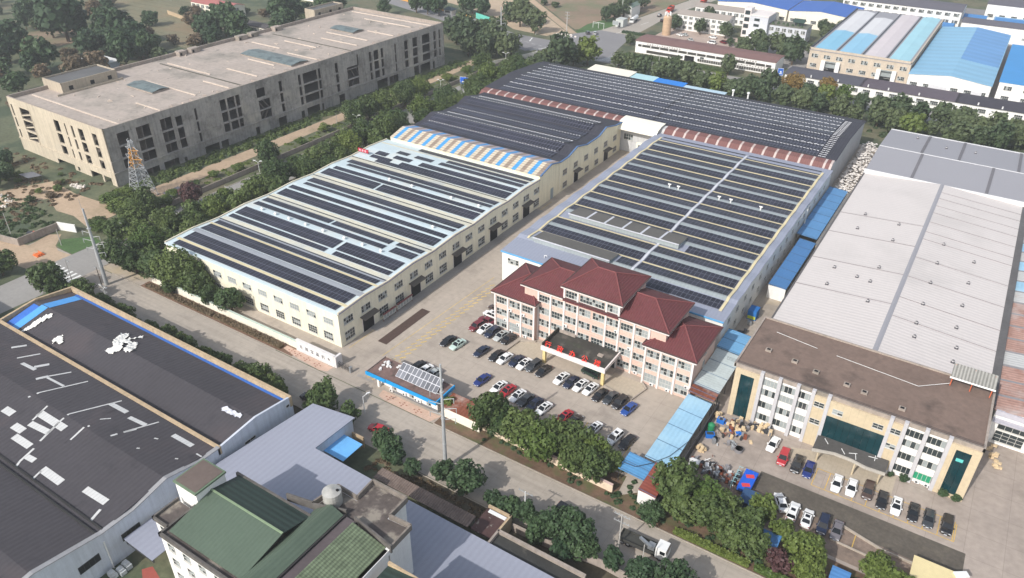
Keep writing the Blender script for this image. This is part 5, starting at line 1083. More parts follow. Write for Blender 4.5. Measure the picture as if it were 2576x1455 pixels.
# brown roofed white building
bb,bbo=block('showroom','long white building with brown roof and black lettering facing the far street','building',-166.5,-93.2,380.5,395,6.2,white_w,mat('brown_sheet_two',(124,96,92),var=.06,fine=.04),1,1,.6,win=win_mesh(2,1,2,1,1,0),side=False,over=.4)
a=M(); a.box(-165,380.3,3.4,-95,380.48,4.5,0); a.box(-160,380.3,.7,-140,380.48,2.,0); a.box(-132,380.3,.7,-96,380.48,2.,0); a.box(-139,380.2,0,-134,380.5,2.6,2)
for q in range(14): a.box(-163+5*q,380.2,3.3,-162.6+5*q,380.3,4.6,1)
for q in range(30): a.box(-131+1.2*q,380.2,.7,-130.85+1.2*q,380.3,2.,1)
a.build('window_band',[mat('band_glass',(72,70,66),rough=.3,var=.2,ns=.6,fine=.1),white_w,dark_in],bb,bbo)
a=M(); rg=random.Random(8)
for x0,n in ((-160,14),(-118,12)):
    for q in range(n):
        for _ in range(3): u=rg.random()*.6; a.box(x0+1.35*q+u*.3,380.2,4.75+u,x0+1.35*q+.7,380.3,4.85+u)
for q in range(13):
    for _ in range(3): u=rg.random()*.6; a.box(-114+1.4*q+u*.3,380.2,2.4+u,-114+1.4*q+.7,380.3,2.5+u)
a.build('sign_character',mat('grey_letters',(130,112,112),var=.1),bb,bbo)
# beyond the rear hall: long low sheds
for lab,x0,x1,y0,y1,z,m_ in (('white walled low shed behind the rear hall, left end',-164,-142.5,321,330,5.6,warm_w),('pale aqua shed roof behind the rear hall',-142.4,-131,319,329,5.2,mat('pale_aqua',(172,206,212),var=.06)),('strong blue shed roof behind the rear hall',-131,-117,318,328,5.2,mat('strong_blue',(50,128,210),var=.06)),('pale tapering shed roof behind the rear hall, right end',-117,-98,316.5,326,4.9,mat('pale_cool',(176,200,214),var=.06))):
    a=M(); a.box(x0,y0,0,x1,y1,z-.4,1); a.slabx([(y0-.2,z),(y1+.2,z+.3)],x0-.05,x1+.05,.2,0); t=a.build('low_shed',[m_,warm_w]); tag(t,lab,'shed')
# village, far left
rt=mat('old_red_roof',(166,104,100),var=.08,fine=.06)
vr,vo=block('village_house','white two storey house with red hipped roof in the fields at the top left','house',-430,-396,308,320,6.8,warm_w,rt,2,8,1.6)
block('village_house','pale farmhouse with faded red roof at the top edge behind the hedge trees','house',-452,-392,372,392,6,warm_w,mat('faded_red',(150,110,108),var=.1),1,8,1.6)
block('village_house','small white house with dark roof between trees left of the derelict block','house',-376,-352,296,304,3.6,warm_w,mat('dark_tile_roof',(84,80,80),var=.1),1,4,.8)
a=M(); a.box(-375,206.8,0,-362,213,3.4,1); a.slabx([(206.4,3.5),(213.4,3.9)],-375.4,-361.6,.15,0); t=a.build('shed',[white_s,mat('bluish_wall',(180,190,200),var=.05)]); tag(t,'white flat shed in the scrub just behind the derelict block','shed')
a=M(); a.box(-384,206,0,-377.5,210.5,2.6); a.slabx([(205.7,2.7),(210.8,3)],-384.3,-377.2,.15); t=a.build('shed',warm_w); tag(t,'tiny cream hut in the scrub beside the white flat shed','hut')
wall([(-440,297.5),(-387.6,286.8)],2.2,.3,parap,'long field wall in front of the red roofed village house')
a=M(); a.slabx([(113.8,2.4),(118.4,1.7)],-271.4,-265.6,.1,0)
for x,y in ((-271,114),(-266,114),(-271,118),(-266,118)): a.tube((x,y,0),(x,y,2.2),.08,m=1)
t=a.build('tin_shelter',[mat('tin_grey',(120,122,128),var=.1,fine=.1),dsteel]); tag(t,'dark tin shelter in the weeds near the left end of the derelict block','shelter')
a=M(); a.slabx([(132,1.8),(138,1.9)],-219.5,-214.5,.1,0); a.box(-219.2,132.3,0,-214.8,137.6,1.75,1); t=a.build('tin_shelter',[mat('slate_sheet',(92,92,98),var=.1,fine=.1),old_conc]); tag(t,'low slate sheet shelter by the low wall along the avenue','shelter')
# booth and hoarding
bo_=thing('guard_booth','small white booth with dark hipped roof by the yellow hoarding, top centre','booth',(-299,396,0))
a=M(); a.box(-3,-2.4,0,3,2.4,2.8); a.build('wall',white_w,bo_); a=M(); A,B,C,D=(-3.8,-3.2,2.8),(3.8,-3.2,2.8),(3.8,3.2,2.8),(-3.8,3.2,2.8); T1,T2=(-1,0,4.2),(1,0,4.2)
for f in ([A,B,T2,T1],[C,D,T1,T2],[B,C,T2],[D,A,T1]): a.face(f)
a.box(-3.8,-3.2,2.6,3.8,3.2,2.78); a.build('roof',mat('slate_blue',(96,110,116),var=.06),bo_); put(win_mesh(3.6,1.2,4,1,1,0),'window',bo_,(0,-2.4,1),0)
wall([(-349,409),(-310.7,401.5),(-306,399)],1.6,.3,mat('orange_hoarding',(206,152,74),var=.1),'orange yellow hoarding along the far road, left of the white booth','hoarding',None,'hoarding')
wall([(-293,396.6),(-280.7,393)],1.6,.3,MATS['orange_hoarding'],'orange yellow hoarding along the far road, right of the white booth','hoarding',None,'hoarding')
wall([(-279,395.5),(-258,387.6)],3.2,.3,mat('teal_hoarding',(96,180,164),var=.12),'teal green netted hoarding right of the white booth','hoarding',None,'hoarding')
# far right corner things: small white tall house, silo
vh,vho=block('small_house','narrow white house with green ridged roof behind the white tanker lorry','house',-206,-201.5,450,462,6,white_w,mat('green_grey_roof',(112,128,118),var=.1),1,1,1.6,'y',side=False)
a=M(); a.tube((0,0,0),(0,0,9.4),2.4,n=18); a.tube((0,0,9.4),(0,0,10.6),2.45,1.7,n=18,m=0)
for z in (2,4,6,8): a.tube((0,0,z),(0,0,z+.12),2.46,n=18,m=1)
for q in range(5): t_=q*1.256; a.box(1.6*math.cos(t_)-.25,1.6*math.sin(t_)-.25,10.2,1.6*math.cos(t_)+.25,1.6*math.sin(t_)+.25,12.4,2)
t=a.build('brick_silo',[mat('tan_brick',(188,160,132),var=.1,fine=.1),mat('tan_band',(168,142,116),var=.1),white_s],loc=(-167.5,424,0)); tag(t,'round tan brick silo with white pegs on top beside the pale road','silo')
# ================================================================== TREES
leaf_mat('leaf_green',(60,80,48),(98,112,62)); leaf_mat('leaf_dark',(50,72,50),(78,98,64)); leaf_mat('leaf_far',(64,82,58),(98,108,74))
leaf_mat('leaf_light',(74,96,48),(108,120,60)); leaf_mat('leaf_orange',(126,104,58),(150,124,70)); leaf_mat('leaf_plum',(78,54,58),(96,70,66)); leaf_mat('leaf_brown',(104,92,72),(124,106,84))
bark=mat('bark',(92,78,64),var=.2,ns=1,fine=.2)
def crown_mesh(seed,nc,nl,ls,flat=1.,core=True):
    rg=random.Random(seed); a=M(); C=Vector((0,0,1.28))
    cl=[]
    for i in range(nc):
        zz=1-2*(i+.5)/nc; t=i*2.39996+rg.random()*.6; rr=math.sqrt(max(0,1-zz*zz)); k=rg.uniform(.48,.92)
        cl.append((Vector((rr*math.cos(t)*k,rr*math.sin(t)*k,1.28*1+zz*k*.92*flat)),rg.uniform(.20,.40)))
    cl.append((C+Vector((0,0,.3)),.5))
    for c,r in cl:
        for _ in range(nl):
            d=Vector((rg.gauss(0,1),rg.gauss(0,1),rg.gauss(.25,1))).normalized(); p=c+d*r*rg.uniform(.75,1.08)
            n=(d+Vector((rg.gauss(0,.45),rg.gauss(0,.45),rg.gauss(.25,.45)))).normalized(); u=n.orthogonal().normalized(); v=n.cross(u); t=rg.random()*6.28
            e=u*math.cos(t)+v*math.sin(t); g_=n.cross(e); s=ls*rg.uniform(.6,1.25)
            a.face([p-e*s-g_*s*.7,p+e*s-g_*s*.7,p+e*s*.8+g_*s*.7,p-e*s*.8+g_*s*.7])
    if core:
        b=bmesh.new(); bmesh.ops.create_icosphere(b,subdivisions=2,radius=1)
        for f in b.faces:
            a.face([(v.co.x*(.62+.2*noise.noise(v.co*2+Vector((seed,0,0)))),v.co.y*(.62+.2*noise.noise(v.co*2+Vector((seed,0,0)))),1.28+v.co.z*.55*flat) for v in f.verts])
        b.free()
    o=a.build('crown',MATS['leaf_green']); d=o.data; bpy.data.objects.remove(o); return d
def trunk_mesh(seed):
    rg=random.Random(seed); a=M(); a.tube((0,0,-.02),(0.02,0,.75),.075,.05,n=7)
    for i in range(5):
        t=i*1.256+rg.random()*.5; a.tube((0.02,0,.62),(math.cos(t)*.45,math.sin(t)*.45,1.25+rg.random()*.3),.035,.012,n=5)
    o=a.build('trunk',bark); d=o.data; bpy.data.objects.remove(o); return d
CRN=[crown_mesh(s,38,74,.075) for s in range(1,6)]; CRS=[crown_mesh(s,26,44,.115) for s in range(11,15)]; CRB=[crown_mesh(s,56,74,.055) for s in range(21,24)]; CRF=[crown_mesh(s,24,34,.125) for s in range(31,35)]
TRK=[trunk_mesh(s) for s in range(3)]
_mm={}
def with_mat(me,mn):
    k=(me.name,mn)
    if k not in _mm: d=me.copy(); d.materials.clear(); d.materials.append(MATS[mn]); _mm[k]=d
    return _mm[k]
rgT=random.Random(77); _first={}
def plant(x,y,r,mn,label,group,far=False,cat='tree',nm='leafy_tree',sq=1.):
    r*=1.16 if 'parked cars' not in label else .95
    pool=CRF if far else (CRS if r<2.4 else (CRB if r>4.4 else CRN)); me=with_mat(pool[rgT.randrange(len(pool))],mn)
    t=thing(nm,label,cat,(x,y,0),rgT.random()*6.28,group); e_=rgT.uniform(.86,1.14); t.scale=(r*e_,r/e_,r*sq*rgT.uniform(.88,1.15))
    c=bpy.data.objects.new('crown',me); COL.objects.link(c); c.parent=t
    k=bpy.data.objects.new('trunk',TRK[rgT.randrange(3)]); COL.objects.link(k); k.parent=t
TREES={
'front':[(-171.5,98.8,3.2),(-184.5,97.8,3.4),(-182,101,3.2),(-154.5,98.6,2.2),(-190.7,113.2,2.8),(-166.4,98.7,4.6),(-161.1,99.5,3.4),(-177.9,98.8,3.5),(-167.9,96,1.7),(-159.2,98.9,2.8),(-147.6,99.4,3.1)],
'ave':[(-189,128,3.8),(-186,136,3.6),(-187.6,142,3.4),(-183.5,150,3.4),(-183,116,3.4),(-187,120,3.6),(-184,109,3.4),(-184,172,3.4),(-185,199,3.6),(-186,214,3.8),(-187,246,3.6),(-186,272,3.8),(-193,277,3.8),(-186,298,4),(-194,308,4),(-187,306,3.8),(-205.5,113.1,3.9),(-202.8,105.1,3.4),(-193.4,97.2,3.3),(-193.8,107.3,3.7),(-192.1,114.7,3.9),(-186.2,103.9,3.9),(-191.4,123.3,3.6),(-193.1,132.1,3),(-194.2,137.1,2.9),(-212.5,121,3.2),(-189.8,148.1,3.8),(-192.3,156.6,4.3),(-193.3,166.2,3.7),(-210,168.7,3.4),(-187.6,165.1,4),(-191.5,174.5,3.7),(-191.7,180.8,3.8),(-189.7,189.8,4.3),(-186.2,180.5,3),(-194,191.7,4.1),(-193.5,201.1,4.8),(-211,214.4,4.2),(-187.5,207,4.9),(-211.6,232.6,4.2),(-211.9,223.8,3.6),(-192.8,218.5,4.6),(-192.9,234.2,4.2),(-210.8,245.5,3.9),(-212.2,257.3,3.8),(-192.4,269.2,3.8),(-193.3,283.5,4.7),(-211.8,304.4,4.4),(-187.4,289.2,4.2),(-184.4,280,3.6),(-187,240.3,3.9),(-187,227.8,3.4),(-186,252,4),(-193,251,4),(-194,300,4.2),(-186.5,264,3.6)],
'left':[(-213.7,77,3.2),(-192.9,78.5,3.6),(-189.4,78.8,2.4),(-184,81.8,2.6),(-215.2,73.1,2.3)],
'south':[(-176.5,81.6,1.9),(-169,81.4,1.6),(-165,81.6,1.9),(-155,81.4,1.8),(-144,81.6,1.9),(-135,81.4,1.9),(-132,81.6,1.7),(-119.4,81.8,2.1),(-173.7,81.3,2.1),(-180,80.9,1.7),(-160.7,80.6,1.3),(-148.2,81.3,2.),(-139.9,80.8,2.2),(-128.5,81,2.),(-124.7,81.2,1.5),(-122.4,80.9,2.2),(-116.5,81.2,2.6),(-113,81.5,2.4),(-110.7,81.8,1.7),(-100.4,83.9,3.2),(-93.7,84.2,2)],
'lot':[(-68.5,99.3,3.5),(-60.1,98.4,3.2),(-55.7,97.5,3.4),(-54.2,101,2.6),(-49.9,101.6,3.2),(-47.4,97.9,2.9),(-45.3,101.5,2.9),(-43.4,97.9,2.5),(-41.7,101.5,2.3),(-64.5,98.7,2.9),(-65.2,101.3,2.4),(-28.4,101,3.6),(-26,98,2.7),(-23,102.1,2.9),(-20.4,98.9,2.7),(-19.1,102.2,2.5),(-14.6,100.6,2.8),(-15.9,96.8,2.4),(-12.7,97.3,2.4)],
'scrap':[(-13.3,106.0,2.5),(-9.2,103.2,2.1),(-4.3,100.3,3.5),(-3.2,97.0,3),(6.7,103,3),(9.5,102.7,2.5)],
'south2':[(-82.5,82.4,2.1),(-79.9,81.4,2),(-77.9,80.4,1.7),(-67.8,82.3,1.8),(-61.8,81.9,2.8),(-55.8,82.1,1.5),(-53.2,81.4,1.7),(-51.4,81.9,1.8),(-49,82.5,1.7),(-46.2,81.4,1.6),(-42.8,82.0,2.5),(-39,82.1,2.8),(-39.5,79.3,2),(-36.4,81.1,2.2),(-36.5,82.8,1.4),(-31.5,82,1.8),(-26.2,81.9,2.3),(-20.5,82,2.8),(-45,79.5,2),(-73.5,80.5,1.6)],
'cross':[(-245.4,392.2,6.),(-230.1,383.7,5.),(-183.6,331.4,7.1),(-191.5,332.4,3.7),(-182,341.4,3.2),(-175.8,344.5,5.6),(-188,311.7,3.9),(-190,322,4),(-213.2,328,4.8),(-160.9,349.2,3.5),(-151.9,343.9,3.4),(-144.4,342.6,3.8),(-135.7,339.6,4),(-128.7,341.2,4.3),(-121.2,340.1,4),(-113.9,337.8,3.9),(-105.2,333.8,4.1),(-100.1,334.2,3.6),(-94.5,332.6,4),(-94.5,348.7,3.2),(-86.8,337.2,3.8),(-111.7,367.7,3.4),(-86.7,348.8,4.2),(-69.6,349.8,3.6),(-61.9,349.9,3.8),(-55.1,350.6,3.5),(-76.4,336,3.7),(-68.7,336.5,3.7),(-61.3,335.9,3.8),(-51.9,330.9,4),(-45.7,331.3,3.1),(-38.5,347.1,3.6),(-31.4,346.7,4.2),(-37,332.3,3.9),(-30.6,328.1,4.3),(-23.8,326,4.2),(-23.7,345.5,3.9),(-15.9,347.2,3.7),(-8.6,344.2,4.3),(-17,332.6,3),(-7.6,325.3,4.5),(-1.9,339.4,4.2),(4,346.3,3.8),(9.6,347.6,3.4),(5.9,326.8,4.8),(11.3,336.8,4.1),(-.2,328.4,3.3),(-47.2,348.2,3),(20,342,4),(28,334,4.4),(36,345,4),(44,336,4.4),(52,346,4),(60,334,4.4),(20,327,4)],
'yard':[(-90.8,402.7,5.),(-103.2,418.8,4.5),(-94.8,478,2.8),(-90.7,480.5,2.4),(-85.6,481.6,2.6),(-88.7,458.9,3.3),(-93.3,408.8,3.2),(-88.1,427.6,2.5),(-168.1,436.6,3.4),(-151.5,434.8,3.4),(-136.6,434.1,3.6),(-157.1,462.9,3.3),(-118.9,410.1,3.7),(-112.2,414.2,4.2),(-128.7,420,2),(-174.4,391.2,2.6),(-114.6,402.7,2.8),(-108,408,3.4),(-99,412,3)],
'field':[(-428.3,226.7,10.8),(-443.1,227,6.4),(-434.3,235.7,6.5),(-482.6,241.3,7.5),(-430.8,199.5,7.1),(-413.8,187.8,5.8),(-386.1,189.1,6.6),(-384.3,182.7,4),(-472,228.4,4.8),(-393.3,174.6,4),(-364.4,164.6,4.3),(-399.1,238.6,6.8),(-383.4,237.8,6.1),(-434.5,252.7,6),(-389.7,215,5.9),(-387.5,224.5,4.9),(-361.9,216.2,6.3),(-367.4,231.9,4.3),(-372.3,272.6,5.6),(-367.6,281.4,6.5),(-353.2,278.2,6.4),(-356,263.1,4.5),(-346.8,278.2,3.5),(-413.2,238.5,5.2),(-374.9,241.8,3.4),(-362.8,316,6.2),(-360.4,325,6),(-359.6,333.2,4.5),(-356.2,349.7,5.9),(-364.7,350.8,3.3),(-348.7,308.2,4.9),(-346.4,300.7,4.3),(-359.6,363.5,4)],
'hedge':[(-316.8,385.3,4.6),(-308.8,386.3,4.6),(-301.5,388,4.9),(-290.3,401,4.9),(-286.6,402.4,4.9),(-277.3,400.6,4.5),(-329.3,369.9,3.6)],
'corner':[(-260.6,345.5,5.3),(-260.2,355.4,5.1),(-239.4,331.3,6.2),(-236.6,340.4,6.2),(-224.1,335.2,5.5),(-250.1,355.9,4.7),(-238.6,356,4.7),(-217.6,339.9,4.4),(-234.3,324.7,3.9),(-223.3,325.5,4.4),(-252.7,339.3,4),(-259.4,403.1,4.5),(-206.9,450.2,4.6),(-207.1,462.9,4),(-208.8,441.2,3.9),(-206.2,475.8,4.1),(-209.6,432,3.2)],
'leftfar':[(-271.4,105.3,2.9),(-274.6,111.4,2.5),(-287.8,118.5,2.3)],
}
INFO={'front':('leaf_green','bushy green tree in the planting strip before the white wall of the cream factory','trees before the cream factory front'),
'ave':('leaf_green','dark green street tree in the belt between the avenue and the cream factory','street trees along the avenue'),
'left':('leaf_green','green tree at the street corner near the left edge, below the dirt lot','trees at the left street corner'),
'south':('leaf_green','small round green tree in the strip between the street and the black roofed hall','small trees by the black roofed hall'),
'lot':('leaf_green','big bushy green tree between the car park wall and the street','big trees along the car park'),
'scrap':('leaf_light','yellow green tree at the lower right beside the parked cars','trees beside the lower right parking'),
'south2':('leaf_dark','dark green bushy tree on the near side of the street at the bottom','trees on the near side of the street'),
'cross':('leaf_far','grey green tree in the belt behind the rear solar hall','tree belt behind the rear hall'),
'yard':('leaf_far','round dark tree between the far works buildings by the school','trees among the far works'),
'field':('leaf_dark','large dark tree in the scrubby fields behind the derelict block','trees in the top left fields'),
'hedge':('leaf_dark','dark tree in the row along the far road hoarding','trees by the hoarding'),
'corner':('leaf_far','bushy tree by the far end of the derelict block and the junction','trees by the junction'),
'leftfar':('leaf_dark','small dark tree in the weeds left of the derelict block','weedy trees at the left edge')}
ORD='first second third fourth fifth sixth seventh eighth ninth tenth eleventh twelfth thirteenth fourteenth fifteenth sixteenth seventeenth eighteenth nineteenth twentieth'.split()+['twenty '+w for w in 'first second third fourth fifth sixth seventh eighth ninth'.split()]
ROWS={'front':('from the avenue in the strip before the cream factory',1),'left':('from the dirt lot side at the street corner',1),'south':('from the avenue along the black roofed hall',1),'lot':('from the gatehouse along the car park wall',1),'scrap':('from the scrap row beside the parked cars',1),'south2':('from the tall pole on the near side of the street',1),'leftfar':('from the outer weeds left of the derelict block',1)}
for key,lst in TREES.items():
    mn,lab,grp=INFO[key]; far=key in ('cross','yard','field','hedge','corner')
    rowed=key in ROWS
    if rowed: lst=sorted(lst,key=lambda p:p[0]*ROWS[key][1])
    for qi,(x,y,r) in enumerate(lst):
        m_=mn
        if rowed: lab=(ORD[qi]+' tree '+ROWS[key][0]+(', a small one' if r<2 else ', a big one' if r>3.1 else ''))
        if key in ('ave','front','lot','cross') and rgT.random()<.12: m_='leaf_light'
        plant(x,y,r,m_,lab,grp,far)
plant(-78.6,98.9,1.5,'leaf_light','small yellow green tree with a bent trunk beside the gatehouse shed',None)
plant(-30.3,94.9,2.1,'leaf_dark','dark round shrub on the kerb below the red brown roof',None,cat='shrub',nm='round_shrub',sq=.75)
plant(-7.6,96.6,1.7,'leaf_plum','plum coloured bushy tree among the green ones at the lower right',None)
plant(-206.4,133.4,3.,'leaf_plum','reddish purple tree by the low wall beside the lattice tower',None)
plant(-76.9,352.,4.1,'leaf_orange','orange tinted tree in front of the slate roof left part of the far row','autumn trees by the far street'); plant(-65,368,2.9,'leaf_orange','smaller orange tinted tree tight against the plum grey roof','autumn trees by the far street')
for (x,y,r,l) in ((-365.4,192.4,4.3,'brownish tree nearest the white flat shed behind the derelict block'),(-361.8,201.9,4.1,'brownish tree just right of the tiny cream hut'),(-455.8,260.8,4.4,'brownish tree beside the big dark tree clump at the top')): plant(x,y,r,'leaf_brown',l,None,True)
SH=[(-213.2,123.6,3.),(-221.6,119.1,3.),(-228.4,120,3.1),(-223,116.8,2),(-216.8,134,2.1),(-216.7,125.3,2.4),(-213.6,128.7,2.2),(-228.6,124.5,2.8),(-218,108,2.2),(-214,107,2.4),(-217,142,1.8),(-219,152,1.6),(-216,160,1.8),(-218,175,1.9),(-216,190,1.8),(-219,205,2),(-217,228,2),(-218,250,2.2),(-217,268,2.2),(-218,285,2.4),(-217,299,2.4)]
for x,y,r in SH: plant(x,y,r,'leaf_light' if rgT.random()<.4 else 'leaf_green','low weedy bush between the dirt track and the avenue wall','weedy bushes by the dirt track',cat='shrub',nm='weedy_shrub',sq=.6)
for q in range(150):
    x=rgT.uniform(-560,-318); y=rgT.uniform(130,330) 
    if x>-345 and 120<y<310: continue
    if -470<x<-430 and 250<y: continue
    plant(x,y,rgT.uniform(1.6,5.),rgT.choice(('leaf_dark','leaf_far','leaf_brown')),'low scrub bush in the fields behind the derelict block','scrub bushes in the fields',True,'shrub','scrub_bush',.7)
for q in range(26):
    plant(rgT.uniform(-300,-248),rgT.uniform(86,127),rgT.uniform(.8,1.8),rgT.choice(('leaf_green','leaf_brown','leaf_light')),'low bush in the rough ground left of the derelict block','bushes in the rough ground',True,'shrub','scrub_bush',.6)
for q in range(14): plant(rgT.uniform(-264,-252),rgT.uniform(392,455),rgT.uniform(1,2.5),'leaf_far','small bush on the bare tan and brown fields','bushes on the bare fields',True,'shrub','scrub_bush',.7)
# ---- masses of leaves nobody could count
def mass(name,label,pts,mn,leaf,per,seed,flat=.7):
    rg=random.Random(seed); a=M()
    for (x,y,r) in pts:
        for _ in range(per):
            d=Vector((rg.gauss(0,1),rg.gauss(0,1),abs(rg.gauss(.2,.8)))).normalized(); p=Vector((x+d.x*r*rg.uniform(.5,1.05),y+d.y*r*rg.uniform(.5,1.05),max(.05,d.z*r*flat*rg.uniform(.6,1.1))))
            n=(d+Vector((rg.gauss(0,.5),rg.gauss(0,.5),rg.gauss(.3,.4)))).normalized(); u=n.orthogonal().normalized(); v=n.cross(u); s=leaf*rg.uniform(.6,1.3)
            a.face([p-u*s-v*s,p+u*s-v*s,p+u*s*.7+v*s,p-u*s*.7+v*s])
    o=a.build(name,MATS[mn]); o['label']=label; o['category']='plants'; o['kind']='stuff'
rg=random.Random(31)
mass('undergrowth','tangled green undergrowth along the foot of the derelict block',[(rg.uniform(-236.6,-230.2)+(y-129)*.019,y,rg.uniform(1.1,2.3)) for y in [126+1.05*i for i in range(180)]],'leaf_green',.30,85,1)
mass('undergrowth','weeds in the shade along the long wall of the derelict block',[(rg.uniform(-237.4,-231)+(y-129)*.019,y,rg.uniform(.8,1.8)) for y in [130+2.2*i for i in range(85)]],'leaf_light',.25,60,2)
mass('rough_weeds','weeds and creepers on the rough ground below the bright end wall of the derelict block',[(rg.uniform(-305,-243),rg.uniform(84,127),rg.uniform(.5,1.3)) for i in range(230)],'leaf_brown',.25,40,3,.4)
mass('rough_weeds','green weeds on the rough ground left of the dirt clearing',[(rg.uniform(-305,-232),rg.uniform(86,105),rg.uniform(.6,1.5)) for i in range(200)],'leaf_green',.25,45,4,.45)
mass('roof_weeds','dry brown weeds beside the long brown tiled shed',[(rg.uniform(-83,-51),rg.uniform(76.6,80.4),rg.uniform(.4,.8)) for i in range(120)],'leaf_brown',.15,50,5,.4)
mass('track_weeds','weeds edging the dirt track by the avenue wall',[(rg.uniform(-221.6,-212.8),rg.uniform(128,320),rg.uniform(.5,1.2)) for i in range(220)],'leaf_light',.22,45,6,.4)
mass('belt_undergrowth','undergrowth beneath the tree belt behind the rear hall',[(rg.uniform(-178,62),rg.uniform(322,351),rg.uniform(.8,1.9)) for i in range(330)],'leaf_far',.34,45,7,.6)
mass('planting_undergrowth','undergrowth beneath the big trees along the car park',[(rg.uniform(-68,8),rg.uniform(95.5,102),rg.uniform(.4,.9)) for i in range(110) ],'leaf_dark',.18,45,8,.5)
mass('avenue_undergrowth','undergrowth beneath the street trees along the avenue',[(rg.uniform(-195,-180),rg.uniform(99,318),rg.uniform(.7,1.5)) for i in range(260)],'leaf_dark',.26,45,9,.6)
def hedge(x0,x1,y,h,w,label,seed,mn='leaf_green'):
    rg=random.Random(seed); a=M(); n=int((x1-x0)*70)
    a.box(x0,y-w*.4,0,x1,y+w*.4,h*.85,0)
    for _ in range(n):
        p=Vector((rg.uniform(x0,x1),y+rg.uniform(-w/2,w/2),h*rg.uniform(.4,1.06))); nn=Vector((rg.gauss(0,.6),rg.gauss(0,.6),1)).normalized(); u=nn.orthogonal().normalized(); v=nn.cross(u); s=rg.uniform(.1,.22); a.face([p-u*s-v*s,p+u*s-v*s,p+u*s+v*s,p-u*s+v*s])
    tag(a.build('clipped_hedge',MATS[mn]),label,'hedge')
hedge(-176,-150,95.2,.9,1.5,'long low olive hedge along the street before the white perimeter wall',1,'leaf_brown'); hedge(-149,-125.4,95.3,.9,1.6,'shorter low hedge ending at the pink paving by the gate wall',2,'leaf_brown')
hedge(-25.5,-12,94.9,1.0,1.3,'clipped light green hedge on the kerb under the big trees, lower right',3,'leaf_light'); hedge(-11,6,95.,1.0,1.4,'clipped light green hedge at the bottom edge on the kerb',4,'leaf_light')
hedge(-168,-112,372,1.4,5,'green hedge strip before the long brown roofed building',5); hedge(-190,-170,414,1.2,3,'dark hedge along the pale road by the brick silo',6,'leaf_dark')
for x,y,r in ((4.4,130.4,.55),(6.8,130.4,.8),(13.6,130.3,.8),(16,130.3,.75)): plant(x,y,r,'leaf_dark','small round potted bush at the foot of the white office','potted bushes at the office',cat='shrub',nm='potted_bush',sq=.8)

# ================================================================== CARS
tyre=mat('tyre_rubber',(34,34,36),var=.05,fine=0); hub=mat('wheel_hub',(150,152,156),rough=.4,metal=.6,var=.03,fine=0)
carglass=mat('car_glass',(22,26,30),rough=.08,var=.1,fine=0,spec=.6); lamp=mat('head_lamp',(214,216,218),rough=.2,var=.03,fine=0); tail=mat('tail_lamp',(150,24,24),rough=.3,var=.05,fine=0); plate=mat('number_plate',(196,204,214),var=.03,fine=0)
PAINT={k:mat('paint_'+k,c,rough=.3,var=.02,fine=0,spec=.5,coat=.6) for k,c in dict(white=(232,232,230),black=(28,28,31),navy=(28,38,62),blue=(34,74,146),deep_blue=(30,48,112),red=(176,38,48),dark_red=(112,36,44),silver=(176,180,178),pale_green=(186,206,196),grey=(112,108,112),dark_grey=(58,62,66),brown=(74,58,52),green=(30,52,44)).items()}
def loft(a,st,m=0):
    rings=[]
    for y,zb,zt,w in st:
        i=len(a.v); a.v+=[(-w*.92,y,zb),(-w,y,zb+(zt-zb)*.45),(-w*.95,y,zt-.07),(-w*.78,y,zt),(w*.78,y,zt),(w*.95,y,zt-.07),(w,y,zb+(zt-zb)*.45),(w*.92,y,zb)]; rings.append(i)
    for p,q in zip(rings,rings[1:]):
        for k in range(8):
            j=(k+1)%8; a.f.append((p+k,p+j,q+j,q+k)); a.m.append(m)
    a.f.append(tuple(rings[0]+k for k in range(8))); a.m.append(m); a.f.append(tuple(rings[-1]+k for k in range(7,-1,-1))); a.m.append(m)
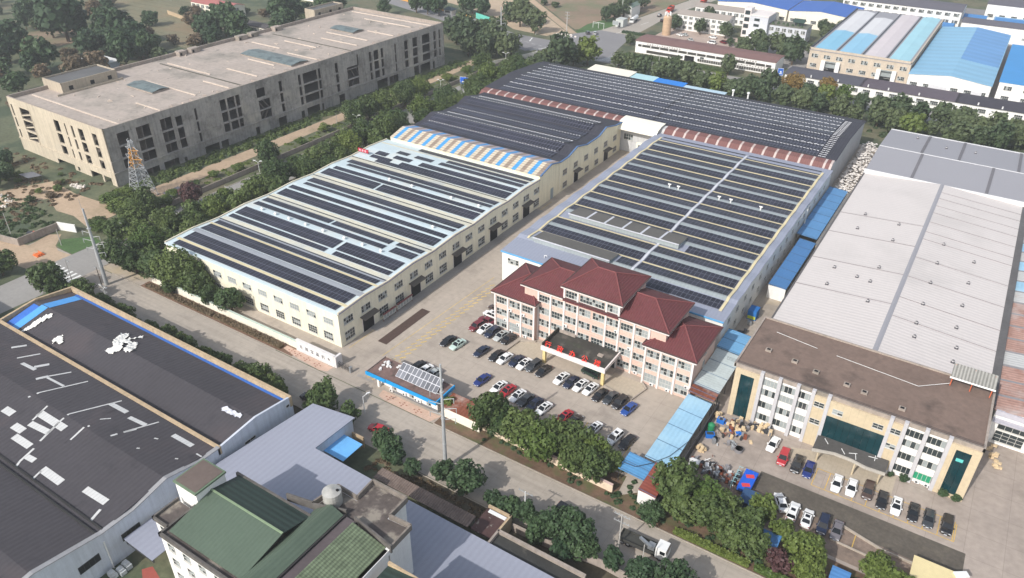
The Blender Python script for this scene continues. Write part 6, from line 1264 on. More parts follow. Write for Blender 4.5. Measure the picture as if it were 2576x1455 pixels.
def car_parts(kind):
    P={}; b=M(); g=M(); r=M()
    if kind=='sedan':
        loft(b,[(-2.34,.42,.80,.70),(-2.2,.27,.98,.84),(-1.5,.2,1.02,.90),(-.5,.2,.98,.91),(.8,.2,.95,.91),(1.5,.22,.88,.89),(2.12,.26,.76,.82),(2.32,.38,.62,.68)])
        base=(-1.75,1.12,.80,.95); top=(-1.0,.28,.62,1.44)
    elif kind=='suv':
        loft(b,[(-2.30,.45,.95,.76),(-2.2,.3,1.08,.88),(-1.4,.24,1.10,.94),(0,.24,1.08,.95),(.9,.24,1.06,.95),(1.6,.26,1.02,.92),(2.14,.3,.92,.86),(2.32,.42,.74,.72)])
        base=(-2.18,1.2,.84,1.05); top=(-1.85,.45,.68,1.70)
    else:
        loft(b,[(-2.5,.45,1.05,.8),(-2.4,.3,1.15,.92),(0,.25,1.12,.95),(1.5,.25,1.08,.93),(2.2,.28,.95,.88),(2.4,.4,.75,.74)])
        base=(-2.4,1.7,.86,1.1); top=(-2.2,.9,.74,1.85)
    y0,y1,wb,zb=base; t0,t1,wt,zt=top
    B=[(-wb,y0,zb),(wb,y0,zb),(wb,y1,zb),(-wb,y1,zb)]; T=[(-wt,t0,zt),(wt,t0,zt),(wt,t1,zt),(-wt,t1,zt)]
    for i in range(4):
        j=(i+1)%4; g.face([B[i],B[j],T[j],T[i]])
    r.prism([(-wt-.02,t0-.06),(wt+.02,t0-.06),(wt+.02,t1+.06),(-wt-.02,t1+.06)],zt-.03,zt+.035)
    for i in range(4): r.bar(B[i],T[i],.09,.07)
    for s in (-1,1):
        ym=(t0+t1)/2+.05; r.bar((s*wb,ym,zb),(s*wt,ym,zt),.07,.05)
        r.box(s*wb*1.06-.02,y1-.42,zb-.02,s*(wb*1.06+.22),y1-.22,zb+.14)
        if s<0: pass
    i0=len(b.v); b.v+=r.v; b.f+=[tuple(k+i0 for k in f) for f in r.f]; b.m+=[0]*len(r.f)
    P['windows']=g; P['body']=b
    w=M()
    w.tube((-.11,0,0),(.11,0,0),.325,n=14,m=0); P['wheel']=w; w2=M(); w2.tube((-.118,0,0),(.118,0,0),.2,n=10); P['hub']=w2
    h=M(); zf=.62 if kind=='sedan' else .78; yf=2.2 if kind!='van' else 2.28; h.box(-.16,-.09,-.07,.16,.09,.07); P['headlight']=h
    t=M(); t.box(-.15,-.08,-.08,.15,.08,.08); P['tail_light']=t
    s=M(); s.box(-.4,-.35,0,.4,.35,.02); P['sunroof']=s
    p=M(); p.box(-.24,-.02,0,.24,.02,.14); P['number_plate']=p
    return P,(zf,yf,zt,(t0+t1)/2)
CARS={}
for kd in ('sedan','suv','van'):
    P,info=car_parts(kd); ms={}
    for n,mm in P.items():
        o=mm.build(n,{'body':[PAINT['white']],'windows':[carglass],'wheel':[tyre],'hub':[hub],'headlight':[lamp],'tail_light':[tail],'sunroof':[carglass],'number_plate':[plate]}[n],smooth=False); ms[n]=o.data; bpy.data.objects.remove(o)
    CARS[kd]=(ms,info)
_bm={}
def car(x,y,ang,kind,col,label,group=None,sun=None,z=0.01):
    ms,(zf,yf,zt,yc)=CARS[kind]; t=thing('parked_car',label,'van' if kind=='van' else 'car',(x,y,z),ang,group)
    def ad_(n,loc,me=None,rot=0):
        o=bpy.data.objects.new(n,me or ms[n]); COL.objects.link(o); o.parent=t; o.location=loc; o.rotation_euler=(0,0,rot)
        if n=='wheel': u=bpy.data.objects.new('hub',ms['hub']); COL.objects.link(u); u.parent=o
    k=(kind,col)
    if k not in _bm: d=ms['body'].copy(); d.materials.clear(); d.materials.append(PAINT[col]); _bm[k]=d
    ad_('body',(0,0,0),_bm[k]); ad_('windows',(0,0,0))
    wx=.80 if kind=='sedan' else .84
    for sx in (-1,1):
        for wy in (-1.36,1.40): ad_('wheel',(sx*wx,wy,.325))
        ad_('headlight',(sx*.58,yf,zf)); ad_('tail_light',(sx*.66,-2.24 if kind!='van' else -2.44,.80 if kind=='sedan' else .95))
    ad_('number_plate',(0,yf+.14,.42)); 
    if sun: ad_('sunroof',(0,yc+.1,zt+.036))
S_,N_=math.pi-R(9),-R(9); Sb,Nb=math.pi+R(2),R(2)
LOT=[(-93.5,118.6,S_,'sedan','black',0,'black saloon of the pair parked alone nearest the yellow hatching'),
(-90.7,118.7,S_,'sedan','pale_green',1,'pale green saloon beside the black one of the lone pair'),
(-91.6,136.6,R(80),'sedan','brown',0,'dark brown car half hidden behind the left wing of the pink office'),
(-91.0,133.6,R(85),'suv','white',1,'white car beside the left wing of the pink office, above the crimson one'),
(-90.7,130.9,R(82),'sedan','dark_red',0,'crimson saloon parked along the left wing of the pink office'),
(-91.3,127.5,S_,'suv','dark_red',0,'dark red car at the left end of the row under the left wing'),
(-89.0,127.7,S_,'sedan','white',1,'white saloon second from left in the row under the left wing'),
(-86.6,127.3,S_,'suv','navy',0,'dark navy car third from left in the row under the left wing'),
(-84.0,127.4,S_,'sedan','silver',1,'silver saloon in the row under the left wing'),
(-81.8,127.3,S_,'sedan','black',0,'dark saloon at the right end of the row under the left wing'),
(-84.4,119.6,S_,'sedan','navy',0,'navy saloon at the left end of the row before the entrance canopy'),
(-80.5,120.2,S_,'sedan','black',0,'black saloon second in the row before the entrance canopy'),
(-78.3,120.3,S_,'sedan','white',0,'plain white saloon third in the row left of the entrance canopy'),
(-75.5,121.0,S_,'sedan','navy',0,'navy saloon between two white ones left of the entrance canopy'),
(-73.4,121.0,S_,'sedan','white',1,'white saloon with dark sunroof just left of the canopy'),
(-71.2,121.5,S_,'suv','dark_grey',0,'dark grey car directly before the left column of the canopy'),
(-68.4,121.2,S_,'sedan','black',0,'black car right of the dark grey one before the canopy'),
(-63.6,121.1,S_,'sedan','white',1,'white saloon first of the group before the middle of the canopy'),
(-61.1,121.1,S_,'sedan','navy',0,'dark navy saloon between white cars before the canopy letters'),
(-58.8,121.3,S_,'sedan','white',1,'white saloon third of the group before the canopy'),
(-56.4,121.4,S_,'sedan','white',1,'white saloon before the right yellow column of the canopy'),
(-53.7,120.7,S_,'sedan','black',0,'black saloon first right of the canopy column'),
(-51.3,121.1,S_,'sedan','dark_grey',0,'near black saloon second right of the canopy column'),
(-48.9,120.8,S_,'suv','black',0,'black car next to the blue one at the right end of the row'),
(-46.4,120.0,S_,'sedan','blue',0,'bright blue saloon at the right end of the row before the fan shaped ramp'),
(-78.2,110.9,S_,'sedan','deep_blue',0,'deep blue saloon standing alone behind the gatehouse'),
(-73.7,110.8,S_,'sedan','white',1,'white saloon at the left end of the row behind the big trees'),
(-71.4,110.8,S_,'sedan','red',1,'red saloon between two white ones behind the big trees'),
(-68.6,110.6,S_,'sedan','white',1,'white saloon right of the red one at the left of the middle row'),
(-66.4,110.4,S_,'sedan','dark_grey',0,'dark grey saloon, left of the dark pair behind the big trees'),
(-64.1,110.3,S_,'sedan','navy',0,'dark navy saloon, right of the dark pair behind the big trees'),
(-61.7,110.1,S_,'sedan','white',1,'white saloon at the right end of the row of six behind the trees'),
(-56.7,110.3,S_,'sedan','red',1,'bright red saloon with open space to its left, behind the trees'),
(-54.4,110.3,N_,'sedan','black',0,'black saloon touching the bright red one'),
(-49.8,110.4,S_,'sedan','white',1,'single white saloon with empty bays on both sides'),
(-45.0,110.3,S_,'suv','white',1,'white estate car in the last row near the light blue canopy'),
(-42.3,110.6,S_,'sedan','black',0,'small black car beside the light blue canopy'),
(-93.4,106.7,S_,'sedan','black',0,'black car in the shade behind the gatehouse, left one'),
(-91.1,106.6,S_,'sedan','white',0,'white car in the shade behind the gatehouse'),
(-88.7,106.5,S_,'sedan','silver',0,'silver car in the shade behind the gatehouse, right one')]
for x,y,an,kd,cl,su,lb in LOT: car(x,y,an,kd,cl,lb,'cars in the pink office car park',su)
LOT2=[(-17.2,126.2,Sb-.1,'sedan','white',0,'white saloon by the junk heaps, apart from the marked bays'),(-14.4,123.6,Sb,'suv','red',0,'red car at the left end of the marked bays'),
(-11.6,123.0,Sb,'suv','black',1,'black tall car with brown tint beside the red one'),(-9.3,123.0,Sb,'sedan','deep_blue',0,'deep blue car left of the one empty bay'),
(-3.8,122.3,Sb,'sedan','white',0,'white saloon just right of the empty bay'),(-1.2,122.7,Sb,'sedan','white',0,'second white saloon, left of the dark brown tall car'),
(1.6,123.5,Sb,'suv','brown',0,'dark brown tall car in the marked bays'),(4.3,122.6,Sb,'sedan','black',0,'black rounded car between the brown and the white one'),
(6.8,122.5,Sb,'sedan','white',1,'white saloon with dark sunroof in the middle of the marked bays'),(9.7,122.6,Sb,'sedan','black',1,'black saloon third from the right end of the marked bays'),
(12.3,122.6,Sb,'sedan','dark_grey',0,'dark grey green saloon second from the right end of the bays'),(15.3,122.6,Sb,'suv','black',0,'black car at the right end of the marked bays'),
(-11.4,111.7,Nb+.5,'sedan','white',0,'white car half under the tree at the left of the short lower row'),(-8.9,110.7,Nb,'suv','white',1,'white tall car second in the short lower row'),
(-6.3,110.5,Nb,'sedan','white',1,'white saloon in the middle of the short lower row'),(-3.5,110.5,Sb,'suv','navy',0,'dark navy car fourth in the short lower row'),(-1.1,110.6,Sb,'sedan','grey',0,'grey saloon at the right end of the short lower row')]
for x,y,an,kd,cl,su,lb in LOT2: car(x,y,an,kd,cl,lb,'cars before the white office',su)
car(-87.1,86.0,R(100),'sedan','red','red car parked on the street by the small trees'); car(-106.0,85.2,R(90),'suv','black','dark car in the tree shade on the street near the gate')
car(-43.6,88.0,R(-96),'suv','black','black pickup like car in the middle of the street by the trees'); car(-59.0,126.6,R(82),'van','green','dark green van under the entrance canopy')
FAR=[(-213.,381,R(70),'sedan','white',0,'white car waiting at the far junction'),(-201,401.5,R(20),'suv','silver',0,'silver car parked at the pale road corner'),(-205,400,R(40),'suv','dark_grey',0,'dark car in the verge by the pale road'),
(-160,426,R(70),'sedan','white',0,'white car in the school yard, left'),(-142.5,431,R(80),'sedan','white',0,'white car in the school yard near its right end'),(-134,424,R(60),'suv','dark_red',0,'dark red car in the school yard'),(-139,419.5,R(80),'van','white',0,'white van in the school yard'),(-158,427.5,R(70),'sedan','silver',0,'silver car beside the white one in the school yard'),(-151,419,R(50),'sedan','silver',0,'low silver car near the brown roof in the school yard'),
(-326,393,R(60),'van','white',0,'white van on the far road by the hoarding'),(-188.5,463,R(5),'suv','dark_grey',0,'dark car by the pale road behind the lorries'),(-173,446,R(-5),'sedan','red',0,'red car behind the brick silo'),(-181.5,452,R(-5),'suv','black',0,'black car following the tanker on the pale road')]
for x,y,an,kd,cl,su,lb in FAR: car(x,y,an,kd,cl,lb,None,su)
# ---- lorries
def wheels(par,pos,r=.5):
    a=M(); a.tube((-.15,0,0),(.15,0,0),r,n=12,m=0); a.tube((-.16,0,0),(.16,0,0),r*.55,n=8,m=1); o0=a.build('wheel',[tyre,hub],par); o0.location=(*pos[0],r)
    for p in pos[1:]: copyobj(o0,(*p,r),par)
def lorry(x,y,ang,label,cabm,kind,boxm=None):
    t=thing('lorry',label,'lorry',(x,y,.01),ang)
    a=M(); a.prism([(-1.2,2.4),(1.2,2.4),(1.2,4.4),(-1.2,4.4)],.6,2.0); a.exty([(-1.2,2.0),(-1.05,2.9),(1.05,2.9),(1.2,2.0)],2.4,4.25); a.build('cab',[cabm],t)
    a=M(); a.face([(-1.08,4.42,1.75),(1.08,4.42,1.75),(.98,4.3,2.7),(-.98,4.3,2.7)]); a.box(-1.21,3.2,1.8,1.21,4.1,2.5); a.build('windscreen',[carglass],t)
    a=M(); a.box(-1.1,-4.4,.55,1.1,2.4,.9); a.build('chassis',[dsteel],t)
    if kind=='tank':
        a=M(); a.tube((0,-6,2.0),(0,2.1,2.0),1.2,n=16); a.tube((0,-6.3,2.0),(0,-6,2.0),.9,1.2,n=16); a.box(-.3,-5.5,3.15,.3,1.6,3.25); a.build('tank',[white_s],t)
    elif kind=='box':
        a=M(); a.box(-1.25,-5.5,.95,1.25,2.2,1.05); a.box(-1.25,-5.5,1.05,-1.15,2.2,3.2); a.box(1.15,-5.5,1.05,1.25,2.2,3.2); a.box(-1.25,2.1,1.05,1.25,2.2,3.3); a.box(-1.25,-5.5,1.05,1.25,-5.4,3.2); a.box(-1.1,-5.3,1.0,1.1,2.,2.6,1)
        for q in range(8): a.box(-1.3,-5.3+q,1.0,-1.25,-5.15+q,3.25); a.box(1.25,-5.3+q,1.0,1.3,-5.15+q,3.25)
        a.build('cargo_bed',[boxm,dsteel],t)
    else:
        a=M(); a.box(-1.2,-4.4,.9,1.2,2.2,1.02,0); a.box(-1.2,-4.4,1.02,-1.12,2.2,1.5,0); a.box(1.12,-4.4,1.02,1.2,2.2,1.5,0); a.box(-1.2,-4.4,1.02,1.2,-4.3,1.5,0); a.bar((-.6,-1,1.6),(.9,1.6,2.2),.5,.4,1); a.box(-.5,.8,1.02,.6,2.,2.,1); a.build('cargo_bed',[mat('bed_dark',(64,64,60),var=.15),steel],t)
    wheels(t,[(-1,3.3),(1,3.3),(-1,-2.6),(1,-2.6),(-1,-3.7),(1,-3.7)])
lorry(-28.6,88.6,R(-88),'flatbed lorry with white cab parked on the street under the small trees',white_s,'flat')
lorry(-195.5,440.5,R(187),'white tanker lorry coming down the pale road',white_s,'tank'); lorry(-188,478,R(187),'red lorry following the tanker on the pale road',mat('lorry_red',(196,66,52),rough=.4),'box',mat('lorry_red_box',(190,84,70),rough=.5)); lorry(-179,512,R(187),'second red lorry further back on the pale road',MATS['lorry_red'],'box',MATS['lorry_red_box'])
a=M(); a.box(-2.4,-3.,0,2.4,3.,4.2,0); a.box(-2.5,-3.1,4.2,2.5,3.1,4.4,0); a.box(-.8,-3.05,.1,.8,-3,2.6,1); t=a.build('container_hut',[mat('pale_grey_box',(186,190,186),var=.06,rib=(1,.5,.4,.06)),dsteel],loc=(-197.2,427.5,0)); tag(t,'pale grey container hut at the kerb of the pale road','hut')
# ================================================================== POLES, LAMPS, TOWER, SIGNS
def pole(x,y,h,label,r=.16,arms=0,m=pole_c,group=None,tilt=0.,rot=0.,r2=None):
    t=thing('utility_pole',label,'pole',(x,y,0),rot,group); a=M(); a.tube((0,0,0),(0,0,h),r,r2 or r*.7,n=10); a.build('shaft',m,t)
    if arms:
        a=M()
        for q in range(arms):
            z=h-.4-q*1.6; w=1.5
            a.bar((-w,.15,z),(w,.15,z),.12,.1)
            for s in (-1.3,-.6,.6,1.3): a.tube((s,.15,z+.05),(s,.15,z+.4),.07,n=5)
        a.build('cross_arm',mat('arm_steel',(158,160,160),var=.08),t)
    return t
def bigpole(x,y,h,label,rr):
    t=thing('power_pole',label,'power pole',(x,y,0),R(25)); a=M(); a.tube((0,0,0),(0,0,h),rr,rr*.45,n=12)
    for z in (h*.25,h*.5,h*.75): a.tube((0,0,z),(0,0,z+.15),rr*1.0,n=12)
    a.build('shaft',mat('steel_pole',(172,174,174),rough=.5,var=.08,fine=.05,streak=.15),t)
    a=M()
    for z,w in ((h-7,2.2),(h-9.3,2.6),(h-11.8,2.4)): a.tube((0,0,z),(-w,0,z+.5),.09,.06,n=6); a.tube((0,0,z-1.2),(w,0,z-.7),.09,.06,n=6); a.tube((-w,0,z+.5),(-w,0,z-.7),.08,n=6); a.tube((w,0,z-.7),(w,0,z-1.9),.08,n=6)
    a.build('cross_arm',MATS['steel_pole'],t)
bigpole(-185.9,89.6,22.6,'tall tapering steel power pole at the left street corner',.55); bigpole(-69.2,85.2,25.5,'tall tapering steel power pole standing in front of the gatehouse',.42); bigpole(-221.4,335.8,24,'tall power pole by the trees beyond the derelict block',.5)
pole(-214.1,391.7,12.5,'grey power pole with three cross arms on the far corner',.3,3)
pole(-195.3,139.3,7.4,'pole with cross arm between two trees, by the left edge of the cream factory',.14,1); pole(-236.3,91.3,6.8,'bare leaning pole in the weeds at the left edge',.12); pole(-216.7,95.4,5.2,'short bare pole on the lawn by the dirt lot',.13); pole(-195.6,85.7,6.6,'thin pole with cross arm at the avenue crossing',.1,1); pole(-183.8,87.3,7.2,'wooden pole with cross arm next to the tall steel pole',.13,1,bark); pole(-220.7,214.2,4.6,'thin pole by the dirt track in the middle of the derelict block',.1); pole(-224,262,5.,'thin pole by the dirt track further along the derelict block',.1); pole(-145.,361.7,6.,'pale pole on the lawn before the brown roofed building',.14,1); pole(73.7,401.9,5,'pale pole at the far right beyond the tree belt',.16,1); pole(-233,112,4.2,'slim post in the weeds by the pylon clearing',.09); pole(-178.2,84.5,5.2,'pole with small transformer near the black roofed hall',.12,2); pole(-26.8,83.3,7.5,'pale lamp post behind the flatbed lorry',.1)
pole(-32.4,86.4,8.2,'pole carrying a transformer frame on the near side of the street',.16,2); pole(-49.6,83.,6.8,'pole with a cluster of white lamps among the trees on the near side',.14,1,white_s); pole(-206,446,16,'tall white mast beside the narrow white house',.16,0,white_s); pole(-128.,359.,6.,'pole on the far lane right of the lawn',.12); pole(-190.5,517,14,'tall mast at the top edge by the red lorries',.15)
def lamp_post(x,y,h,label,double=True,rot=0.,group='street lamps along the avenue'):
    t=thing('street_lamp',label,'street lamp',(x,y,0),rot,group); a=M(); a.tube((0,0,0),(0,0,h),.11,.07,n=8); a.build('shaft',white_s,t)
    for s in ((-1,1) if double else (1,)):
        a=M(); a.tube((0,0,h-.1),(s*1.3,0,h+.5),.06,.05,n=6); a.build('arm',white_s,t); a=M(); a.box(s*1.2-.45,-.16,h+.42,s*1.2+.45,.16,h+.58); a.build('lamp_head',white_s,t)
for x,y in ((-207.9,266.7),(-207.9,319.4),(-204.,159.4),(-207.4,212),(-202.4,105.6),(-199,242)): lamp_post(x,y,6.6,'white double armed street lamp along the avenue',rot=R(20))
lamp_post(-93.2,88.6,4.6,'slim white lamp with curved arm on the street between the two round trees',False,R(60),None); lamp_post(-228.5,382,7,'white street lamp arm by the far junction',False,R(20),None); lamp_post(-178.5,84.9,4,'small white lamp in the strip by the street corner',True,0,None)
# lattice tower
tw=thing('lattice_tower','steel lattice power tower with orange mid section beside the corner of the derelict block','power tower',(-226.2,129.6,0))
a=M(); HB=19.; Zs=[0,2.2,4.4,6.4,8.4,10.2,12,13.6,15,16.4,17.8,HB]; hw_=lambda z:2.7*(1-z/HB)**1.05+.42
for i,(za,zb) in enumerate(zip(Zs,Zs[1:])):
    A=hw_(za); Bq=hw_(zb); mi=1 if i in (5,6,7,8) else 0; ca=[(-A,-A),(A,-A),(A,A),(-A,A)]; cb=[(-Bq,-Bq),(Bq,-Bq),(Bq,Bq),(-Bq,Bq)]
    for k in range(4):
        j=(k+1)%4; a.bar((*ca[k],za),(*cb[k],zb),.15,.15,0); a.bar((*ca[k],za),(*cb[j],zb),.08,.08,mi); a.bar((*ca[j],za),(*cb[k],zb),.08,.08,0 if k%2 else mi); a.bar((*cb[k],zb),(*cb[j],zb),.10,.10,mi)
for z,w in ((18.8,1.2),(16.2,2.6),(13.4,3.2),(10.6,2.6)):
    A=hw_(z)
    for s in (-1,1):
        a.bar((s*A,-A,z),(s*(A+w),0,z+.2),.10,.10,1 if z in(16.2,13.4) and s>0 else 0); a.bar((s*A,A,z),(s*(A+w),0,z+.2),.10,.10,0); a.bar((s*A,0,z+1.),(s*(A+w),0,z+.2),.10,.10,0)
a.build('lattice',[mat('pylon_steel',(170,172,174),rough=.5,var=.1),mat('pylon_orange',(212,150,62),var=.15)],tw)
a=M()
for sx in (-1,1):
    for sy in (-1,1): a.box(sx*2.7*1.15-.4,sy*2.7*1.15-.4,0,sx*2.7*1.15+.4,sy*2.7*1.15+.4,.4)
a.build('footing',kerb_m,tw)
def board(x,y,z,w,h,rot,m,label,cat='sign',marks=()):
    t=thing('road_sign',label,cat,(x,y,0),rot); a=M(); a.box(-w/2,-.06,z,w/2,.06,z+h,0); a.box(-w/2-.1,-.05,z-.1,w/2+.1,.05,z+h+.1,1); a.build('panel',[m,white_s],t)
    a=M(); a.tube((-w*.3,.2,0),(-w*.3,.2,z+h),.09,n=6); a.tube((w*.3,.2,0),(w*.3,.2,z+h),.09,n=6); a.build('post',steel,t)
    if marks:
        a=M()
        for b in marks: a.box(b[0]*w,-.09,z+b[1]*h,b[2]*w,-.06,z+b[3]*h)
        a.build('sign_mark',white_p,t)
board(-198.5,272.5,5.,5.,3.2,R(18),mat('sign_blue',(30,96,200),var=.05),'blue direction sign with white arrow above the avenue trees','road sign',((-.35,.3,.3,.45),(-.04,.2,.04,.75),(.18,.4,.3,.65)))
board(-234,389,6.2,3.,3.6,R(20),mat('sign_green',(70,160,140),var=.08),'teal green sign by the tree at the far junction','road sign',((-.35,.2,-.1,.5),(.1,.2,.35,.5),(-.3,.6,.3,.8))); board(-228,386.6,4.2,2.2,2.4,R(20),mat('sign_teal',(80,196,186),var=.05),'small bright teal sign at the far junction','road sign',((-.2,.3,.2,.45),))
board(-231,386,2.2,1.6,2.4,R(20),mat('sign_orange',(206,156,74),var=.1),'narrow orange panel at the far junction','sign'); board(-197,419,2.4,3.4,2.2,R(10),lit_pale,'pale blank board by the green verge','sign board')
board(-88.2,372.,3,2.4,3.2,R(10),mat('sign_royal',(44,96,180),var=.1),'royal blue sign by the right end of the brown roofed building','sign',((-.3,.2,.3,.3),(-.1,.4,.2,.6)))
a=M(); a.tube((0,0,0),(0,0,7),.08,n=6,m=1); a.tube((0,0,3.0),(0,0,4.8),.9,.5,n=10,m=0); a.tube((0,0,2.4),(0,0,3.0),.2,.9,n=10,m=0); t=a.build('lantern_post',[mat('lantern_red',(200,74,58),var=.08),steel],loc=(-86,345,0)); tag(t,'red lantern shape on a post among the trees behind the rear hall','lantern')
for lab,x,y,h in (('white chimney pipe left of the pair behind the rear hall',-158.5,343.6,4),): pass
# gas stand frame on the green verge
a=M()
for x in (-3.5,0,3.5): a.tube((x,0,0),(x,0,3.2),.12,n=6)
a.bar((-3.5,0,3.2),(3.5,0,3.2),.16,.16); a.bar((-3.5,0,2.),(0,0,3.),.1,.1); t=a.build('pipe_frame',white_s,loc=(-206,415,0)); tag(t,'white pipe frame standing on the green verge at the far corner','frame')
# ================================================================== GOODS, BAGS AND SCRAP
rg=random.Random(41); a=M()
for q in range(620):
    y=rg.uniform(254,308); x=rg.uniform(-37.0+(.9 if y<262 else 0),-31.4); hh=1.2+1.9*math.exp(-((x+34)/2.2)**2); z=rg.uniform(.1,hh)
    l,w,h=rg.uniform(.75,1.1),rg.uniform(.45,.7),rg.uniform(.2,.34); ang=rg.random()*3.14; c,n=math.cos(ang),math.sin(ang); T=[]
    i0=len(a.v)
    for dz,sc_ in ((-h*.5,.75),(0,1.),(h*.5,.7)):
        for ux_,uy_ in ((-1,-.7),(-.7,-1),(.7,-1),(1,-.7),(1,.7),(.7,1),(-.7,1),(-1,.7)): px=ux_*l*.5*sc_; py=uy_*w*.5*sc_; a.v.append((x+c*px-n*py,y+n*px+c*py,z+dz+rg.uniform(-.05,.05)))
    for L_ in (0,8):
        for k_ in range(8): j_=(k_+1)%8; a.f.append((i0+L_+k_,i0+L_+j_,i0+L_+8+j_,i0+L_+8+k_)); a.m.append(0)
    a.f.append(tuple(i0+16+k_ for k_ in range(8))); a.m.append(0)
o=a.build('bag_heap',mat('white_sacking',(222,216,210),rough=.7,var=.08,ns=1.2,fine=.08)); o['label']='long heap of white sacks filling the far alley beside the grey warehouse'; o['category']='sacks'; o['kind']='stuff'
wood=mat('pale_carton',(206,184,150),var=.12,ns=.8,fine=.1); blu=mat('junk_blue',(38,110,196),rough=.5,var=.1); grn=mat('junk_green',(40,128,84),rough=.5,var=.1); gry=mat('junk_grey',(136,134,136),var=.2,ns=1,fine=.15)
def cartons(x,y,n,label,seed,m=wood,s=1.):
    rg=random.Random(seed); a=M()
    for q in range(n):
        lv=q//max(1,n//3); a.rbox(x+rg.uniform(-.9,.9)*s,y+rg.uniform(-.6,.6)*s,lv*.4*s,(lv+1)*.4*s+rg.uniform(-.08,.08),rg.uniform(.45,.8)*s,rg.uniform(.35,.6)*s,rg.uniform(-.3,.3))
    tag(a.build('carton_stack',m),label,'cartons')
for x,y,n,lb in ((-29.,117.2,16,'big neat stack of pale cartons by the dark mesh fence'),(-24.3,126.4,8,'short row of pale cartons in the middle of the junk yard'),(-20.6,130.2,11,'pile of tan cartons against the white office wall'),(-29.6,128.6,8,'tan carton pile at the foot of the left teal glass strip'),(-26.6,127.,5,'small tan cartons beside the dark crate'),(20.6,149.6,4,'two pale cartons at the corner below the red lettering'),(20.8,146.6,7,'tan carton scraps strewn on the right yard'),(21.6,144.4,6,'flattened pale cartons at the end of the strewn scraps')): cartons(x,y,n,lb,int(x*10)&255)
a=M(); a.tube((0,0,0),(0,0,1.9),.7,n=14); a.tube((0,0,1.9),(0,0,2.3),.7,.25,n=14); t=a.build('plastic_tank',grn,loc=(-29.4,123.6,0)); tag(t,'green plastic tank standing by the dark mesh fence','tank')
a=M(); a.box(-.9,-.6,0,.9,.6,.9,0); a.box(-.7,-.4,.9,.7,.4,.93,1); t=a.build('plastic_crate',[blu,dsteel],loc=(-29.,122.,0)); t.rotation_euler=(0,0,.5); tag(t,'blue plastic crate below the green tank','crate')
a=M(); a.box(-.8,-.5,0,.8,.5,1.,0); a.box(-.6,-.3,1.,.6,.3,1.04,1); t=a.build('plastic_crate',[blu,steel],loc=(-28.6,127.4,0)); tag(t,'blue crate near the teal glass strip of the white office','crate')
def drum(x,y,lab,m,r=.45,h=.95):
    a=M(); a.tube((0,0,0),(0,0,h),r,n=14)
    for z in (.0,h*.33,h*.66,h-.04): a.tube((0,0,z),(0,0,z+.04),r*1.05,n=14)
    a.tube((r*.5,0,h),(r*.5,0,h+.05),.07,n=6); tag(a.build('oil_drum',m,loc=(x,y,0)),lab,'drum')
drum(-22.6,121.1,'round pale grey drum standing alone on the yard',gry,.8,.8); drum(-27.6,121.3,'dark grey drum in the middle of the junk yard',dsteel); drum(-23.4,113.,'rust grey drum among the scrap machines',rust)
a=M(); a.box(-.9,-.8,0,.9,.8,1.2); a.box(-.8,-.7,1.2,.8,.7,1.25); t=a.build('white_tank',white_s,loc=(-28.6,112.3,0)); tag(t,'square white liquid container at the left end of the scrap row','container')
def heap(x,y,rx_,ry_,n,lab,seed,ms):
    rg=random.Random(seed); a=M()
    for q in range(n):
        px,py=x+rg.gauss(0,rx_*.5),y+rg.gauss(0,ry_*.5); k=rg.random()
        if k<.45: a.rbox(px,py,0,rg.uniform(.2,1.2),rg.uniform(.2,1.1),rg.uniform(.2,.7),rg.random()*3,rg.randrange(len(ms)))
        elif k<.8: a.tube((px,py,rg.uniform(.1,.9)),(px+rg.uniform(-1.2,1.2),py+rg.uniform(-1,1),rg.uniform(.1,1.)),rg.uniform(.04,.12),n=5,m=rg.randrange(len(ms)))
        else: a.tube((px,py,0),(px,py,rg.uniform(.3,1.)),rg.uniform(.15,.4),n=9,m=rg.randrange(len(ms)))
    o=a.build('scrap_heap',ms); o['label']=lab; o['category']='scrap'; o['kind']='stuff'
heap(-25,113,4.2,2.2,90,'jumbled scrap metal and machine frames left of the blue lorry bed',1,[steel,white_s,dsteel,rust,gry]); heap(-26,125.6,4.,2.2,46,'junk scattered before the left half of the white office',2,[gry,dsteel,wood,blu,rust]); heap(-22,129.4,4.4,1.2,44,'grey junk along the wall of the white office',3,[gry,dsteel,wood]); heap(-24,121.6,2.6,1.6,22,'few grey odds and ends on the open yard',4,[gry,steel]); heap(-21.6,112.4,2.2,1.8,36,'dark machinery scrap beside the blue lorry bed',5,[dsteel,dsteel,steel,rust]); heap(3.,85.,.1,.1,1,'small stone on the street',6,[gry])
# blue tarpaulined trailer
t=thing('trailer','trailer with blue and red striped cover in the scrap yard','trailer',(-18.2,112.8,.01),R(0)); a=M(); a.box(-1.3,-2.8,.6,1.3,2.8,.8,1); a.box(-1.2,-2.7,.8,1.2,2.7,1.7,0)
for y in (-1.6,1.): a.rbox(.1,y,1.7,1.74,1.5,.9,.5,2)
a.build('cargo_bed',[mat('trailer_blue',(30,92,200),rough=.5,var=.1),dsteel,mat('trailer_red',(206,70,74),var=.1)],t); wheels(t,[(-1.1,-1.6),(1.1,-1.6),(-1.1,1.6),(1.1,1.6)],.45)
a=M()
for q in range(5): a.bar((-2.4,-2.4+1.1*q,0),(-2.4,-2.4+1.1*q,2.2),.08,.08); a.bar((-2.4,-2.4+1.1*q,2.2),(-1.6,-2.4+1.1*q,2.2),.08,.08)
a.bar((-2.4,-2.4,1.2),(-2.4,2.,1.2),.08,.08); t=a.build('steel_rack',mat('rack_teal',(150,190,196),var=.1),loc=(-18.2,112.8,0)); tag(t,'pale steel rack standing left of the blue covered trailer','rack')
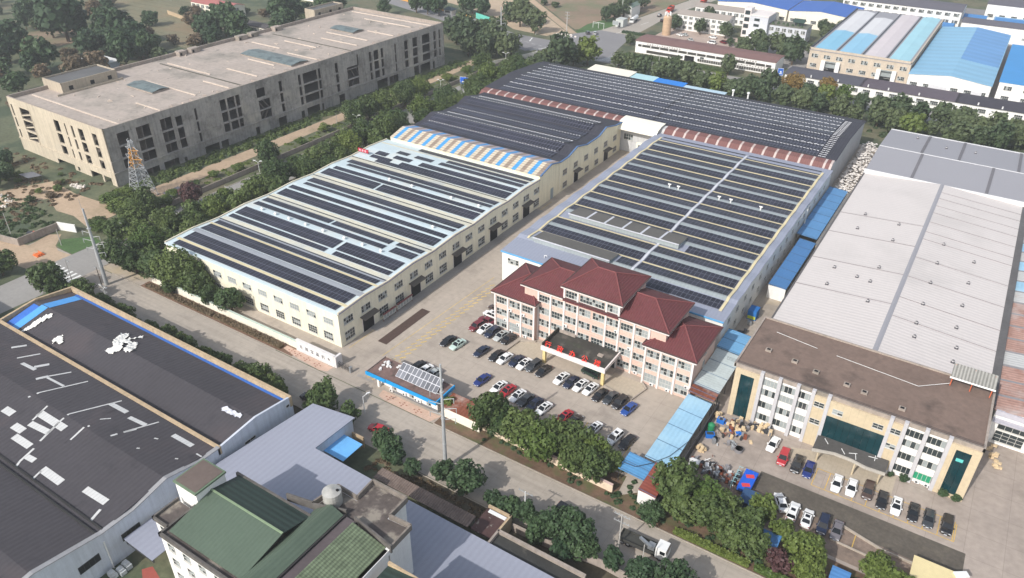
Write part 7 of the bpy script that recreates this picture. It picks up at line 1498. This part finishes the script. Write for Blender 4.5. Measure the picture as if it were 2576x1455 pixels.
a=M(); a.box(-1.4,-1.6,0,1.4,1.6,2.1,0); a.slabx([(-1.8,2.1),(1.8,2.3)],-1.6,1.6,.12,1); t=a.build('cabin',[mat('deep_blue_cabin',(38,66,104),var=.15),mat('deep_blue_roof',(52,80,116),var=.15)],loc=(-16.4,108.2,0)); tag(t,'deep blue cabin roof between the trees below the trailer','cabin')
for x,y,w,l,lab in ((-10.6,100.6,3.2,2.4,'blue shed roof seen between the trees, left of the plum tree'),(1.6,99.4,2.6,2.2,'blue shed roof at the bottom edge right of the tall tree')):
    a=M(); a.box(-w/2,-l/2,0,w/2,l/2,2.2,1); a.slabx([(-l/2-.2,2.3),(l/2+.2,2.6)],-w/2-.2,w/2+.2,.1,0); tag(a.build('shed',[blue_sh,white_w],loc=(x,y,0)),lab,'shed')
a=M(); a.box(11.5,103,.0,19,109.8,2.8,0); a.box(11.2,102.8,2.8,19.2,110,3.0,1); t=a.build('flat_roof_hut',[mat('cream_hut',(222,204,158),var=.05),mat('cream_deck',(216,200,154),var=.06,fine=.05)]); tag(t,'flat cream roofed hut at the bottom right edge','hut')
a=M(); a.rbox(18.4,109.8,3.0,3.3,2.2,1.1,.6); t=a.build('canvas_sheet',white_s); tag(t,'white sheet lying on the corner of the cream hut','sheet')
wall([(-2,113.),(6.6,110.8),(17.6,110.6)],.5,.25,kerb_m,'broken white kerb along the edge of the dark tarmac','low_kerb',None,'kerb')
wall([(-1.6,108.4),(9.,108.)],.4,.2,kerb_m,'low yellowish kerb below the grey saloon','low_kerb',None,'kerb')
# roadside lot machines
t=thing('tractor','small orange red tractor on the dirt lot at the left','tractor',(-228.4,93.4,.01),R(40)); a=M(); a.box(-.5,-.2,.5,.5,1.7,1.3); a.box(-.7,-1.4,.7,.7,-.2,1.1); a.build('body',mat('tractor_red',(186,84,60),rough=.5),t)
a=M(); a.box(-.7,-1.3,2.0,.7,.1,2.12)
for sx in (-.65,.65):
    for yy in (-1.2,0): a.tube((sx,yy,1.),(sx,yy,2.),.05,n=5)
a.build('cab_frame',dsteel,t); wheels(t,[(-.85,-.9),(.85,-.9),(-.75,1.3),(.75,1.3)],.6)
a=M(); rg=random.Random(6)
for q in range(10): a.bar((-1.2+rg.random()*.5,-1.+q*.2,.2+rg.random()*.8),(1.2,-1.+q*.2,.2+rg.random()*.6),.1,.1)
a.box(-1.3,-1.1,0,1.3,1.1,.2); t=a.build('orange_frame',mat('frame_orange',(226,122,64),var=.1),loc=(-216.6,88.6,0)); tag(t,'orange steel frame lying on the dirt lot','steel frame')
a=M(); rg=random.Random(15)
for q in range(60):
    t_=rg.random()*6.28; a.rbox(-262+5.5*math.cos(t_)+rg.gauss(0,.6),100.5+3.2*math.sin(t_)+rg.gauss(0,.5),0,rg.uniform(.2,.6),rg.uniform(.3,.9),rg.uniform(.3,.6),rg.random()*3)
o=a.build('rubble_ring',mat('white_rubble',(222,214,206),var=.1)); o['label']='ring of white rubble on the rough ground at the left edge'; o['category']='rubble'; o['kind']='stuff'
a=M()
for q in range(40): a.rbox(-251+rg.gauss(0,1.3),121.6+rg.gauss(0,.7),0,rg.uniform(.2,.6),rg.uniform(.3,.8),rg.uniform(.3,.6),rg.random()*3)
for q in range(24): a.rbox(-213+rg.gauss(0,3.5),390+rg.gauss(0,.6),0,rg.uniform(.3,1.),rg.uniform(.5,1.2),rg.uniform(.4,.8),rg.random()*3)
o=a.build('white_rubble_heap',MATS['white_rubble']); o['label']='heaps of white rubble below the bright end wall and at the far corner'; o['category']='rubble'; o['kind']='stuff'
# cable over the light blue canopy
a=M(); P_=[(-39.4,102,3.8),(-37,102.3,3.6),(-34.8,104.8,3.6),(-32.6,108.5,3.6),(-30.6,116,3.7)]
for p,q in zip(P_,P_[1:]): a.tube(p,q,.06,n=5)
t=a.build('loose_cable',dsteel); tag(t,'dark loose cable lying across the light blue canopy','cable')
# ================================================================== AIR
a=M(); a.box(-1560,-660,-1,1560,2460,116)
hz=bpy.data.materials.new('haze_air'); hz.use_nodes=True; t=hz.node_tree; t.nodes.remove(t.nodes['Principled BSDF'])
pv=t.nodes.new('ShaderNodeVolumePrincipled'); pv.inputs['Color'].default_value=(.95,.97,1,1); pv.inputs['Density'].default_value=.00028; pv.inputs['Anisotropy'].default_value=.2
t.links.new(pv.outputs[0],t.nodes['Material Output'].inputs['Volume'])
o=a.build('haze',hz); o['kind']='stuff'; o['label']='thin pale haze in the air over the whole works'; o['category']='haze'
